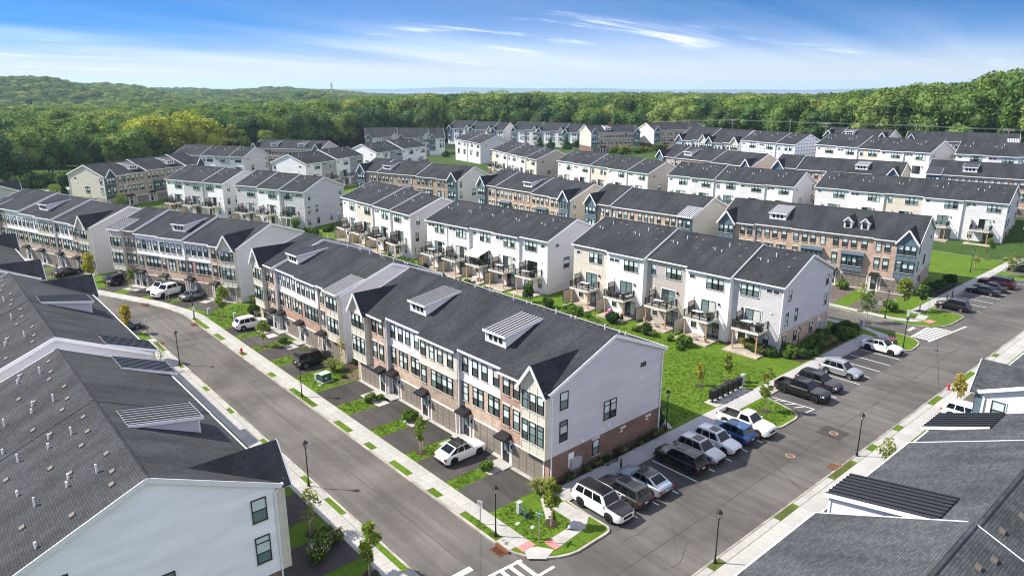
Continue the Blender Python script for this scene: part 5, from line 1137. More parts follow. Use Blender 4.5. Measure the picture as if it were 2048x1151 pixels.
# ---------------------------------------------------------------- vegetation
def m_leaf(name,c1,c2,c3=None,trans=.35):
    m=MatB(name,.75,.2); r=m.rnd(); gi=m.n('ShaderNodeNewGeometry').outputs['Random Per Island']
    n=m.noise(m.coord('Object'),.35,3)
    col=m.mix(m.mr(r,0,1),c1,c2)
    if c3: col=m.mix(m.mr(n,.5,.72,0,.8),col,c3)
    v=m.n('ShaderNodeVectorMath',operation='SCALE'); m.L(col,v.inputs[0]); m.L(m.mr(gi,0,1,.62,1.38),v.inputs['Scale']); m.L(v.outputs[0],m.b.inputs['Base Color'])
    t=m.n('ShaderNodeBsdfTranslucent'); w=m.n('ShaderNodeVectorMath',operation='MULTIPLY'); m.L(v.outputs[0],w.inputs[0]); w.inputs[1].default_value=(1.25,1.3,.7); m.L(w.outputs[0],t.inputs['Color'])
    mx=m.n('ShaderNodeMixShader'); mx.inputs[0].default_value=trans; m.L(m.b.outputs[0],mx.inputs[1]); m.L(t.outputs[0],mx.inputs[2]); o=m.t.nodes['Material Output']; m.L(mx.outputs[0],o.inputs[0]); return m.m
m_leaf('leaf_oak',(.062,.135,.032),(.150,.225,.046),(.15,.21,.048)); m_leaf('leaf_dark',(.040,.095,.034),(.10,.155,.040)); m_leaf('leaf_light',(.17,.25,.06),(.24,.29,.08),(.26,.30,.10)); m_leaf('leaf_yellow',(.32,.34,.05),(.26,.31,.045),(.36,.35,.06))
m_leaf('leaf_young',(.19,.27,.04),(.23,.28,.05),(.28,.28,.06)); m_leaf('leaf_gold',(.36,.33,.05),(.42,.35,.06)); m_leaf('leaf_shrub',(.032,.075,.015),(.055,.105,.02)); m_leaf('leaf_bright',(.10,.19,.025),(.13,.21,.03)); m_leaf('leaf_straw',(.26,.25,.09),(.20,.23,.07)); m_leaf('leaf_spruce',(.03,.06,.045),(.045,.075,.05)); m_leaf('flower_cream',(.62,.60,.40),(.55,.50,.40)); m_leaf('flower_pink',(.55,.38,.45),(.60,.55,.55)); m_leaf('leaf_haze',(.055,.095,.03),(.085,.12,.035),(.13,.13,.045))
plain('bark',(.10,.075,.055),.9,var=.3,scale=6); plain('bark_pale',(.26,.23,.19),.9,var=.3,scale=4); plain('stake_wood',(.55,.45,.32),.8,var=.15)
def leaves(seed,clumps,n,size,up=.25,flat=.55):
    """leaf faces on the outer side of round clumps (x,y,z,r); returns verts, faces"""
    g=np.random.default_rng(seed); C=np.array(clumps,float); w=C[:,3]**2; k=g.choice(len(C),n,p=w/w.sum())
    d=g.normal(size=(n,3)); d[:,2]+=up; d/=np.linalg.norm(d,axis=1)[:,None]
    rad=C[k,3]*(1-.45*g.random(n)**2); p=C[k,:3]+d*rad[:,None]
    nr=d*(1-flat)+g.normal(size=(n,3))*flat*.6; nr/=np.linalg.norm(nr,axis=1)[:,None]
    a=np.cross(nr,g.normal(size=(n,3))); a/=np.linalg.norm(a,axis=1)[:,None]; b=np.cross(nr,a); s=size*(.6+.8*g.random(n)); s2=s*(.55+.4*g.random(n))
    a*=s[:,None]; b*=s2[:,None]
    V=np.stack([p-a,p-b*.8,p+a,p+b],1).reshape(-1,3); F=np.arange(4*n).reshape(-1,4); return V,F
def npmesh(name,V,F,mat,mat2=None,core=None):
    """leaf faces plus optional dark inner cores (list of x,y,z,r)"""
    vs=[V]; fs=[F.tolist()]; nl=len(F); o=len(V); extra=[]
    if core:
        for x,y,z,r in core:
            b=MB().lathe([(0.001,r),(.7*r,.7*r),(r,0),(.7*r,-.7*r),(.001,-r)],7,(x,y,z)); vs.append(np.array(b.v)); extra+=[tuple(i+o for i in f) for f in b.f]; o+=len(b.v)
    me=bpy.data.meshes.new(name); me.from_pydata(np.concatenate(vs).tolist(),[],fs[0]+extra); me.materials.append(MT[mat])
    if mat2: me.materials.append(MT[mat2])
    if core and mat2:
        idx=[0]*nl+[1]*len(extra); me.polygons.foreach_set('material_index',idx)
    me.update(); return me
def crown_clumps(seed,h,r,kind):
    g=random.Random(seed); out=[]
    if kind=='round':
        for i in range(17):
            t=g.random()**.8; z=h*(.30+.58*t); rr=r*math.sin(math.pi*(.20+.68*t))**.7; a=g.random()*6.283; q=rr*(.30+.45*g.random()**.5); out.append((q*math.cos(a),q*math.sin(a),z,r*g.uniform(.32,.58)))
        out.append((0,0,h*.80,r*.55)); out.append((0,0,h*.55,r*.7))
    elif kind=='tall':
        for i in range(22):
            t=g.random(); z=h*(.52+.42*t); rr=r*(.9-.55*t)*.8; a=g.random()*6.283; q=rr*g.random()**.5; out.append((q*math.cos(a)*1.2,q*math.sin(a)*1.2,z,r*g.uniform(.22,.36)))
        out.append((0,0,h*.93,r*.3))
    elif kind=='column':
        for i in range(24):
            t=(i+.5)/24; z=h*(.18+.76*t); rr=r*(1.0-.75*t**1.6)*.6; a=g.random()*6.283; out.append((rr*math.cos(a)*g.random(),rr*math.sin(a)*g.random(),z,r*g.uniform(.32,.5)*(1-.4*t)))
    elif kind=='oval':
        for i in range(15):
            t=g.random(); z=h*(.34+.56*t); rr=r*math.sin(math.pi*(.14+.76*t))*.62; a=g.random()*6.283; out.append((rr*math.cos(a)*g.uniform(.5,1),rr*math.sin(a)*g.uniform(.5,1),z,r*g.uniform(.24,.40)))
        out.append((0,0,h*.9,r*.25))
    else:
        for i in range(30):
            t=(i+.5)/30; z=h*(.06+.9*t); rr=r*(1-t)*.85; a=i*2.4; out.append((rr*math.cos(a)*.7,rr*math.sin(a)*.7,z,r*(.12+.32*(1-t))))
    return out
def big_crown(seed,h,r,kind,mat,n=1500,size=.62,core=None):
    c=crown_clumps(seed,h,r,kind); V,F=leaves(seed,c,n,size); return npmesh('crown',V,F,mat,core or mat,[(x,y,z,q*.74) for x,y,z,q in c])
def trunk_mesh(seed,h,r,mat='bark',top=.75,limbs=5,lean=.03):
    g=random.Random(seed); b=MB(); p=Vector((0,0,-.3)); pts=[p]
    for i in range(1,6): pts.append(Vector((g.uniform(-1,1)*lean*h,g.uniform(-1,1)*lean*h,h*top*i/5)))
    for i in range(5): b.cyl(pts[i],pts[i+1],r*(1-.16*i),7,r*(1-.16*(i+1)),0,False)
    for k in range(limbs):
        t=g.uniform(.45,.95); i=min(4,int(t*5)); q=pts[i].lerp(pts[i+1],t*5-i); a=g.random()*6.283; L=h*g.uniform(.14,.26); b.cyl(q,q+Vector((math.cos(a)*L,math.sin(a)*L,L*.9)),r*.35,5,r*.12,0,False)
    return b.mesh('trunk',mat)
# --- woods: prototypes, 300 single trees along the edge, and one mass behind
HT=20
protos=[]
for i,(k,mat,r) in enumerate((('round','leaf_oak',8.2),('round','leaf_oak',7.0),('round','leaf_light',7.4),('column','leaf_oak',6.0),('round','leaf_dark',7.8),('tall','leaf_oak',6.4),('tall','leaf_light',5.6),('round','leaf_yellow',8.0))):
    protos.append((big_crown(100+i,HT,r,k,mat,3400 if k!='tall' else 1700,.46),trunk_mesh(i,HT,.34 if k!='tall' else .30,'bark' if k!='tall' else 'bark_pale')))
edge=[(-35,278),(-8,292),(20,303),(38,318),(52,330),(66,318),(80,322),(96,330),(112,340),(128,345),(150,352),(172,372),(196,380),(222,388),(250,392),(282,372),(306,352),(318,318),(318,286),(322,258),(318,228),(326,212),(330,186),(318,160),(322,132),(330,104),(322,78),(316,50),(330,24),(345,0),(352,-30)]
def treeh(x,y):
    a=math.degrees(math.atan2(x,y)); return interp(a,[(0,19),(10,20),(18,20),(24,22),(30,25),(36,28),(44,28),(52,25),(56,22),(65,22),(68,24),(70,27),(73,26),(75.7,31),(80,32)])
E_len=[0]
for a,b in zip(edge,edge[1:]): E_len.append(E_len[-1]+math.dist(a,b))
def edge_at(s):
    s=max(0,min(E_len[-1]-1e-3,s))
    for i in range(len(edge)-1):
        if s<=E_len[i+1]:
            t=(s-E_len[i])/(E_len[i+1]-E_len[i]); a,b=Vector(edge[i]),Vector(edge[i+1]); d=(b-a).normalized(); return a.lerp(b,t),Vector((-d.y,d.x))
tr=random.Random(5); nT=0; crowns=[None]*8; TREES=[]
KN={'o':'green broadleaf tree','l':'light green broadleaf tree','d':'dark green broadleaf tree','t':'tall bare-trunked tree','y':'yellow leaved tree'}
SEC=((9,'at the woods edge above the far left hedge'),(14,'at the woods edge behind the tan gable end'),(20,'at the woods edge behind the pale blue gable end'),(27,'at the woods edge behind the brick row with two dormers'),(34,'at the woods edge left of the white apartments'),(42,'at the woods edge behind the white apartments'),(52,'at the woods edge behind the brick apartments'),(60,'at the woods edge behind the wrapped unfinished row'),(68,'at the woods edge behind the left utility poles'),(73,'at the woods edge above the last rows on the right'),(99,'at the woods edge in the top right corner'))
def tree_words(x,y,key):
    a=math.degrees(math.atan2(x,y)); w=next(t for l,t in SEC if a<l); return KN[key]+' '+w,KN[key]+'s '+w
def wood_tree(x,y,h,pi,base=None):
    cm_,tm=protos[pi]; z=far_h(x,y)-.3; s=h/HT
    key='o' if pi in(0,1,3) else 'l' if pi==2 else 'd' if pi==4 else 't' if pi in(5,6) else 'y'
    tw=tree_words(x,y,key); T=thing('forest_tree',tw[0],'tree',(x,y,z),tr.random()*6.283,tw[1]); T.scale=(s*tr.uniform(.85,1.3),s*tr.uniform(.85,1.3),s)
    c=ob('crown',cm_,T); ob('trunk',tm,T)
    if crowns[pi] is None: crowns[pi]=c
for rown in range(6):
    step=10.4; s=rown*3.7
    while s<E_len[-1] and nT<300:
        p,nv=edge_at(s); sgn=1
        if p.dot(nv)<0: nv=-nv
        q=p+nv*(rown*10+tr.uniform(-3.5,3.5)); a=math.degrees(math.atan2(q.x,q.y))
        s+=step*tr.uniform(.8,1.25)
        if not (2<a<80): continue
        h=treeh(q.x,q.y)*tr.uniform(.70,1.10)
        right=a>60
        pi=tr.choices(range(7),(3,3,1.5,2,3.5,6 if right else .3,5 if right else .2))[0] if not(10<a<20) else tr.choices(range(7),(2,2,1,1,5,.2,.1))[0]
        if rown==0: h*=.85 if not right else 1.0
        wood_tree(q.x,q.y,h,pi); nT+=1
for a,d,h in ((12.8,345,19),(14.2,340,22),(15.4,337,23),(16.6,344,23),(17.6,338,21),(11.6,352,18)): wood_tree(d*math.sin(R(a)),d*math.cos(R(a)),h,7)
# the woods behind, one mass of instanced crowns
fr=np.random.default_rng(3); pts=[];sc=[];ix=[]
def scatter(d0,d1,area):
    n=int(.5*R(86)*(d1*d1-d0*d0)/area)
    a=R(-2+86*1.0)*0+R(-2)+R(86)*fr.random(n); d=np.sqrt(d0*d0+(d1*d1-d0*d0)*fr.random(n)); return d*np.sin(a),d*np.cos(a),d
EV=np.array(edge)
for d0,d1,area,grow in ((280,620,88,1.0),(620,1000,120,1.0),(1000,1800,170,1.1),(1800,3300,270,1.3)):
    X,Y,D_=scatter(d0,d1,area)
    for x,y,d in zip(X,Y,D_):
        a=math.degrees(math.atan2(x,y))
        if d<620:
            # behind the edge strip only
            i=int(np.argmin((EV[:,0]-x)**2+(EV[:,1]-y)**2)); e=math.hypot(*EV[i]); 
            if d<e+30: continue
        if (x-617)**2+(y-1175)**2<75**2 or (x-560)**2+(y-1010)**2<38**2: continue    # clearings round the far buildings
        h=interp(d,[(300,treeh(x,y)),(900,interp(a,[(20,18),(34,24),(80,26)])),(3400,17)])*fr.uniform(.68,1.12)
        pts.append((x,y,far_h(x,y)-.5)); sc.append((grow*h/HT*fr.uniform(.9,1.45),h/HT)); ix.append(int(fr.choice([0,1,2,3,4,7],p=[.27,.25,.18,.1,.195,.005])) if d>450 else int(fr.choice([0,1,2,3,4,5],p=[.25,.25,.12,.1,.2,.08])))
fm=bpy.data.meshes.new('forest'); fm.from_pydata(pts,[],[])
at=fm.attributes.new('sxy','FLOAT','POINT'); at.data.foreach_set('value',[s[0] for s in sc]); at=fm.attributes.new('sz','FLOAT','POINT'); at.data.foreach_set('value',[s[1] for s in sc])
at=fm.attributes.new('kind_index','INT','POINT'); at.data.foreach_set('value',ix); at=fm.attributes.new('turn','FLOAT','POINT'); at.data.foreach_set('value',fr.uniform(0,6.283,len(pts)).tolist())
fo=tag(ob('forest',fm),'rolling mass of green woods behind the houses up to the horizon','woods',None,'stuff')
ng=bpy.data.node_groups.new('woods','GeometryNodeTree'); ng.interface.new_socket('Geometry',in_out='INPUT',socket_type='NodeSocketGeometry'); ng.interface.new_socket('Geometry',in_out='OUTPUT',socket_type='NodeSocketGeometry')
gn=ng.nodes.new; gl_=ng.links.new; gi=gn('NodeGroupInput'); go=gn('NodeGroupOutput'); iop=gn('GeometryNodeInstanceOnPoints'); g2i=gn('GeometryNodeGeometryToInstance')
def attr(nm,t):
    n=gn('GeometryNodeInputNamedAttribute'); n.data_type=t; n.inputs[0].default_value=nm; return n.outputs[0]
for i in range(7,-1,-1):
    oi=gn('GeometryNodeObjectInfo'); oi.transform_space='ORIGINAL'; oi.inputs['Object'].default_value=crowns[i] or crowns[0]; oi.inputs['As Instance'].default_value=True
    gl_(oi.outputs['Geometry'],g2i.inputs[0])
gl_(gi.outputs[0],iop.inputs['Points']); gl_(g2i.outputs[0],iop.inputs['Instance']); iop.inputs['Pick Instance'].default_value=True; gl_(attr('kind_index','INT'),iop.inputs['Instance Index'])
cx=gn('ShaderNodeCombineXYZ'); sa=attr('sxy','FLOAT'); gl_(sa,cx.inputs[0]); gl_(sa,cx.inputs[1]); gl_(attr('sz','FLOAT'),cx.inputs[2]); gl_(cx.outputs[0],iop.inputs['Scale'])
cr=gn('ShaderNodeCombineXYZ'); gl_(attr('turn','FLOAT'),cr.inputs[2]); gl_(cr.outputs[0],iop.inputs['Rotation']); gl_(iop.outputs[0],go.inputs[0])
md=fo.modifiers.new('woods','NODES'); md.node_group=ng
# --- shrubs, hedges, young street trees
SH={}
def shrub_mesh(kind):
    if kind in SH: return SH[kind]
    g=random.Random(hash(kind)%1000 if False else sum(map(ord,kind)))
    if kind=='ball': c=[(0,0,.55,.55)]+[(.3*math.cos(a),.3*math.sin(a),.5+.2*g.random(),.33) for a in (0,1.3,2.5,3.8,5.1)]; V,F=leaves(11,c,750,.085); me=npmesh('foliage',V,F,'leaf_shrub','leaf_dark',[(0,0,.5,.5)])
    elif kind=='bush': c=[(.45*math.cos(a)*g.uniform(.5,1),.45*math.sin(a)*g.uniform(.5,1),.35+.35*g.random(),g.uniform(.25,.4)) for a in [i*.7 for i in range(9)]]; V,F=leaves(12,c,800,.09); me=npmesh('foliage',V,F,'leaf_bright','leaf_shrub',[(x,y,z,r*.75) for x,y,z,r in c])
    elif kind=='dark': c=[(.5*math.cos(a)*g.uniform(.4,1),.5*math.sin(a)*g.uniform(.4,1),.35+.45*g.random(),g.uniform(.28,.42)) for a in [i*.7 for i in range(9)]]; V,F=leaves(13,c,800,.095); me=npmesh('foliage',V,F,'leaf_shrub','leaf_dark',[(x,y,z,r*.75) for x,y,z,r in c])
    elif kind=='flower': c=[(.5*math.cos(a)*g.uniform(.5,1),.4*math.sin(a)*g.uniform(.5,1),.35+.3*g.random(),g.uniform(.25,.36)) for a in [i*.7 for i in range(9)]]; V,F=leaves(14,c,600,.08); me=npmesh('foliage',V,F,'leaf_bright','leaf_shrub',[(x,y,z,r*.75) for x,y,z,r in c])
    elif kind=='grass':
        r=np.random.default_rng(4); n=420; a=r.uniform(0,6.283,n); t=r.random(n)**.6; L=.75+.5*r.random(n); dx,dy=np.cos(a),np.sin(a); P0=np.stack([dx*.12*t,dy*.12*t,np.zeros(n)],1); P1=P0+np.stack([dx*.30*t*L,dy*.30*t*L,.75*L],1); P2=P0+np.stack([dx*.85*t*L,dy*.85*t*L,(1.05-.35*t)*L],1); w=np.stack([-dy,dx,np.zeros(n)],1)*.022
        V=np.stack([P0-w,P0+w,P1+w,P1-w,P2+w*.3,P2-w*.3],1).reshape(-1,3); F=np.concatenate([np.stack([np.arange(n)*6+k for k in q],1) for q in ((0,1,2,3),(3,2,4,5))]); me=npmesh('foliage',V,F,'leaf_straw')
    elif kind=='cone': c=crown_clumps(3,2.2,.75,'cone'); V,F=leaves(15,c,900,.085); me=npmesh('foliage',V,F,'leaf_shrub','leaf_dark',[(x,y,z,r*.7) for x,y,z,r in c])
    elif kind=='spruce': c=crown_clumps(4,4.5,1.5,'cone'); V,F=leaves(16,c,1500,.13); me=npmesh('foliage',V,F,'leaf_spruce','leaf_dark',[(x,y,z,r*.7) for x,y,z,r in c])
    SH[kind]=me; return me
def petals(kind):
    return cached('pet'+kind,lambda: npmesh('blossom',*leaves(21,[(.5*math.cos(i*1.05)*(.5+.5*(i%2)),.42*math.sin(i*1.05),.55+.12*(i%3),.2) for i in range(6)],110,.055),kind))
stem=None
def shrub(x,y,kind,s,label,group,z=None,cat='shrub',blossom=None,sz=None):
    T=thing('ornamental_grass' if kind=='grass' else 'shrub',label,cat,(x,y,(hgt(x,y) if z is None else z) or LZ),rng.random()*6.283,group); T.scale=(s,s,sz or s*rng.uniform(.9,1.1)); ob('foliage',shrub_mesh(kind),T)
    ob('stem',cached('stem',lambda: MB().cyl((0,0,-.05),(0,0,.4),.035,5,.02).mesh('stem','bark')),T)
    if blossom: ob('blossom',petals(blossom),T)
    return T
def young(x,y,h,mat,label,n=520,r=.62,stakes=2,group='young street trees',z=None,seed=None,mulch=True,kind='oval',leaf=.10,cat='tree'):
    sd=seed or rng.randrange(9999); T=thing('young_tree',label,cat,(x,y,z if z is not None else max(hgt(x,y),LZ)),0,group)
    c=crown_clumps(sd,h,r*1.12,kind); V,F=leaves(sd,c,int(n*1.9),leaf*1.1,.1,.8)
    if n: ob('crown',npmesh('crown',V,F,mat),T)
    b=MB(); g=random.Random(sd); b.cyl((0,0,-.1),(g.uniform(-.05,.05),g.uniform(-.05,.05),h*.9),.05,6,.012,0,False)
    for k in range(16):
        zz=h*g.uniform(.35,.9); a=g.random()*6.283; L=(r*.9)*g.uniform(.5,1.0)*(1.15-.6*zz/h); b.cyl((0,0,zz-.1),(math.cos(a)*L,math.sin(a)*L,zz+L*.75),.016,4,.005,0,False)
    ob('trunk',b.mesh('trunk','bark_pale'),T)
    for k in range(stakes):
        a=k*math.pi+.6; ob('stake',cached('stk',lambda: MB().cyl((0,0,-.1),(0,0,1.35),.032,6).mesh('stake','stake_wood')),T,(.32*math.cos(a),.32*math.sin(a),0))
    if stakes>1: ob('tie',cached('tie',lambda: MB().bar((.32*math.cos(.6),.32*math.sin(.6),1.2),(-.32*math.cos(.6),-.32*math.sin(.6),1.2),.05,.035).mesh('tie','stake_wood')),T)
    if mulch: ob('mulch_ring',cached('mring',lambda: MB().lathe([(.001,.07),(.35,.06),(.55,.02),(.6,-.03)],14).mesh('mulch_ring','mulch')),T)
    return T
young(33.9,34.2,4.4,'leaf_young','young tree with three stakes on the corner lawn beside the crosswalk',750,.85,3)
young(32.6,50.4,3.9,'leaf_young','slender young tree beside the white SUV on the driveway',420,.7)
young(36.4,72.9,4.6,'leaf_gold','thin sapling on the lawn beside the black off-roader',90,.7,0,leaf=.08)
young(19.2,45.4,4.2,'leaf_young','sparse young tree by the near left gable end',260,.85,3,leaf=.075)
young(20.2,38.3,4.4,'leaf_young','bushy yellow green young tree at the bottom edge',620,.95)
young(64.9,33.7,5.4,'leaf_young','pale young tree on the grass island of the parking bays',620,.95,0)
young(65.3,42.2,2.9,'leaf_gold','small golden tree on the lawn behind the mailboxes',320,.6,0)
young(68.9,40.9,3.8,'leaf_young','yellow green young tree on the lawn near the decks',480,.65,0)
young(80.2,20.6,4.6,'leaf_gold','golden young tree beside the white SUV on the right',480,.75,0)
young(61.6,20.2,3.6,'leaf_young','sparse young tree beside the dark metal dormer',260,.9,0,leaf=.085)
young(33.2,103.9,5.0,'leaf_young','round young tree on the lawn between the two street rows',760,1.15,0,leaf=.12)
young(32.7,87.6,3.9,'leaf_young','young tree in front of the open garage driveway',480,.9)
young(20.4,105.4,4.2,'leaf_gold','yellow young tree over the grey car at the left kerb',620,1.1,0,leaf=.12)
young(22.6,139.8,5.4,'leaf_gold','yellow green tree in front of the left edge row',900,1.3,0,leaf=.14)
young(26.4,127.6,4.2,'leaf_young','slim young tree on the driveway strip of the curved row',420,.7)
young(29.2,117.6,2.4,'leaf_young','bare staked sapling beside the white pickup',0,.5,2)
young(20.1,87.6,4.2,'leaf_straw','bare young tree over the left pavement',60,.8,0,leaf=.06)
young(103.2,39.6,5.0,'leaf_oak','sparse tree on the corner lawn by the white coupe',300,1.2,0,leaf=.12)
young(112.6,38.3,5.6,'leaf_young','tree in front of the far garage corner',620,1.3,0,leaf=.14)
young(114.9,36.6,4.4,'leaf_oak','tree beside the black SUV on the far corner lawn',420,1.0,2,leaf=.12)
young(107.9,42.5,4.6,'leaf_young','sparse tree by the far pavement lamp',200,1.1,0,leaf=.1)
young(149.6,33.6,4.6,'leaf_straw','yellowing tree on the far grass island',260,1.2,0,leaf=.12)
young(150.5,39.8,3.4,'leaf_straw','twiggy young tree on the far lawn by the lamp',120,.8,0,leaf=.09)
young(161.5,40.8,4.4,'leaf_oak','tree beside the far brick base row',420,1.1,0,leaf=.12)
young(67.3,59.6,3.4,'leaf_oak','wide low tree on the back lawn beside the second deck row',620,1.5,0,kind='round',leaf=.1)
young(66.6,64.6,3.6,'leaf_oak','wide low tree on the back lawn nearest the long roof',560,1.4,0,kind='round',leaf=.1)
young(69.6,72.5,3.2,'leaf_bright','bright columnar tree on the back lawn',520,.5,0)
for x,y,h,m_,l in ((72.5,79.5,3,'leaf_oak','small round tree at the corner of the long roofed row'),(68.8,156.5,3.6,'leaf_oak','small tree at the lilac gable end on the lawn'),(45,214,5.4,'leaf_oak','tree before the navy bay'),(34,243,6,'leaf_light','tall light tree beside the tan gable end'),(56,205,3.4,'leaf_straw','pale tree by the far left decks')): young(x,y,h,m_,l,700,h*.28,0,leaf=.14,kind='round')
# shrubs beside the stoops
gs='shrubs on the driveway strips'
for x,y,k,l,s,bl in ((34.6,63.3,'flower','cream flowering shrub beside the first walk of the corner row',1.0,'flower_cream'),(35.6,63.0,'bush','green shrub next to the cream flowering one',.75,None),(35.2,56.6,'bush','clipped green shrub between the third and fourth driveway',1.15,None),(36.0,56.9,'bush','smaller green shrub by the middle stoop',.9,None),(35.2,43.9,'bush','bright green shrub by the last stoop of the corner row',1.0,None),
  (35.5,93.4,'flower','white flowering shrub by the open garage walk',1.0,'flower_cream'),(35.2,87.3,'bush','green shrub by the red brick unit',1.0,None),(35.9,81.2,'flower','yellow green flowering shrub beside the black off-roader',1.1,'flower_cream'),(34.9,81.0,'bush','round green shrub behind the off-roader',.9,None),
  (35.7,74.0,'grass','straw coloured ornamental grass on the transformer lawn',1.45,None),(36.1,38.0,'grass','ornamental grass at the corner of the corner row',1.25,None),(36.9,101.6,'ball','clipped round shrub on the lawn between the street rows',1.5,None),(39.2,107.2,'grass','ornamental grass tuft by the curved row end',1.5,None),(35.6,71.2,'bush','grey green tuft in the brown bed',.6,None),
  (19.6,43.4,'flower','pink hydrangea by the near left gable end',1.5,'flower_pink'),(18.3,42.4,'flower','large pink hydrangea against the near left row',1.5,'flower_pink'),
  (29.9,129.6,'bush','wide green shrub before the curved row',1.5,None),(32.6,123.2,'bush','green shrub beside the white pickup',1.2,None),(35.4,117.6,'bush','green shrub beside the grey sedan',1.1,None),(111.4,39.6,'flower','cream flowering bush at the far corner row',1.9,'flower_cream'),(118.0,50.0,'bush','green shrub between the far driveways',1.6,None),(117.2,57.2,'bush','green shrub by the second far stoop',1.4,None)):
    shrub(x,y,k,s,l,gs,blossom=bl)
def bed_fill(n,box,kinds,label,group,seed,smin=.7,smax=1.2):
    g=random.Random(seed)
    for i in range(n): shrub(g.uniform(box[0],box[1]),g.uniform(box[2],box[3]),g.choice(kinds),g.uniform(smin,smax),label,group)
bed_fill(18,(39,52.4,37.75,38.05),('dark','bush','grass'),'low shrub behind the black fence of the corner row','shrubs behind the black fence',31,.4,.65)
bed_fill(34,(81.2,98,38.2,40.8),('dark','bush','ball','grass'),'shrub in the planting bed under the lilac gable end','shrubs under the lilac gable end',32,.8,1.45)
bed_fill(9,(79.4,80.6,41.6,46),('dark','grass','bush'),'shrub at the rear corner of the five deck row','shrubs at the rear corner of the five deck row',37,.9,1.4)
bed_fill(14,(124,138,38.2,40),('dark','ball'),'shrub beside the far grey gable end','shrubs beside the far grey gable end',33,.9,1.4)
bed_fill(10,(39,48,101.2,106),('dark','bush'),'shrub in the bed beside the curved row end','shrubs beside the curved row end',34,.8,1.3)
bed_fill(16,(68.6,71.6,82,112),('bush','dark','flower'),'leafy shrub along the patio edge of the long roofed row','shrubs along the long roofed row patios',51,.7,1.3)
bed_fill(10,(68.4,71,117,143),('bush','dark'),'leafy shrub along the patio edge of the four unit row','shrubs along the four unit row patios',52,.7,1.3)
bed_fill(12,(72.6,75.6,47,76),('bush','flower','grass'),'leafy shrub along the patio edge of the five deck row','shrubs along the five deck row patios',53,.6,1.1)
bed_fill(8,(38.4,51,73,74.6),('dark','ball'),'shrub between the two brick street rows','shrubs between the two brick street rows',35,.6,1.0)
bed_fill(12,(69,73,113,116),('dark','bush'),'shrub between the second and third deck row','shrubs between the second and third deck row',36,.9,1.4)
bed_fill(14,(70.5,77,150.5,157.6),('dark','bush'),'shrub at the foot of the far lilac gable end','shrubs at the foot of the far lilac gable end',38,.9,1.3)
bed_fill(14,(66.4,71.4,180,187),('dark','bush'),'shrub between the two far left deck rows','shrubs between the two far left deck rows',39,.9,1.4)
for i,(x,y,s) in enumerate(((74.9,51.2,1.7),(74.6,57.4,1.5),(74.8,63.8,1.7),(73.8,70.0,1.7),(72.9,75.2,1.6),(70.4,86.5,1.2),(69.8,92.8,1.3),(69.6,99.0,1.3),(69.3,105.4,1.5),(68.8,121,1.2),(69.0,128,1.6),(68.8,135,1.3),(68.4,141,1.3))):
    shrub(x,y,'ball' if i%3 else 'bush',s,'round shrub at the lawn edge between two patios','shrubs between the patios')
for x,y,s,l in ((54.2,39.6,1.15,'pointed evergreen behind the rear corner of the corner row'),(55.2,42.5,1.3,'larger pointed evergreen on the lawn behind the corner row')): shrub(x,y,'cone',s,l,'pointed evergreens')
for x,y,s,l in ((38.5,262,1.5,'blue spruce before the woods at left'),(42.5,258,1.9,'tall green conifer beside the blue spruce')): shrub(x,y,'spruce',s,l,'conifers before the woods',cat='tree')
# hedge banks and far green planting
bed_fill(60,(20,62,287,306),('dark','bush'),'dense green bush on the bank below the woods at left','bushes on the bank at left',41,2.4,4.2)
bed_fill(26,(236,292,196,214),('dark','bush','flower'),'garden shrub before the brick apartment buildings','garden shrubs before the apartments',42,1.8,3.2)
bed_fill(18,(270,300,262,300),('dark','cone'),'evergreen shrub before the white apartment building','evergreens before the white apartment',43,2.2,3.6)
bed_fill(16,(204,240,262,296),('bush','flower','dark'),'shrub in the far car park','shrubs in the far car park',44,1.2,2.6)
for i in range(12): 
    x,y=252+rng.uniform(-14,34),203+rng.uniform(-6,6); shrub(x,y,'grass',rng.uniform(2.2,3.4),'yellow ornamental planting before the brick apartments','yellow planting before the apartments')

# --- lawn blades: one mass of small tufts on the nearer lawns
gr=np.random.default_rng(9); n=16; a=gr.uniform(0,6.283,n); rr_=.11*np.sqrt(gr.random(n)); P0=np.stack([rr_*np.cos(a),rr_*np.sin(a),np.zeros(n)],1); b2=gr.uniform(0,6.283,n); P1=P0+np.stack([.05*np.cos(b2),.05*np.sin(b2),.055+.04*gr.random(n)],1); w=np.stack([-np.sin(b2),np.cos(b2),np.zeros(n)],1)*.016
V=np.stack([P0-w,P0+w,P1],1).reshape(-1,3); F=np.arange(3*n).reshape(-1,3)
m_leaf('grass_blade',(.075,.150,.012),(.11,.175,.018),None,.3)
tuft=tag(ob('grass_tuft',npmesh('grass_tuft',V,F,'grass_blade'),None,(66,45,LZ)),'short lawn grass by the mailboxes','grass',None,'stuff')
rects=[(31.3,34.2,33.4,38.4,18),(34.2,35.3,33.8,36,18),(31.3,34.4,43.1,44.6,18),(31.3,34.4,49.3,51.0,18),(31.3,34.4,55.6,57.5,18),(31.3,34.0,62.0,64.7,18),(31.3,37.2,69.6,75.2,14),(31.3,38.4,98.4,108,10),(62.4,67.6,31.4,35.3,18),(54.5,75.0,38.2,48,13),(54,75,48,76,8),(53,70,76,128,5),(29.35,29.85,34.4,39.2,20),(29.35,29.85,66.6,71.4,16),(31.3,34.5,79.8,82,14),(31.3,34.5,86.6,88.1,14),(31.3,34.5,92.6,94.2,14),(97,100.5,38.2,41,10)]
gp=[]
for x0,x1,y0,y1,dn in rects:
    k=int((x1-x0)*(y1-y0)*dn); gp.append(np.stack([gr.uniform(x0,x1,k),gr.uniform(y0,y1,k),np.full(k,LZ)],1))
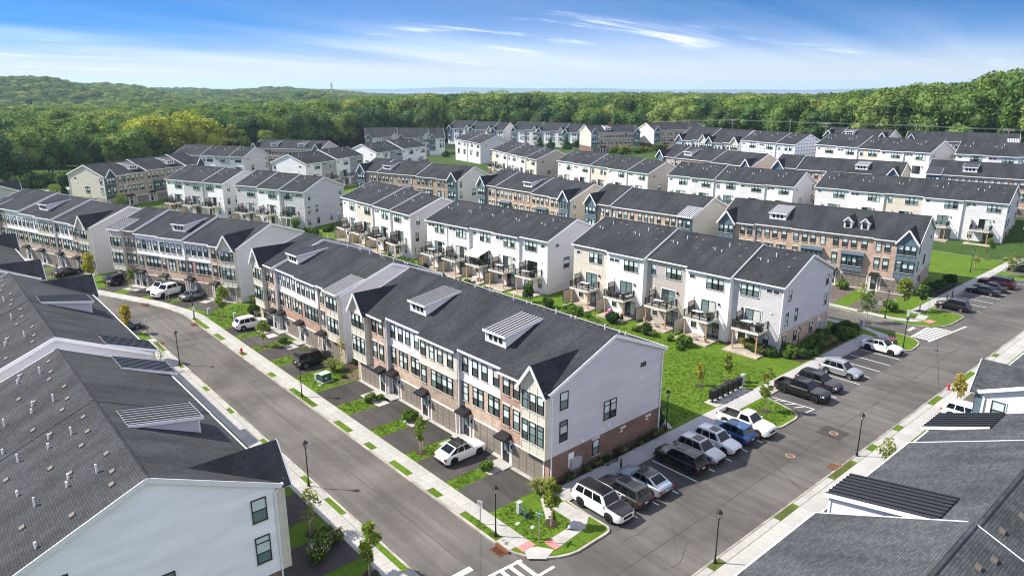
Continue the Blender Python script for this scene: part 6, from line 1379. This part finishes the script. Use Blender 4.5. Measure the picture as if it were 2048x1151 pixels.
gp=np.concatenate(gp); gm=bpy.data.meshes.new('lawn_grass'); gm.from_pydata(gp.tolist(),[],[]); at=gm.attributes.new('turn','FLOAT','POINT'); at.data.foreach_set('value',gr.uniform(0,6.283,len(gp)).tolist()); at=gm.attributes.new('sc','FLOAT','POINT'); at.data.foreach_set('value',gr.uniform(.6,1.3,len(gp)).tolist())
go_=tag(ob('lawn_grass',gm),'short mown grass on the lawns between the rows','grass',None,'stuff')
ng=bpy.data.node_groups.new('grass','GeometryNodeTree'); ng.interface.new_socket('Geometry',in_out='INPUT',socket_type='NodeSocketGeometry'); ng.interface.new_socket('Geometry',in_out='OUTPUT',socket_type='NodeSocketGeometry')
gn=ng.nodes.new; gl_=ng.links.new; gi=gn('NodeGroupInput'); go=gn('NodeGroupOutput'); iop=gn('GeometryNodeInstanceOnPoints'); oi=gn('GeometryNodeObjectInfo'); oi.transform_space='ORIGINAL'; oi.inputs['Object'].default_value=tuft; oi.inputs['As Instance'].default_value=True
gl_(gi.outputs[0],iop.inputs['Points']); gl_(oi.outputs['Geometry'],iop.inputs['Instance']); cr=gn('ShaderNodeCombineXYZ'); gl_(attr('turn','FLOAT'),cr.inputs[2]); gl_(cr.outputs[0],iop.inputs['Rotation']); gl_(attr('sc','FLOAT'),iop.inputs['Scale']); gl_(iop.outputs[0],go.inputs[0])
md=go_.modifiers.new('grass','NODES'); md.node_group=ng
# ---------------------------------------------------------------- street furniture
m=MatB('lamp_glass',.15,.6); m.col((.55,.56,.55))
plain('sign_green',(.02,.20,.12),.4,var=0); plain('hydrant_red',(.42,.03,.03),.45,var=.1); plain('transformer_green',(.03,.075,.055),.5,var=.1); plain('pedestal_green',(.36,.42,.36),.6,var=.05); plain('galv',(.36,.37,.37),.45,.5,.6,var=.1)
def lamp(x,y,label,h=4.35,rz=0,z=None):
    T=thing('street_lamp',label,'street lamp',(x,y,z if z is not None else max(LZ,hgt(x,y))),rz,'black lantern street lamps'); 
    ob('post',cached(('lpost',h),lambda: MB().lathe([(.12,0),(.12,.25),(.075,.32),(.055,.9),(.045,h-.75),(.09,h-.72),(.05,h-.66)],10).mesh('post','frame_black',True)),T)
    ob('lantern_cage',cached(('lcage',h),lambda: (lambda b:[b.bar((math.cos(a)*.10,math.sin(a)*.10,h-.66),(math.cos(a)*.19,math.sin(a)*.19,h-.22),.025,.025) for a in [R(45+90*k) for k in range(4)]] and b)(MB()).mesh('lantern_cage','frame_black')),T)
    ob('lantern_glass',cached(('lglass',h),lambda: MB().lathe([(.001,h-.66),(.085,h-.655),(.17,h-.225),(.001,h-.22)],4).mesh('lantern_glass','lamp_glass')),T)
    ob('lantern_cap',cached(('lcap',h),lambda: MB().lathe([(.25,h-.22),(.23,h-.17),(.09,h-.02),(.03,h+.0),(.035,h+.06),(.001,h+.1)],10).mesh('lantern_cap','frame_black')),T)
for x,y,l in ((29.6,35.9,'street lamp on the corner verge near the crosswalk'),(21.95,51.8,'street lamp on the left pavement in front of the near gable bay'),(22.3,88.3,'street lamp on the left pavement beyond the second roof'),(29.55,69.4,'street lamp on the long grass pocket before the transformer lawn'),(29.5,105.6,'street lamp at the start of the bend'),(39.5,23.1,'nearest street lamp on the right pavement by the cross street'),(62.7,23.2,'street lamp on the right pavement by the storm drain'),(53.5,38.0,'street lamp at the rear corner of the corner row'),(81.4,39.0,'street lamp in the bed under the lilac gable end'),(95.7,31.7,'street lamp beside the white coupe at the side street'),(107.2,38.6,'street lamp before the far garage corner'),(147.5,39.6,'street lamp on the far lawn behind the grey gable end'),(17.6,137.0,'street lamp before the left edge row'),(176,39,'street lamp at the far right brick base'),(214,262,'small street lamp at the far car park')): lamp(x,y,l)
def bollard(x,y,l):
    T=thing('bollard_light',l,'bollard',(x,y,LZ),0,'black bollard lights'); ob('post',cached('bpost',lambda: MB().cyl((0,0,0),(0,0,.95),.085,12).mesh('post','frame_black')),T); ob('lens',cached('blens',lambda: MB().cyl((0,0,.95),(0,0,1.03),.07,12).mesh('lens','lamp_glass')),T); ob('cap',cached('bcap',lambda: MB().cyl((0,0,1.03),(0,0,1.12),.09,12).mesh('cap','frame_black')),T)
for x,y,l in ((44.2,35.95,'black bollard light on the pavement beside the corner row'),(124.6,36.0,'black bollard light on the far pavement, left of two'),(127.0,36.0,'black bollard light on the far pavement, right of two')): bollard(x,y,l)
def sign(x,y,l,kind,rz,h=2.1):
    T=thing('road_sign',l,'sign',(x,y,LZ),rz); ob('post',MB().box(-.03,.03,-.03,.03,-.1,h).mesh('post','galv'),T)
    if kind=='plate':
        ob('plate',MB().box(-.2,.2,-.05,-.032,h-.55,h).mesh('plate','trim_white'),T)
        for k in range(3): ob('lettering',MB().box(-.14,.14,-.054,-.051,h-.16-.12*k,h-.11-.12*k).mesh('lettering','paint_red' if k==0 else 'frame_black'),T)
    else:
        for k,a in enumerate((0,90)):
            p=ob('name_plate',MB().box(-.42,.42,-.012,.012,0,.17).mesh('name_plate','sign_green'),T,(0,0,h-.2+.19*k),R(a))
            ob('lettering',MB().box(-.30,.30,-.016,-.0125,.06,.11).mesh('lettering','trim_white'),p); ob('lettering',MB().box(-.30,.30,.0125,.016,.06,.11).mesh('lettering','trim_white'),p)
sign(31.6,33.2,'green street name sign on the corner lawn','names',R(20),2.4); sign(29.7,37.9,'small white parking sign on the corner verge','plate',R(-60)); sign(29.4,104.9,'white sign beside the lamp at the bend','plate',R(-60)); sign(22.4,102.9,'grey backed sign at the left parking bay','plate',R(120),2.3); sign(108.3,40.0,'white sign at the far garage corner','plate',R(-60)); sign(113.6,35.0,'green street name sign at the far corner','names',R(10),2.6)
def hydrant(x,y,l):
    T=thing('fire_hydrant',l,'hydrant',(x,y,LZ)); ob('barrel',MB().lathe([(.17,0),(.17,.06),(.11,.08),(.11,.55),(.15,.57),(.15,.62),(.11,.64),(.09,.74),(.001,.80)],12).mesh('barrel','hydrant_red'),T)
    for a in (0,90,180): ob('nozzle',MB().cyl((.09,0,.46),(.22,0,.46),.065,8).mesh('nozzle','hydrant_red'),T,None,R(a))
hydrant(29.5,87.0,'red fire hydrant in a grass pocket of the main street verge'); hydrant(85.6,23.0,'red fire hydrant beside the right roof by the cross street')
# cluster mailboxes
for i in range(6):
    T=thing('mailbox_unit','black pedestal mailbox in the row on the lawn path, '+('nearest the parking' if i==0 else 'furthest from the corner row' if i==5 else 'one of the middle four'),'mailbox',(62.7+i*1.02,38.75,LZ),0,'black pedestal mailboxes')
    ob('pedestal',cached('mped',lambda: MB().cyl((0,0,0),(0,0,.42),.11,8).box(-.22,.22,-.2,.2,0,.04).mesh('pedestal','frame_black')),T); ob('cabinet',cached('mcab',lambda: MB().box(-.4,.4,-.24,.24,.42,1.45).mesh('cabinet','frame_black')),T)
    dm=cached('mdoor',lambda: MB().box(-.18,.18,-.015,0,0,.2).mesh('box_door','car_black'))
    for r in range(4):
        for c in (-1,1): ob('box_door',dm,T,(c*.19,-.242,.5+r*.23))
struct('mailbox_pad',MB().box(61.9,68.6,37.7,39.3,LZ-.05,LZ+.03).mesh('mailbox_pad','concrete_light'))
T=thing('utility_pedestal','tall grey utility pedestal beside the mailboxes','utility box',(69.0,39.0,LZ)); ob('housing',MB().box(-.22,.22,-.18,.18,0,1.35).mesh('housing','utility_grey'),T); ob('lid',MB().box(-.26,.26,-.22,.22,1.35,1.45).mesh('lid','utility_grey'),T)
T=thing('transformer_box','green padmount transformer on the lawn beside the off-roader','utility box',(33.5,71.8,LZ),R(8)); ob('pad',MB().box(-.75,.75,-.65,.65,-.02,.1).mesh('pad','concrete_light'),T); ob('cabinet',MB().hexa([(-.62,-.52,.1),(.62,-.52,.1),(.62,.52,.1),(-.62,.52,.1)],[(-.62,-.42,.95),(.62,-.42,.95),(.62,.52,.95),(-.62,.52,.95)]).mesh('cabinet','transformer_green'),T); ob('lid',MB().box(-.66,.66,-.46,.56,.951,1.02).mesh('lid','pedestal_green'),T); ob('plate',MB().box(-.25,.0,-.535,-.50,.4,.6).mesh('plate','trim_white'),T)
def pedestal(x,y,l,h=.95,w=.2,mat='pedestal_green'):
    T=thing('utility_pedestal',l,'utility box',(x,y,LZ)); ob('housing',MB().box(-w,w,-w*.8,w*.8,0,h).mesh('housing',mat),T); ob('lid',MB().box(-w-.03,w+.03,-w*.8-.03,w*.8+.03,h,h+.07).mesh('lid',mat),T); ob('base',MB().box(-w-.02,w+.02,-w*.8-.02,w*.8+.02,-.02,.06).mesh('base','galv'),T)
pedestal(33.0,37.0,'pale green utility pedestal on the corner lawn'); pedestal(33.0,36.2,'small green utility box in front of the pale pedestal',.4,.2,'transformer_green'); pedestal(33.0,72.7,'pale box behind the green transformer',.7,.25); pedestal(34.0,101.4,'pale utility pedestal by the white SUV',.95,.2); pedestal(31.9,106.4,'pale utility pedestal by the sign at the bend',.9,.2); pedestal(110.6,36.6,'pale utility pedestal on the far corner lawn',.9,.22); pedestal(100.2,39.0,'grey utility pedestal behind the white coupe',1.1,.3,'utility_grey'); pedestal(24.6,138.2,'pale utility pedestal by the left edge row',.8,.3)
for x,y,l in ((31.9,36.0,'pale access lid in the corner lawn, nearest the pedestal'),(32.5,34.9,'larger pale access lid in the corner lawn'),(32.4,71.0,'pale access lid before the green transformer')):
    tag(ob('access_lid',MB().box(-.22,.22,-.14,.14,0,.03).box(-.16,.16,-.09,.09,.03,.036).mesh('access_lid','pedestal_green'),None,(x,y,LZ),.4),l,'utility lid')
# air conditioners behind the corner row
for i,(x,y,l) in enumerate(((53.9,40.6,'round topped white air conditioner behind the corner row, left one'),(54.9,40.0,'round topped white air conditioner behind the corner row, right one'))):
    T=thing('air_conditioner',l,'air conditioner',(x,y,LZ)); ob('housing',cached('ach',lambda: MB().box(-.38,.38,-.38,.38,0,.78).mesh('housing','utility_grey')),T); ob('fan_grille',cached('acf',lambda: MB().lathe([(.34,.78),(.34,.82),(.10,.83),(.001,.83)],16).mesh('fan_grille','galv')),T)
# black metal fence beside the corner row
def fence(pts,label,h=.95):
    T=thing('metal_fence',label,'fence',(pts[0][0],pts[0][1],LZ)); o=Vector(pts[0])
    pm=cached('fpost',lambda: MB().box(-.035,.035,-.035,.035,0,h+.08).mesh('post','frame_black'))
    for a,b in zip(pts,pts[1:]):
        a,b=Vector(a)-o,Vector(b)-o; L=(b-a).length; n=max(1,round(L/1.8)); d=(b-a)/L
        for i in range(n+1): ob('post',pm,T,(*(a+d*L*i/n),0))
        for i in range(n):
            p,q=a+d*L*i/n,a+d*L*(i+1)/n; m_=MB()
            for z in (.12,h-.12,h): m_.bar((*p,z),(*q,z),.03,.035)
            k=int((q-p).length/.13)
            for j in range(1,k): e=p.lerp(q,j/k); m_.box(e.x-.009,e.x+.009,e.y-.009,e.y+.009,.1,h)
            ob('rail_panel',m_.mesh('rail_panel','frame_black'),T)
fence([(35.4,36.6),(37.0,37.64),(43.2,37.66),(43.9,37.2),(45.2,37.2),(45.2,37.7),(52.8,37.72)],'black metal fence between the corner row and the parking pavement')
fence([(123.4,37.7),(133,37.75)],'black metal fence beside the far grey gable end')
# overhead line
plain('pole_wood',(.30,.25,.20),.9,var=.2); plain('wire',(.25,.25,.25),.6,var=0)
poles=[(286,222),(262,186) if False else (284,200),(282,176),(280,148),(278,132),(280,100),(282,72),(284,58),(288,30),(296,-10)]
pp=[]
for i,(x,y) in enumerate(poles):
    z=hgt(x,y); hh=13.0+(i%3)*.15
    T=thing('utility_pole','wooden utility pole behind the last rows, '+('leftmost' if i==0 else 'rightmost' if i==len(poles)-1 else 'number %d from the left'%(i+1)),'utility pole',(x,y,z),R(8),'utility poles behind the last rows')
    ob('post',MB().cyl((0,0,-.5),(0,0,hh),.17,8,.11).mesh('post','pole_wood'),T)
    if i%2==0:
        for k,zz in enumerate((hh-.5,hh-1.7)): ob('crossarm',MB().box(-.07,.07,-1.5,1.5,zz-.08,zz+.08).mesh('crossarm','pole_wood'),T)
        for yy in (-1.3,-.5,.5,1.3): ob('insulator',cached('ins',lambda: MB().cyl((0,0,0),(0,0,.28),.06,6).mesh('insulator','pvc_white')),T,(0,yy,hh-.42))
    else: ob('insulator',cached('ins',lambda: MB()),T,(0,0,hh))
    if i==7: ob('transformer_can',MB().cyl((.38,0,hh-2.6),(.38,0,hh-1.5),.27,10).mesh('transformer_can','utility_grey'),T)
    pp.append((x,y,z+hh))
W_=thing('overhead_wires','power lines strung between the utility poles','power line',(0,0,0))
for dz,dy in ((0,0),(-.3,1.0)):
    for a,b in zip(pp,pp[1:]):
        q=[]
        for k in range(9):
            t=k/8; q.append((a[0]+(b[0]-a[0])*t+dy,a[1]+(b[1]-a[1])*t,a[2]+(b[2]-a[2])*t+dz-.22*4*t*(1-t)))
        ob('wire',MB().tube(q,.035 if dz>-1 else .05,4).mesh('wire','wire'),W_)
# far town: school, steel tower, roofs among the trees
m_brick('brick_far',(.36,.20,.16),(.30,.17,.14))
def far_building(label,x,y,w,d,h,rz,mat,floors=2,roof='trim_white',name='far_building',n=9):
    T=thing(name,label,'building',(x,y,far_h(x,y)-.5),R(rz),'buildings beyond the woods')
    ob('wall',MB().box(-w/2,w/2,-d/2,d/2,0,h).mesh('wall',mat),T); ob('roof',MB().box(-w/2-.5,w/2+.5,-d/2-.5,d/2+.5,h,h+.6).box(-w*.3,w*.1,-d*.3,d*.3,h+.6,h+2.5).mesh('roof',roof),T)
    wm=MB().box(-1.4,1.4,-.1,0,0,1.8).mesh('window','glass_black')
    for f in range(floors):
        for i in range(n): ob('window',wm,T,(-w/2+(i+.5)*w/n,-d/2-.01,1.4+f*h/floors))
far_building('long brick school building among the far trees',640,1185,44,20,13,-28,'brick_far',3,'trim_white','school_building',11)
far_building('low white house beyond the school',700,1240,20,12,7,-20,'siding_white',2,'shingle_grey','far_house',5)
far_building('grey roofed house below the school among the trees',560,1010,22,14,8,-30,'siding_pale',2,'shingle_grey','far_house',5)
far_building('small white house right of the far green field',800,1230,12,10,8,-25,'siding_white',2,'shingle_grey','far_house',3)
struct('field',MB().prism([(650,1120),(720,1140),(760,1200),(690,1210)],far_h(690,1160)-.2,far_h(690,1160)+.2).mesh('field','grass_lawn'))
T=thing('radio_tower','steel lattice radio tower on the hill beyond the school','tower',(770,1500,far_h(770,1500)),.3); th=44; b=MB()
for a in range(4):
    ca,sa_=math.cos(R(45+90*a)),math.sin(R(45+90*a)); b.bar((ca*3.5,sa_*3.5,0),(ca*.9,sa_*.9,th),.5,.5)
ob('leg_frame',b.mesh('leg_frame','galv'),T); b=MB()
for k in range(14):
    z0,z1=th*k/14,th*(k+1)/14; r0,r1=3.5-2.6*k/14,3.5-2.6*(k+1)/14
    for a in range(4):
        p=lambda q,r,z:(math.cos(R(45+90*q))*r,math.sin(R(45+90*q))*r,z); b.bar(p(a,r0,z0),p(a+1,r1,z1),.28,.28); b.bar(p(a+1,r0,z0),p(a,r1,z1),.28,.28)
ob('bracing',b.mesh('bracing','galv'),T)
for z in (26,33,40): ob('antenna_ring',MB().lathe([(3.0,z-1.2),(3.2,z-1.2),(3.2,z+1.2),(3.0,z+1.2)],8).mesh('antenna_ring','trim_white'),T)
# ---------------------------------------------------------------- things on decks and patios of the rows behind
plain('wicker',(.10,.085,.075),.9,var=.3,scale=20); plain('cushion',(.52,.51,.49),.9,var=.08); plain('teak',(.45,.31,.18),.7,var=.15); plain('grill_black',(.012,.012,.013),.35,var=0); plain('toy_pink',(.75,.25,.45),.5,var=0); plain('canvas_beige',(.62,.57,.48),.9,var=.05); plain('planter',(.06,.06,.065),.6,var=0); plain('pot_white',(.7,.7,.7),.5,var=0)
def sofa(x,y,z,rz,l):
    T=thing('outdoor_sofa',l,'sofa',(x,y,z),R(rz),'outdoor sofas on the decks')
    ob('base',cached('sb',lambda: MB().box(-.95,.95,-.4,.4,.06,.34).mesh('base','wicker')),T); ob('backrest',cached('sbk',lambda: MB().hexa([(-.95,.28,.34),(.95,.28,.34),(.95,.42,.34),(-.95,.42,.34)],[(-.95,.34,.80),(.95,.34,.80),(.95,.46,.80),(-.95,.46,.80)]).mesh('backrest','wicker')),T)
    for s in (-1,1): ob('armrest',cached('sar',lambda: MB().box(-.07,.07,-.4,.28,.34,.6).mesh('armrest','wicker')),T,(s*.88,0,0)); ob('cushion',cached('scu',lambda: MB().box(-.39,.39,-.38,.27,.345,.48).mesh('cushion','cushion')),T,(s*.4,0,0))
def table(x,y,z,rz,l):
    T=thing('patio_table',l,'table',(x,y,z),R(rz),'patio tables on the decks'); ob('top',cached('ptt',lambda: MB().box(-.75,.75,-.45,.45,.68,.73).mesh('top','deck_fascia')),T)
    for sx in (-1,1):
        for sy in (-1,1): ob('leg',cached('ptl',lambda: MB().box(-.03,.03,-.03,.03,0,.68).mesh('leg','grill_black')),T,(sx*.66,sy*.36,0))
def chair(x,y,z,rz,l,mat='wicker',grp='patio chairs'):
    T=thing('patio_chair',l,'chair',(x,y,z),R(rz),grp); ob('seat',cached('pcs'+mat,lambda: MB().box(-.26,.26,-.26,.26,.38,.46).mesh('seat',mat)),T); ob('backrest',cached('pcb'+mat,lambda: MB().hexa([(-.26,.2,.46),(.26,.2,.46),(.26,.26,.46),(-.26,.26,.46)],[(-.24,.32,.95),(.24,.32,.95),(.24,.37,.95),(-.24,.37,.95)]).mesh('backrest',mat)),T)
    for sx in (-1,1):
        for sy in (-1,1): ob('leg',cached('pcl'+mat,lambda: MB().box(-.025,.025,-.025,.025,0,.38).mesh('leg',mat)),T,(sx*.22,sy*.22,0))
def grill(x,y,z,rz,l):
    T=thing('gas_grill',l,'grill',(x,y,z),R(rz),'gas grills on the decks'); ob('cart',cached('gc',lambda: MB().box(-.42,.42,-.26,.26,.08,.78).mesh('cart','grill_black')),T); ob('lid',cached('glid',lambda: MB().hexa([(-.42,-.27,.78),(.42,-.27,.78),(.42,.27,.78),(-.42,.27,.78)],[(-.40,-.10,1.12),(.40,-.10,1.12),(.40,.22,1.12),(-.40,.22,1.12)]).mesh('lid','grill_black')),T)
    for s in (-1,1): ob('side_shelf',cached('gs',lambda: MB().box(-.2,.2,-.22,.22,.76,.80).mesh('side_shelf','galv')),T,(s*.63,0,0))
def pot(x,y,z,l,mat='planter',k='grass',s=.55):
    T=thing('potted_plant',l,'plant',(x,y,z),0,'potted plants on decks and patios'); ob('pot',cached('pp'+mat,lambda: MB().lathe([(.001,0),(.15,0),(.21,.38),(.19,.38),(.17,.34),(.001,.34)],10).mesh('pot',mat)),T); f=ob('foliage',shrub_mesh(k),T,(0,0,.33)); f.scale=(s,s,s)
DZ=LZ+FL[0]+.12
elC,erC=Vector((78.9,75.6)),Vector((80.8,41.4)); dC=(erC-elC).normalized(); nC=Vector((-dC.y,dC.x)); wC=(erC-elC).length/5; jbC=[.5,.75,0,.6,0]
def onC(i,a,out): p=elC+dC*(wC*(i+a))+nC*(.42-jbC[i])-nC*out; return p.x,p.y
aC=math.degrees(math.atan2(dC.y,dC.x))
x,y=onC(0,.5,1.3); table(x,y,DZ,aC,'dining table on the leftmost deck of the five deck row'); x,y=onC(1,.38,1.7); sofa(x,y,DZ,aC+180,'grey outdoor sofa along the rail of the second deck of the five deck row'); x,y=onC(1,.72,1.2); sofa(x,y,DZ,aC+90,'grey outdoor sofa at the right end of the second deck of the five deck row')
x,y=onC(2,.45,1.5); table(x,y,DZ,aC,'white table on the middle deck of the five deck row'); x,y=onC(2,.3,1.2); chair(x,y,DZ,aC+90,'pale cushioned chair left of the white table on the middle deck','cushion'); x,y=onC(2,.68,1.6); pot(x,y,DZ,'palm in a dark planter on the middle deck')
x,y=onC(3,.42,1.3); table(x,y,DZ,aC,'dining table on the fourth deck of the five deck row'); x,y=onC(3,.75,1.7); grill(x,y,DZ,aC+90,'black grill on the fourth deck of the five deck row'); x,y=onC(3,.3,.8); pot(x,y,DZ,'yellow green plant on the fourth deck'); x,y=onC(3,.62,.9); pot(x,y,DZ,'leafy plant by the door of the fourth deck',k='bush',s=.5)
x,y=onC(4,.38,1.9); sofa(x,y,DZ,aC+180,'black outdoor sofa on the deck beside the lilac gable end','grill_black') if False else sofa(x,y,DZ,aC+180,'dark outdoor sofa on the deck beside the lilac gable end'); x,y=onC(4,.72,1.8); grill(x,y,DZ,aC,'black grill on the deck beside the lilac gable end'); x,y=onC(4,.4,.9); table(x,y,DZ,aC,'table on the deck beside the lilac gable end')
x,y=onC(1,.32,2.2); T=thing('play_slide','pink child slide on the second patio of the five deck row','toy',(x,y,LZ+.17)); ob('chute',MB().hexa([(-.7,-.25,.0),(.5,-.25,.62),(.5,.25,.62),(-.7,.25,0)],[(-.7,-.25,.1),(.5,-.25,.75),(.5,.25,.75),(-.7,.25,.1)]).mesh('chute','toy_pink'),T); ob('ladder',MB().box(.5,.62,-.25,.25,0,.85).mesh('ladder','toy_pink'),T)
for i,a,o,l,m_ in ((2,.25,2.2,'teak lounge chair on the third patio','teak'),(2,.5,2.4,'white lounge chair on the third patio','cushion'),(3,.5,2.6,'grey chair on the fourth patio, left one','cushion'),(3,.72,2.4,'grey chair on the fourth patio, right one','cushion'),(1,.6,2.3,'pale chair on the second patio','cushion')):
    x,y=onC(i,a,o); chair(x,y,LZ+.17,aC+150,l,m_)
for i,a in ((1,.82),(1,.72)): x,y=onC(i,a,3.3); pot(x,y,LZ+.17,'small clipped evergreen in a white pot at the second patio, '+('right one' if a>.8 else 'left one'),'pot_white','cone',.45)
elD,erD=Vector((74.4,110.3)),Vector((77.0,80.3)); dD=(erD-elD).normalized(); nD=Vector((-dD.y,dD.x)); wD=(erD-elD).length/5
def onD(i,a,out): p=elD+dD*(wD*(i+a))+nD*(.42)-nD*out; return p.x,p.y
aD=math.degrees(math.atan2(dD.y,dD.x))
for i,k,l in ((0,'t','table on the leftmost deck of the long roofed row'),(1,'s','sofa on the second deck of the long roofed row'),(2,'s','sofa under the beige awning'),(3,'t','table on the fourth deck of the long roofed row'),(4,'t','pale table on the last deck of the long roofed row')):
    x,y=onD(i,.42,1.5); (table if k=='t' else sofa)(x,y,DZ,aD+180,l)
x,y=onD(4,.72,1.6); grill(x,y,DZ,aD,'black grill on the last deck of the long roofed row'); x,y=onD(2,.72,1.7); pot(x,y,DZ,'palm on the deck under the beige awning'); x,y=onD(2,.55,2.0); T=thing('storage_box','grey covered box on the patio under the awning deck','box',(x,y,LZ+.17),R(aD)); ob('box',MB().box(-.6,.6,-.4,.4,0,.6).mesh('box','cushion'),T); ob('cover',MB().hexa([(-.65,-.45,.45),(.65,-.45,.45),(.65,.45,.45),(-.65,.45,.45)],[(-.6,-.4,.66),(.6,-.4,.66),(.6,.4,.66),(-.6,.4,.66)]).mesh('cover','cushion'),T)
x,y=onD(2,.5,.45); T=thing('awning','beige fabric awning over the middle deck of the long roofed row','awning',(x,y,DZ+2.25),R(aD)); b=MB()
b.hexa([(-1.8,-2.4,-.55),(1.8,-2.4,-.55),(1.8,.35,.32),(-1.8,.35,.32)],[(-1.8,-2.4,-.5),(1.8,-2.4,-.5),(1.8,.35,.37),(-1.8,.35,.37)]); ob('fabric',b.mesh('fabric','canvas_beige'),T); ob('valance',MB().box(-1.8,1.8,-2.43,-2.405,-.78,-.5).mesh('valance','canvas_beige'),T)
for s in (-1,1): ob('arm',MB().bar((s*1.6,.3,.1),(s*1.6,-2.3,-.58),.05,.05).mesh('arm','trim_white'),T)
elF,erF=Vector((74.9,144.4)),Vector((74.2,116.3)); dF=(erF-elF).normalized(); nF=Vector((-dF.y,dF.x)); aF=math.degrees(math.atan2(dF.y,dF.x)); wF=(erF-elF).length/4
for i,l in enumerate(('sofa on the leftmost deck of the four unit row','sofa on the second deck of the four unit row','sofa on the third deck of the four unit row','sofa on the last deck of the four unit row')):
    p=elF+dF*(wF*(i+.5))-nF*1.4; sofa(p.x,p.y,DZ,aF+(0,180,90,180)[i],l)
for (el,er,nn,nm) in (((63.9,179.8),(72.3,159.5),3,'far lilac row'),((55.2,207.4),(63.1,187.6),3,'far left white row')):
    e,r_=Vector(el),Vector(er); d=(r_-e).normalized(); nv=Vector((-d.y,d.x)); w=(r_-e).length/nn; a=math.degrees(math.atan2(d.y,d.x))
    for i,o_ in enumerate(('left','middle','right')):
        p=e+d*(w*(i+.5))-nv*1.3; (sofa,table,grill)[i](p.x,p.y,DZ,a+180,{0:'sofa',1:'table',2:'grill'}[i]+' on the '+o_+' deck of the '+nm)
# umbrella folded on the middle deck of the five deck row
x,y=onC(2,.22,1.0); T=thing('parasol','folded beige parasol on the middle deck of the five deck row','parasol',(x,y,DZ)); ob('pole',MB().cyl((0,0,0),(0,0,2.2),.03,6).mesh('pole','galv'),T); ob('canopy',MB().lathe([(.05,.9),(.13,1.0),(.10,1.8),(.02,2.15)],8).mesh('canopy','canvas_beige'),T)
# ---------------------------------------------------------------- person bending beside the white SUV at the open garage
plain('skin',(.48,.30,.22),.6,var=0); plain('shirt_grey',(.22,.23,.25),.85,var=.05); plain('trousers_dark',(.03,.035,.05),.85,var=0); plain('hair_dark',(.03,.02,.015),.7,var=0)
T=thing('person','person in grey shirt bending down beside the white SUV at the open garage','person',(36.6,99.0,LZ),R(200))
def skin_body():
    J=[((0,0,.92),.15),((.16,0,1.12),.16),((.36,0,1.28),.16),((.50,0,1.38),.07),((.62,0,1.46),.10),((.70,0,1.50),.09),
       ((0,.10,.86),.10),((.10,.12,.48),.075),((-.04,.12,.08),.05),((.10,.12,.04),.045),((0,-.10,.86),.10),((.06,-.12,.48),.075),((-.08,-.12,.08),.05),((.06,-.12,.04),.045),
       ((.38,.21,1.24),.07),((.46,.24,.98),.05),((.60,.20,.76),.04),((.66,.19,.70),.035),((.38,-.21,1.24),.07),((.44,-.24,.98),.05),((.58,-.20,.76),.04),((.64,-.19,.70),.035)]
    Ed=[(0,1),(1,2),(2,3),(3,4),(4,5),(0,6),(6,7),(7,8),(8,9),(0,10),(10,11),(11,12),(12,13),(2,14),(14,15),(15,16),(16,17),(2,18),(18,19),(19,20),(20,21)]
    me=bpy.data.meshes.new('body'); me.from_pydata([j[0] for j in J],Ed,[]); me.materials.append(MT['shirt_grey']); o=ob('body',me,T); sk=o.modifiers.new('skin','SKIN'); 
    for v,(p,r) in zip(me.skin_vertices[0].data if me.skin_vertices else [],J): v.radius=(r,r)
    return o,sk,J
me=bpy.data.meshes.new('tmp'); 
def ring_tube(pts,n=8):
    b=MB(); k=len(pts); vs=[]
    for i,(p,r) in enumerate(pts):
        p=Vector(p); q=Vector(pts[min(i+1,k-1)][0])-Vector(pts[max(i-1,0)][0]); q.normalize(); u=Vector((0,1,0)); x=q.cross(u); 
        if x.length<.1: x=q.cross(Vector((1,0,0)))
        x.normalize(); y=q.cross(x); vs+=[tuple(p+(x*math.cos(2*math.pi*j/n)+y*math.sin(2*math.pi*j/n))*r) for j in range(n)]
    return vs,[(i*n+j,i*n+(j+1)%n,(i+1)*n+(j+1)%n,(i+1)*n+j) for i in range(k-1) for j in range(n)]+[tuple(range(n))[::-1],tuple(range((k-1)*n,k*n))]
b=MB()
b.add(*ring_tube([((-.06,0,.86),.12),((0,0,.95),.165),((.14,0,1.10),.16),((.32,0,1.24),.175),((.42,0,1.32),.13),((.48,0,1.37),.065),((.54,0,1.41),.06)]),0)
for s in (-1,1):
    b.add(*ring_tube([((.36,s*.17,1.27),.075),((.44,s*.23,1.05),.055),((.48,s*.23,.95),.048),((.60,s*.19,.76),.036),((.66,s*.18,.68),.04),((.70,s*.18,.62),.015)]),0 )
    b.add(*ring_tube([((-.02,s*.09,.92),.115),((.04,s*.11,.70),.095),((.08,s*.12,.48),.068),((.0,s*.12,.28),.062),((-.05,s*.12,.08),.045),((.02,s*.12,.05),.05),((.16,s*.12,.04),.035)]),1)
b.add(*ring_tube([((.50,0,1.36),.05),((.55,0,1.42),.085),((.62,0,1.47),.105),((.70,0,1.50),.09),((.74,0,1.51),.04)]),2)
ob('body',b.mesh('body',['shirt_grey','trousers_dark','skin'],True),T); ob('hair',MB().add(*ring_tube([((.54,0,1.47),.07),((.60,0,1.53),.095),((.67,0,1.56),.07),((.71,0,1.57),.02)])).mesh('hair','hair_dark',True),T)
# ---------------------------------------------------------------- the air
hz=bpy.data.materials.new('haze_air'); hz.use_nodes=True; t=hz.node_tree; t.nodes.clear(); o=t.nodes.new('ShaderNodeOutputMaterial'); v=t.nodes.new('ShaderNodeVolumePrincipled'); v.inputs['Color'].default_value=(.60,.80,1,1); v.inputs['Density'].default_value=.00009; v.inputs['Anisotropy'].default_value=.2; t.links.new(v.outputs[0],o.inputs['Volume']); MT['haze_air']=hz
me=MB().box(-16000,16000,-16000,16000,-40,125).mesh('haze','haze_air'); tag(ob('haze',me),'pale blue haze over the far woods','haze',None,'stuff')
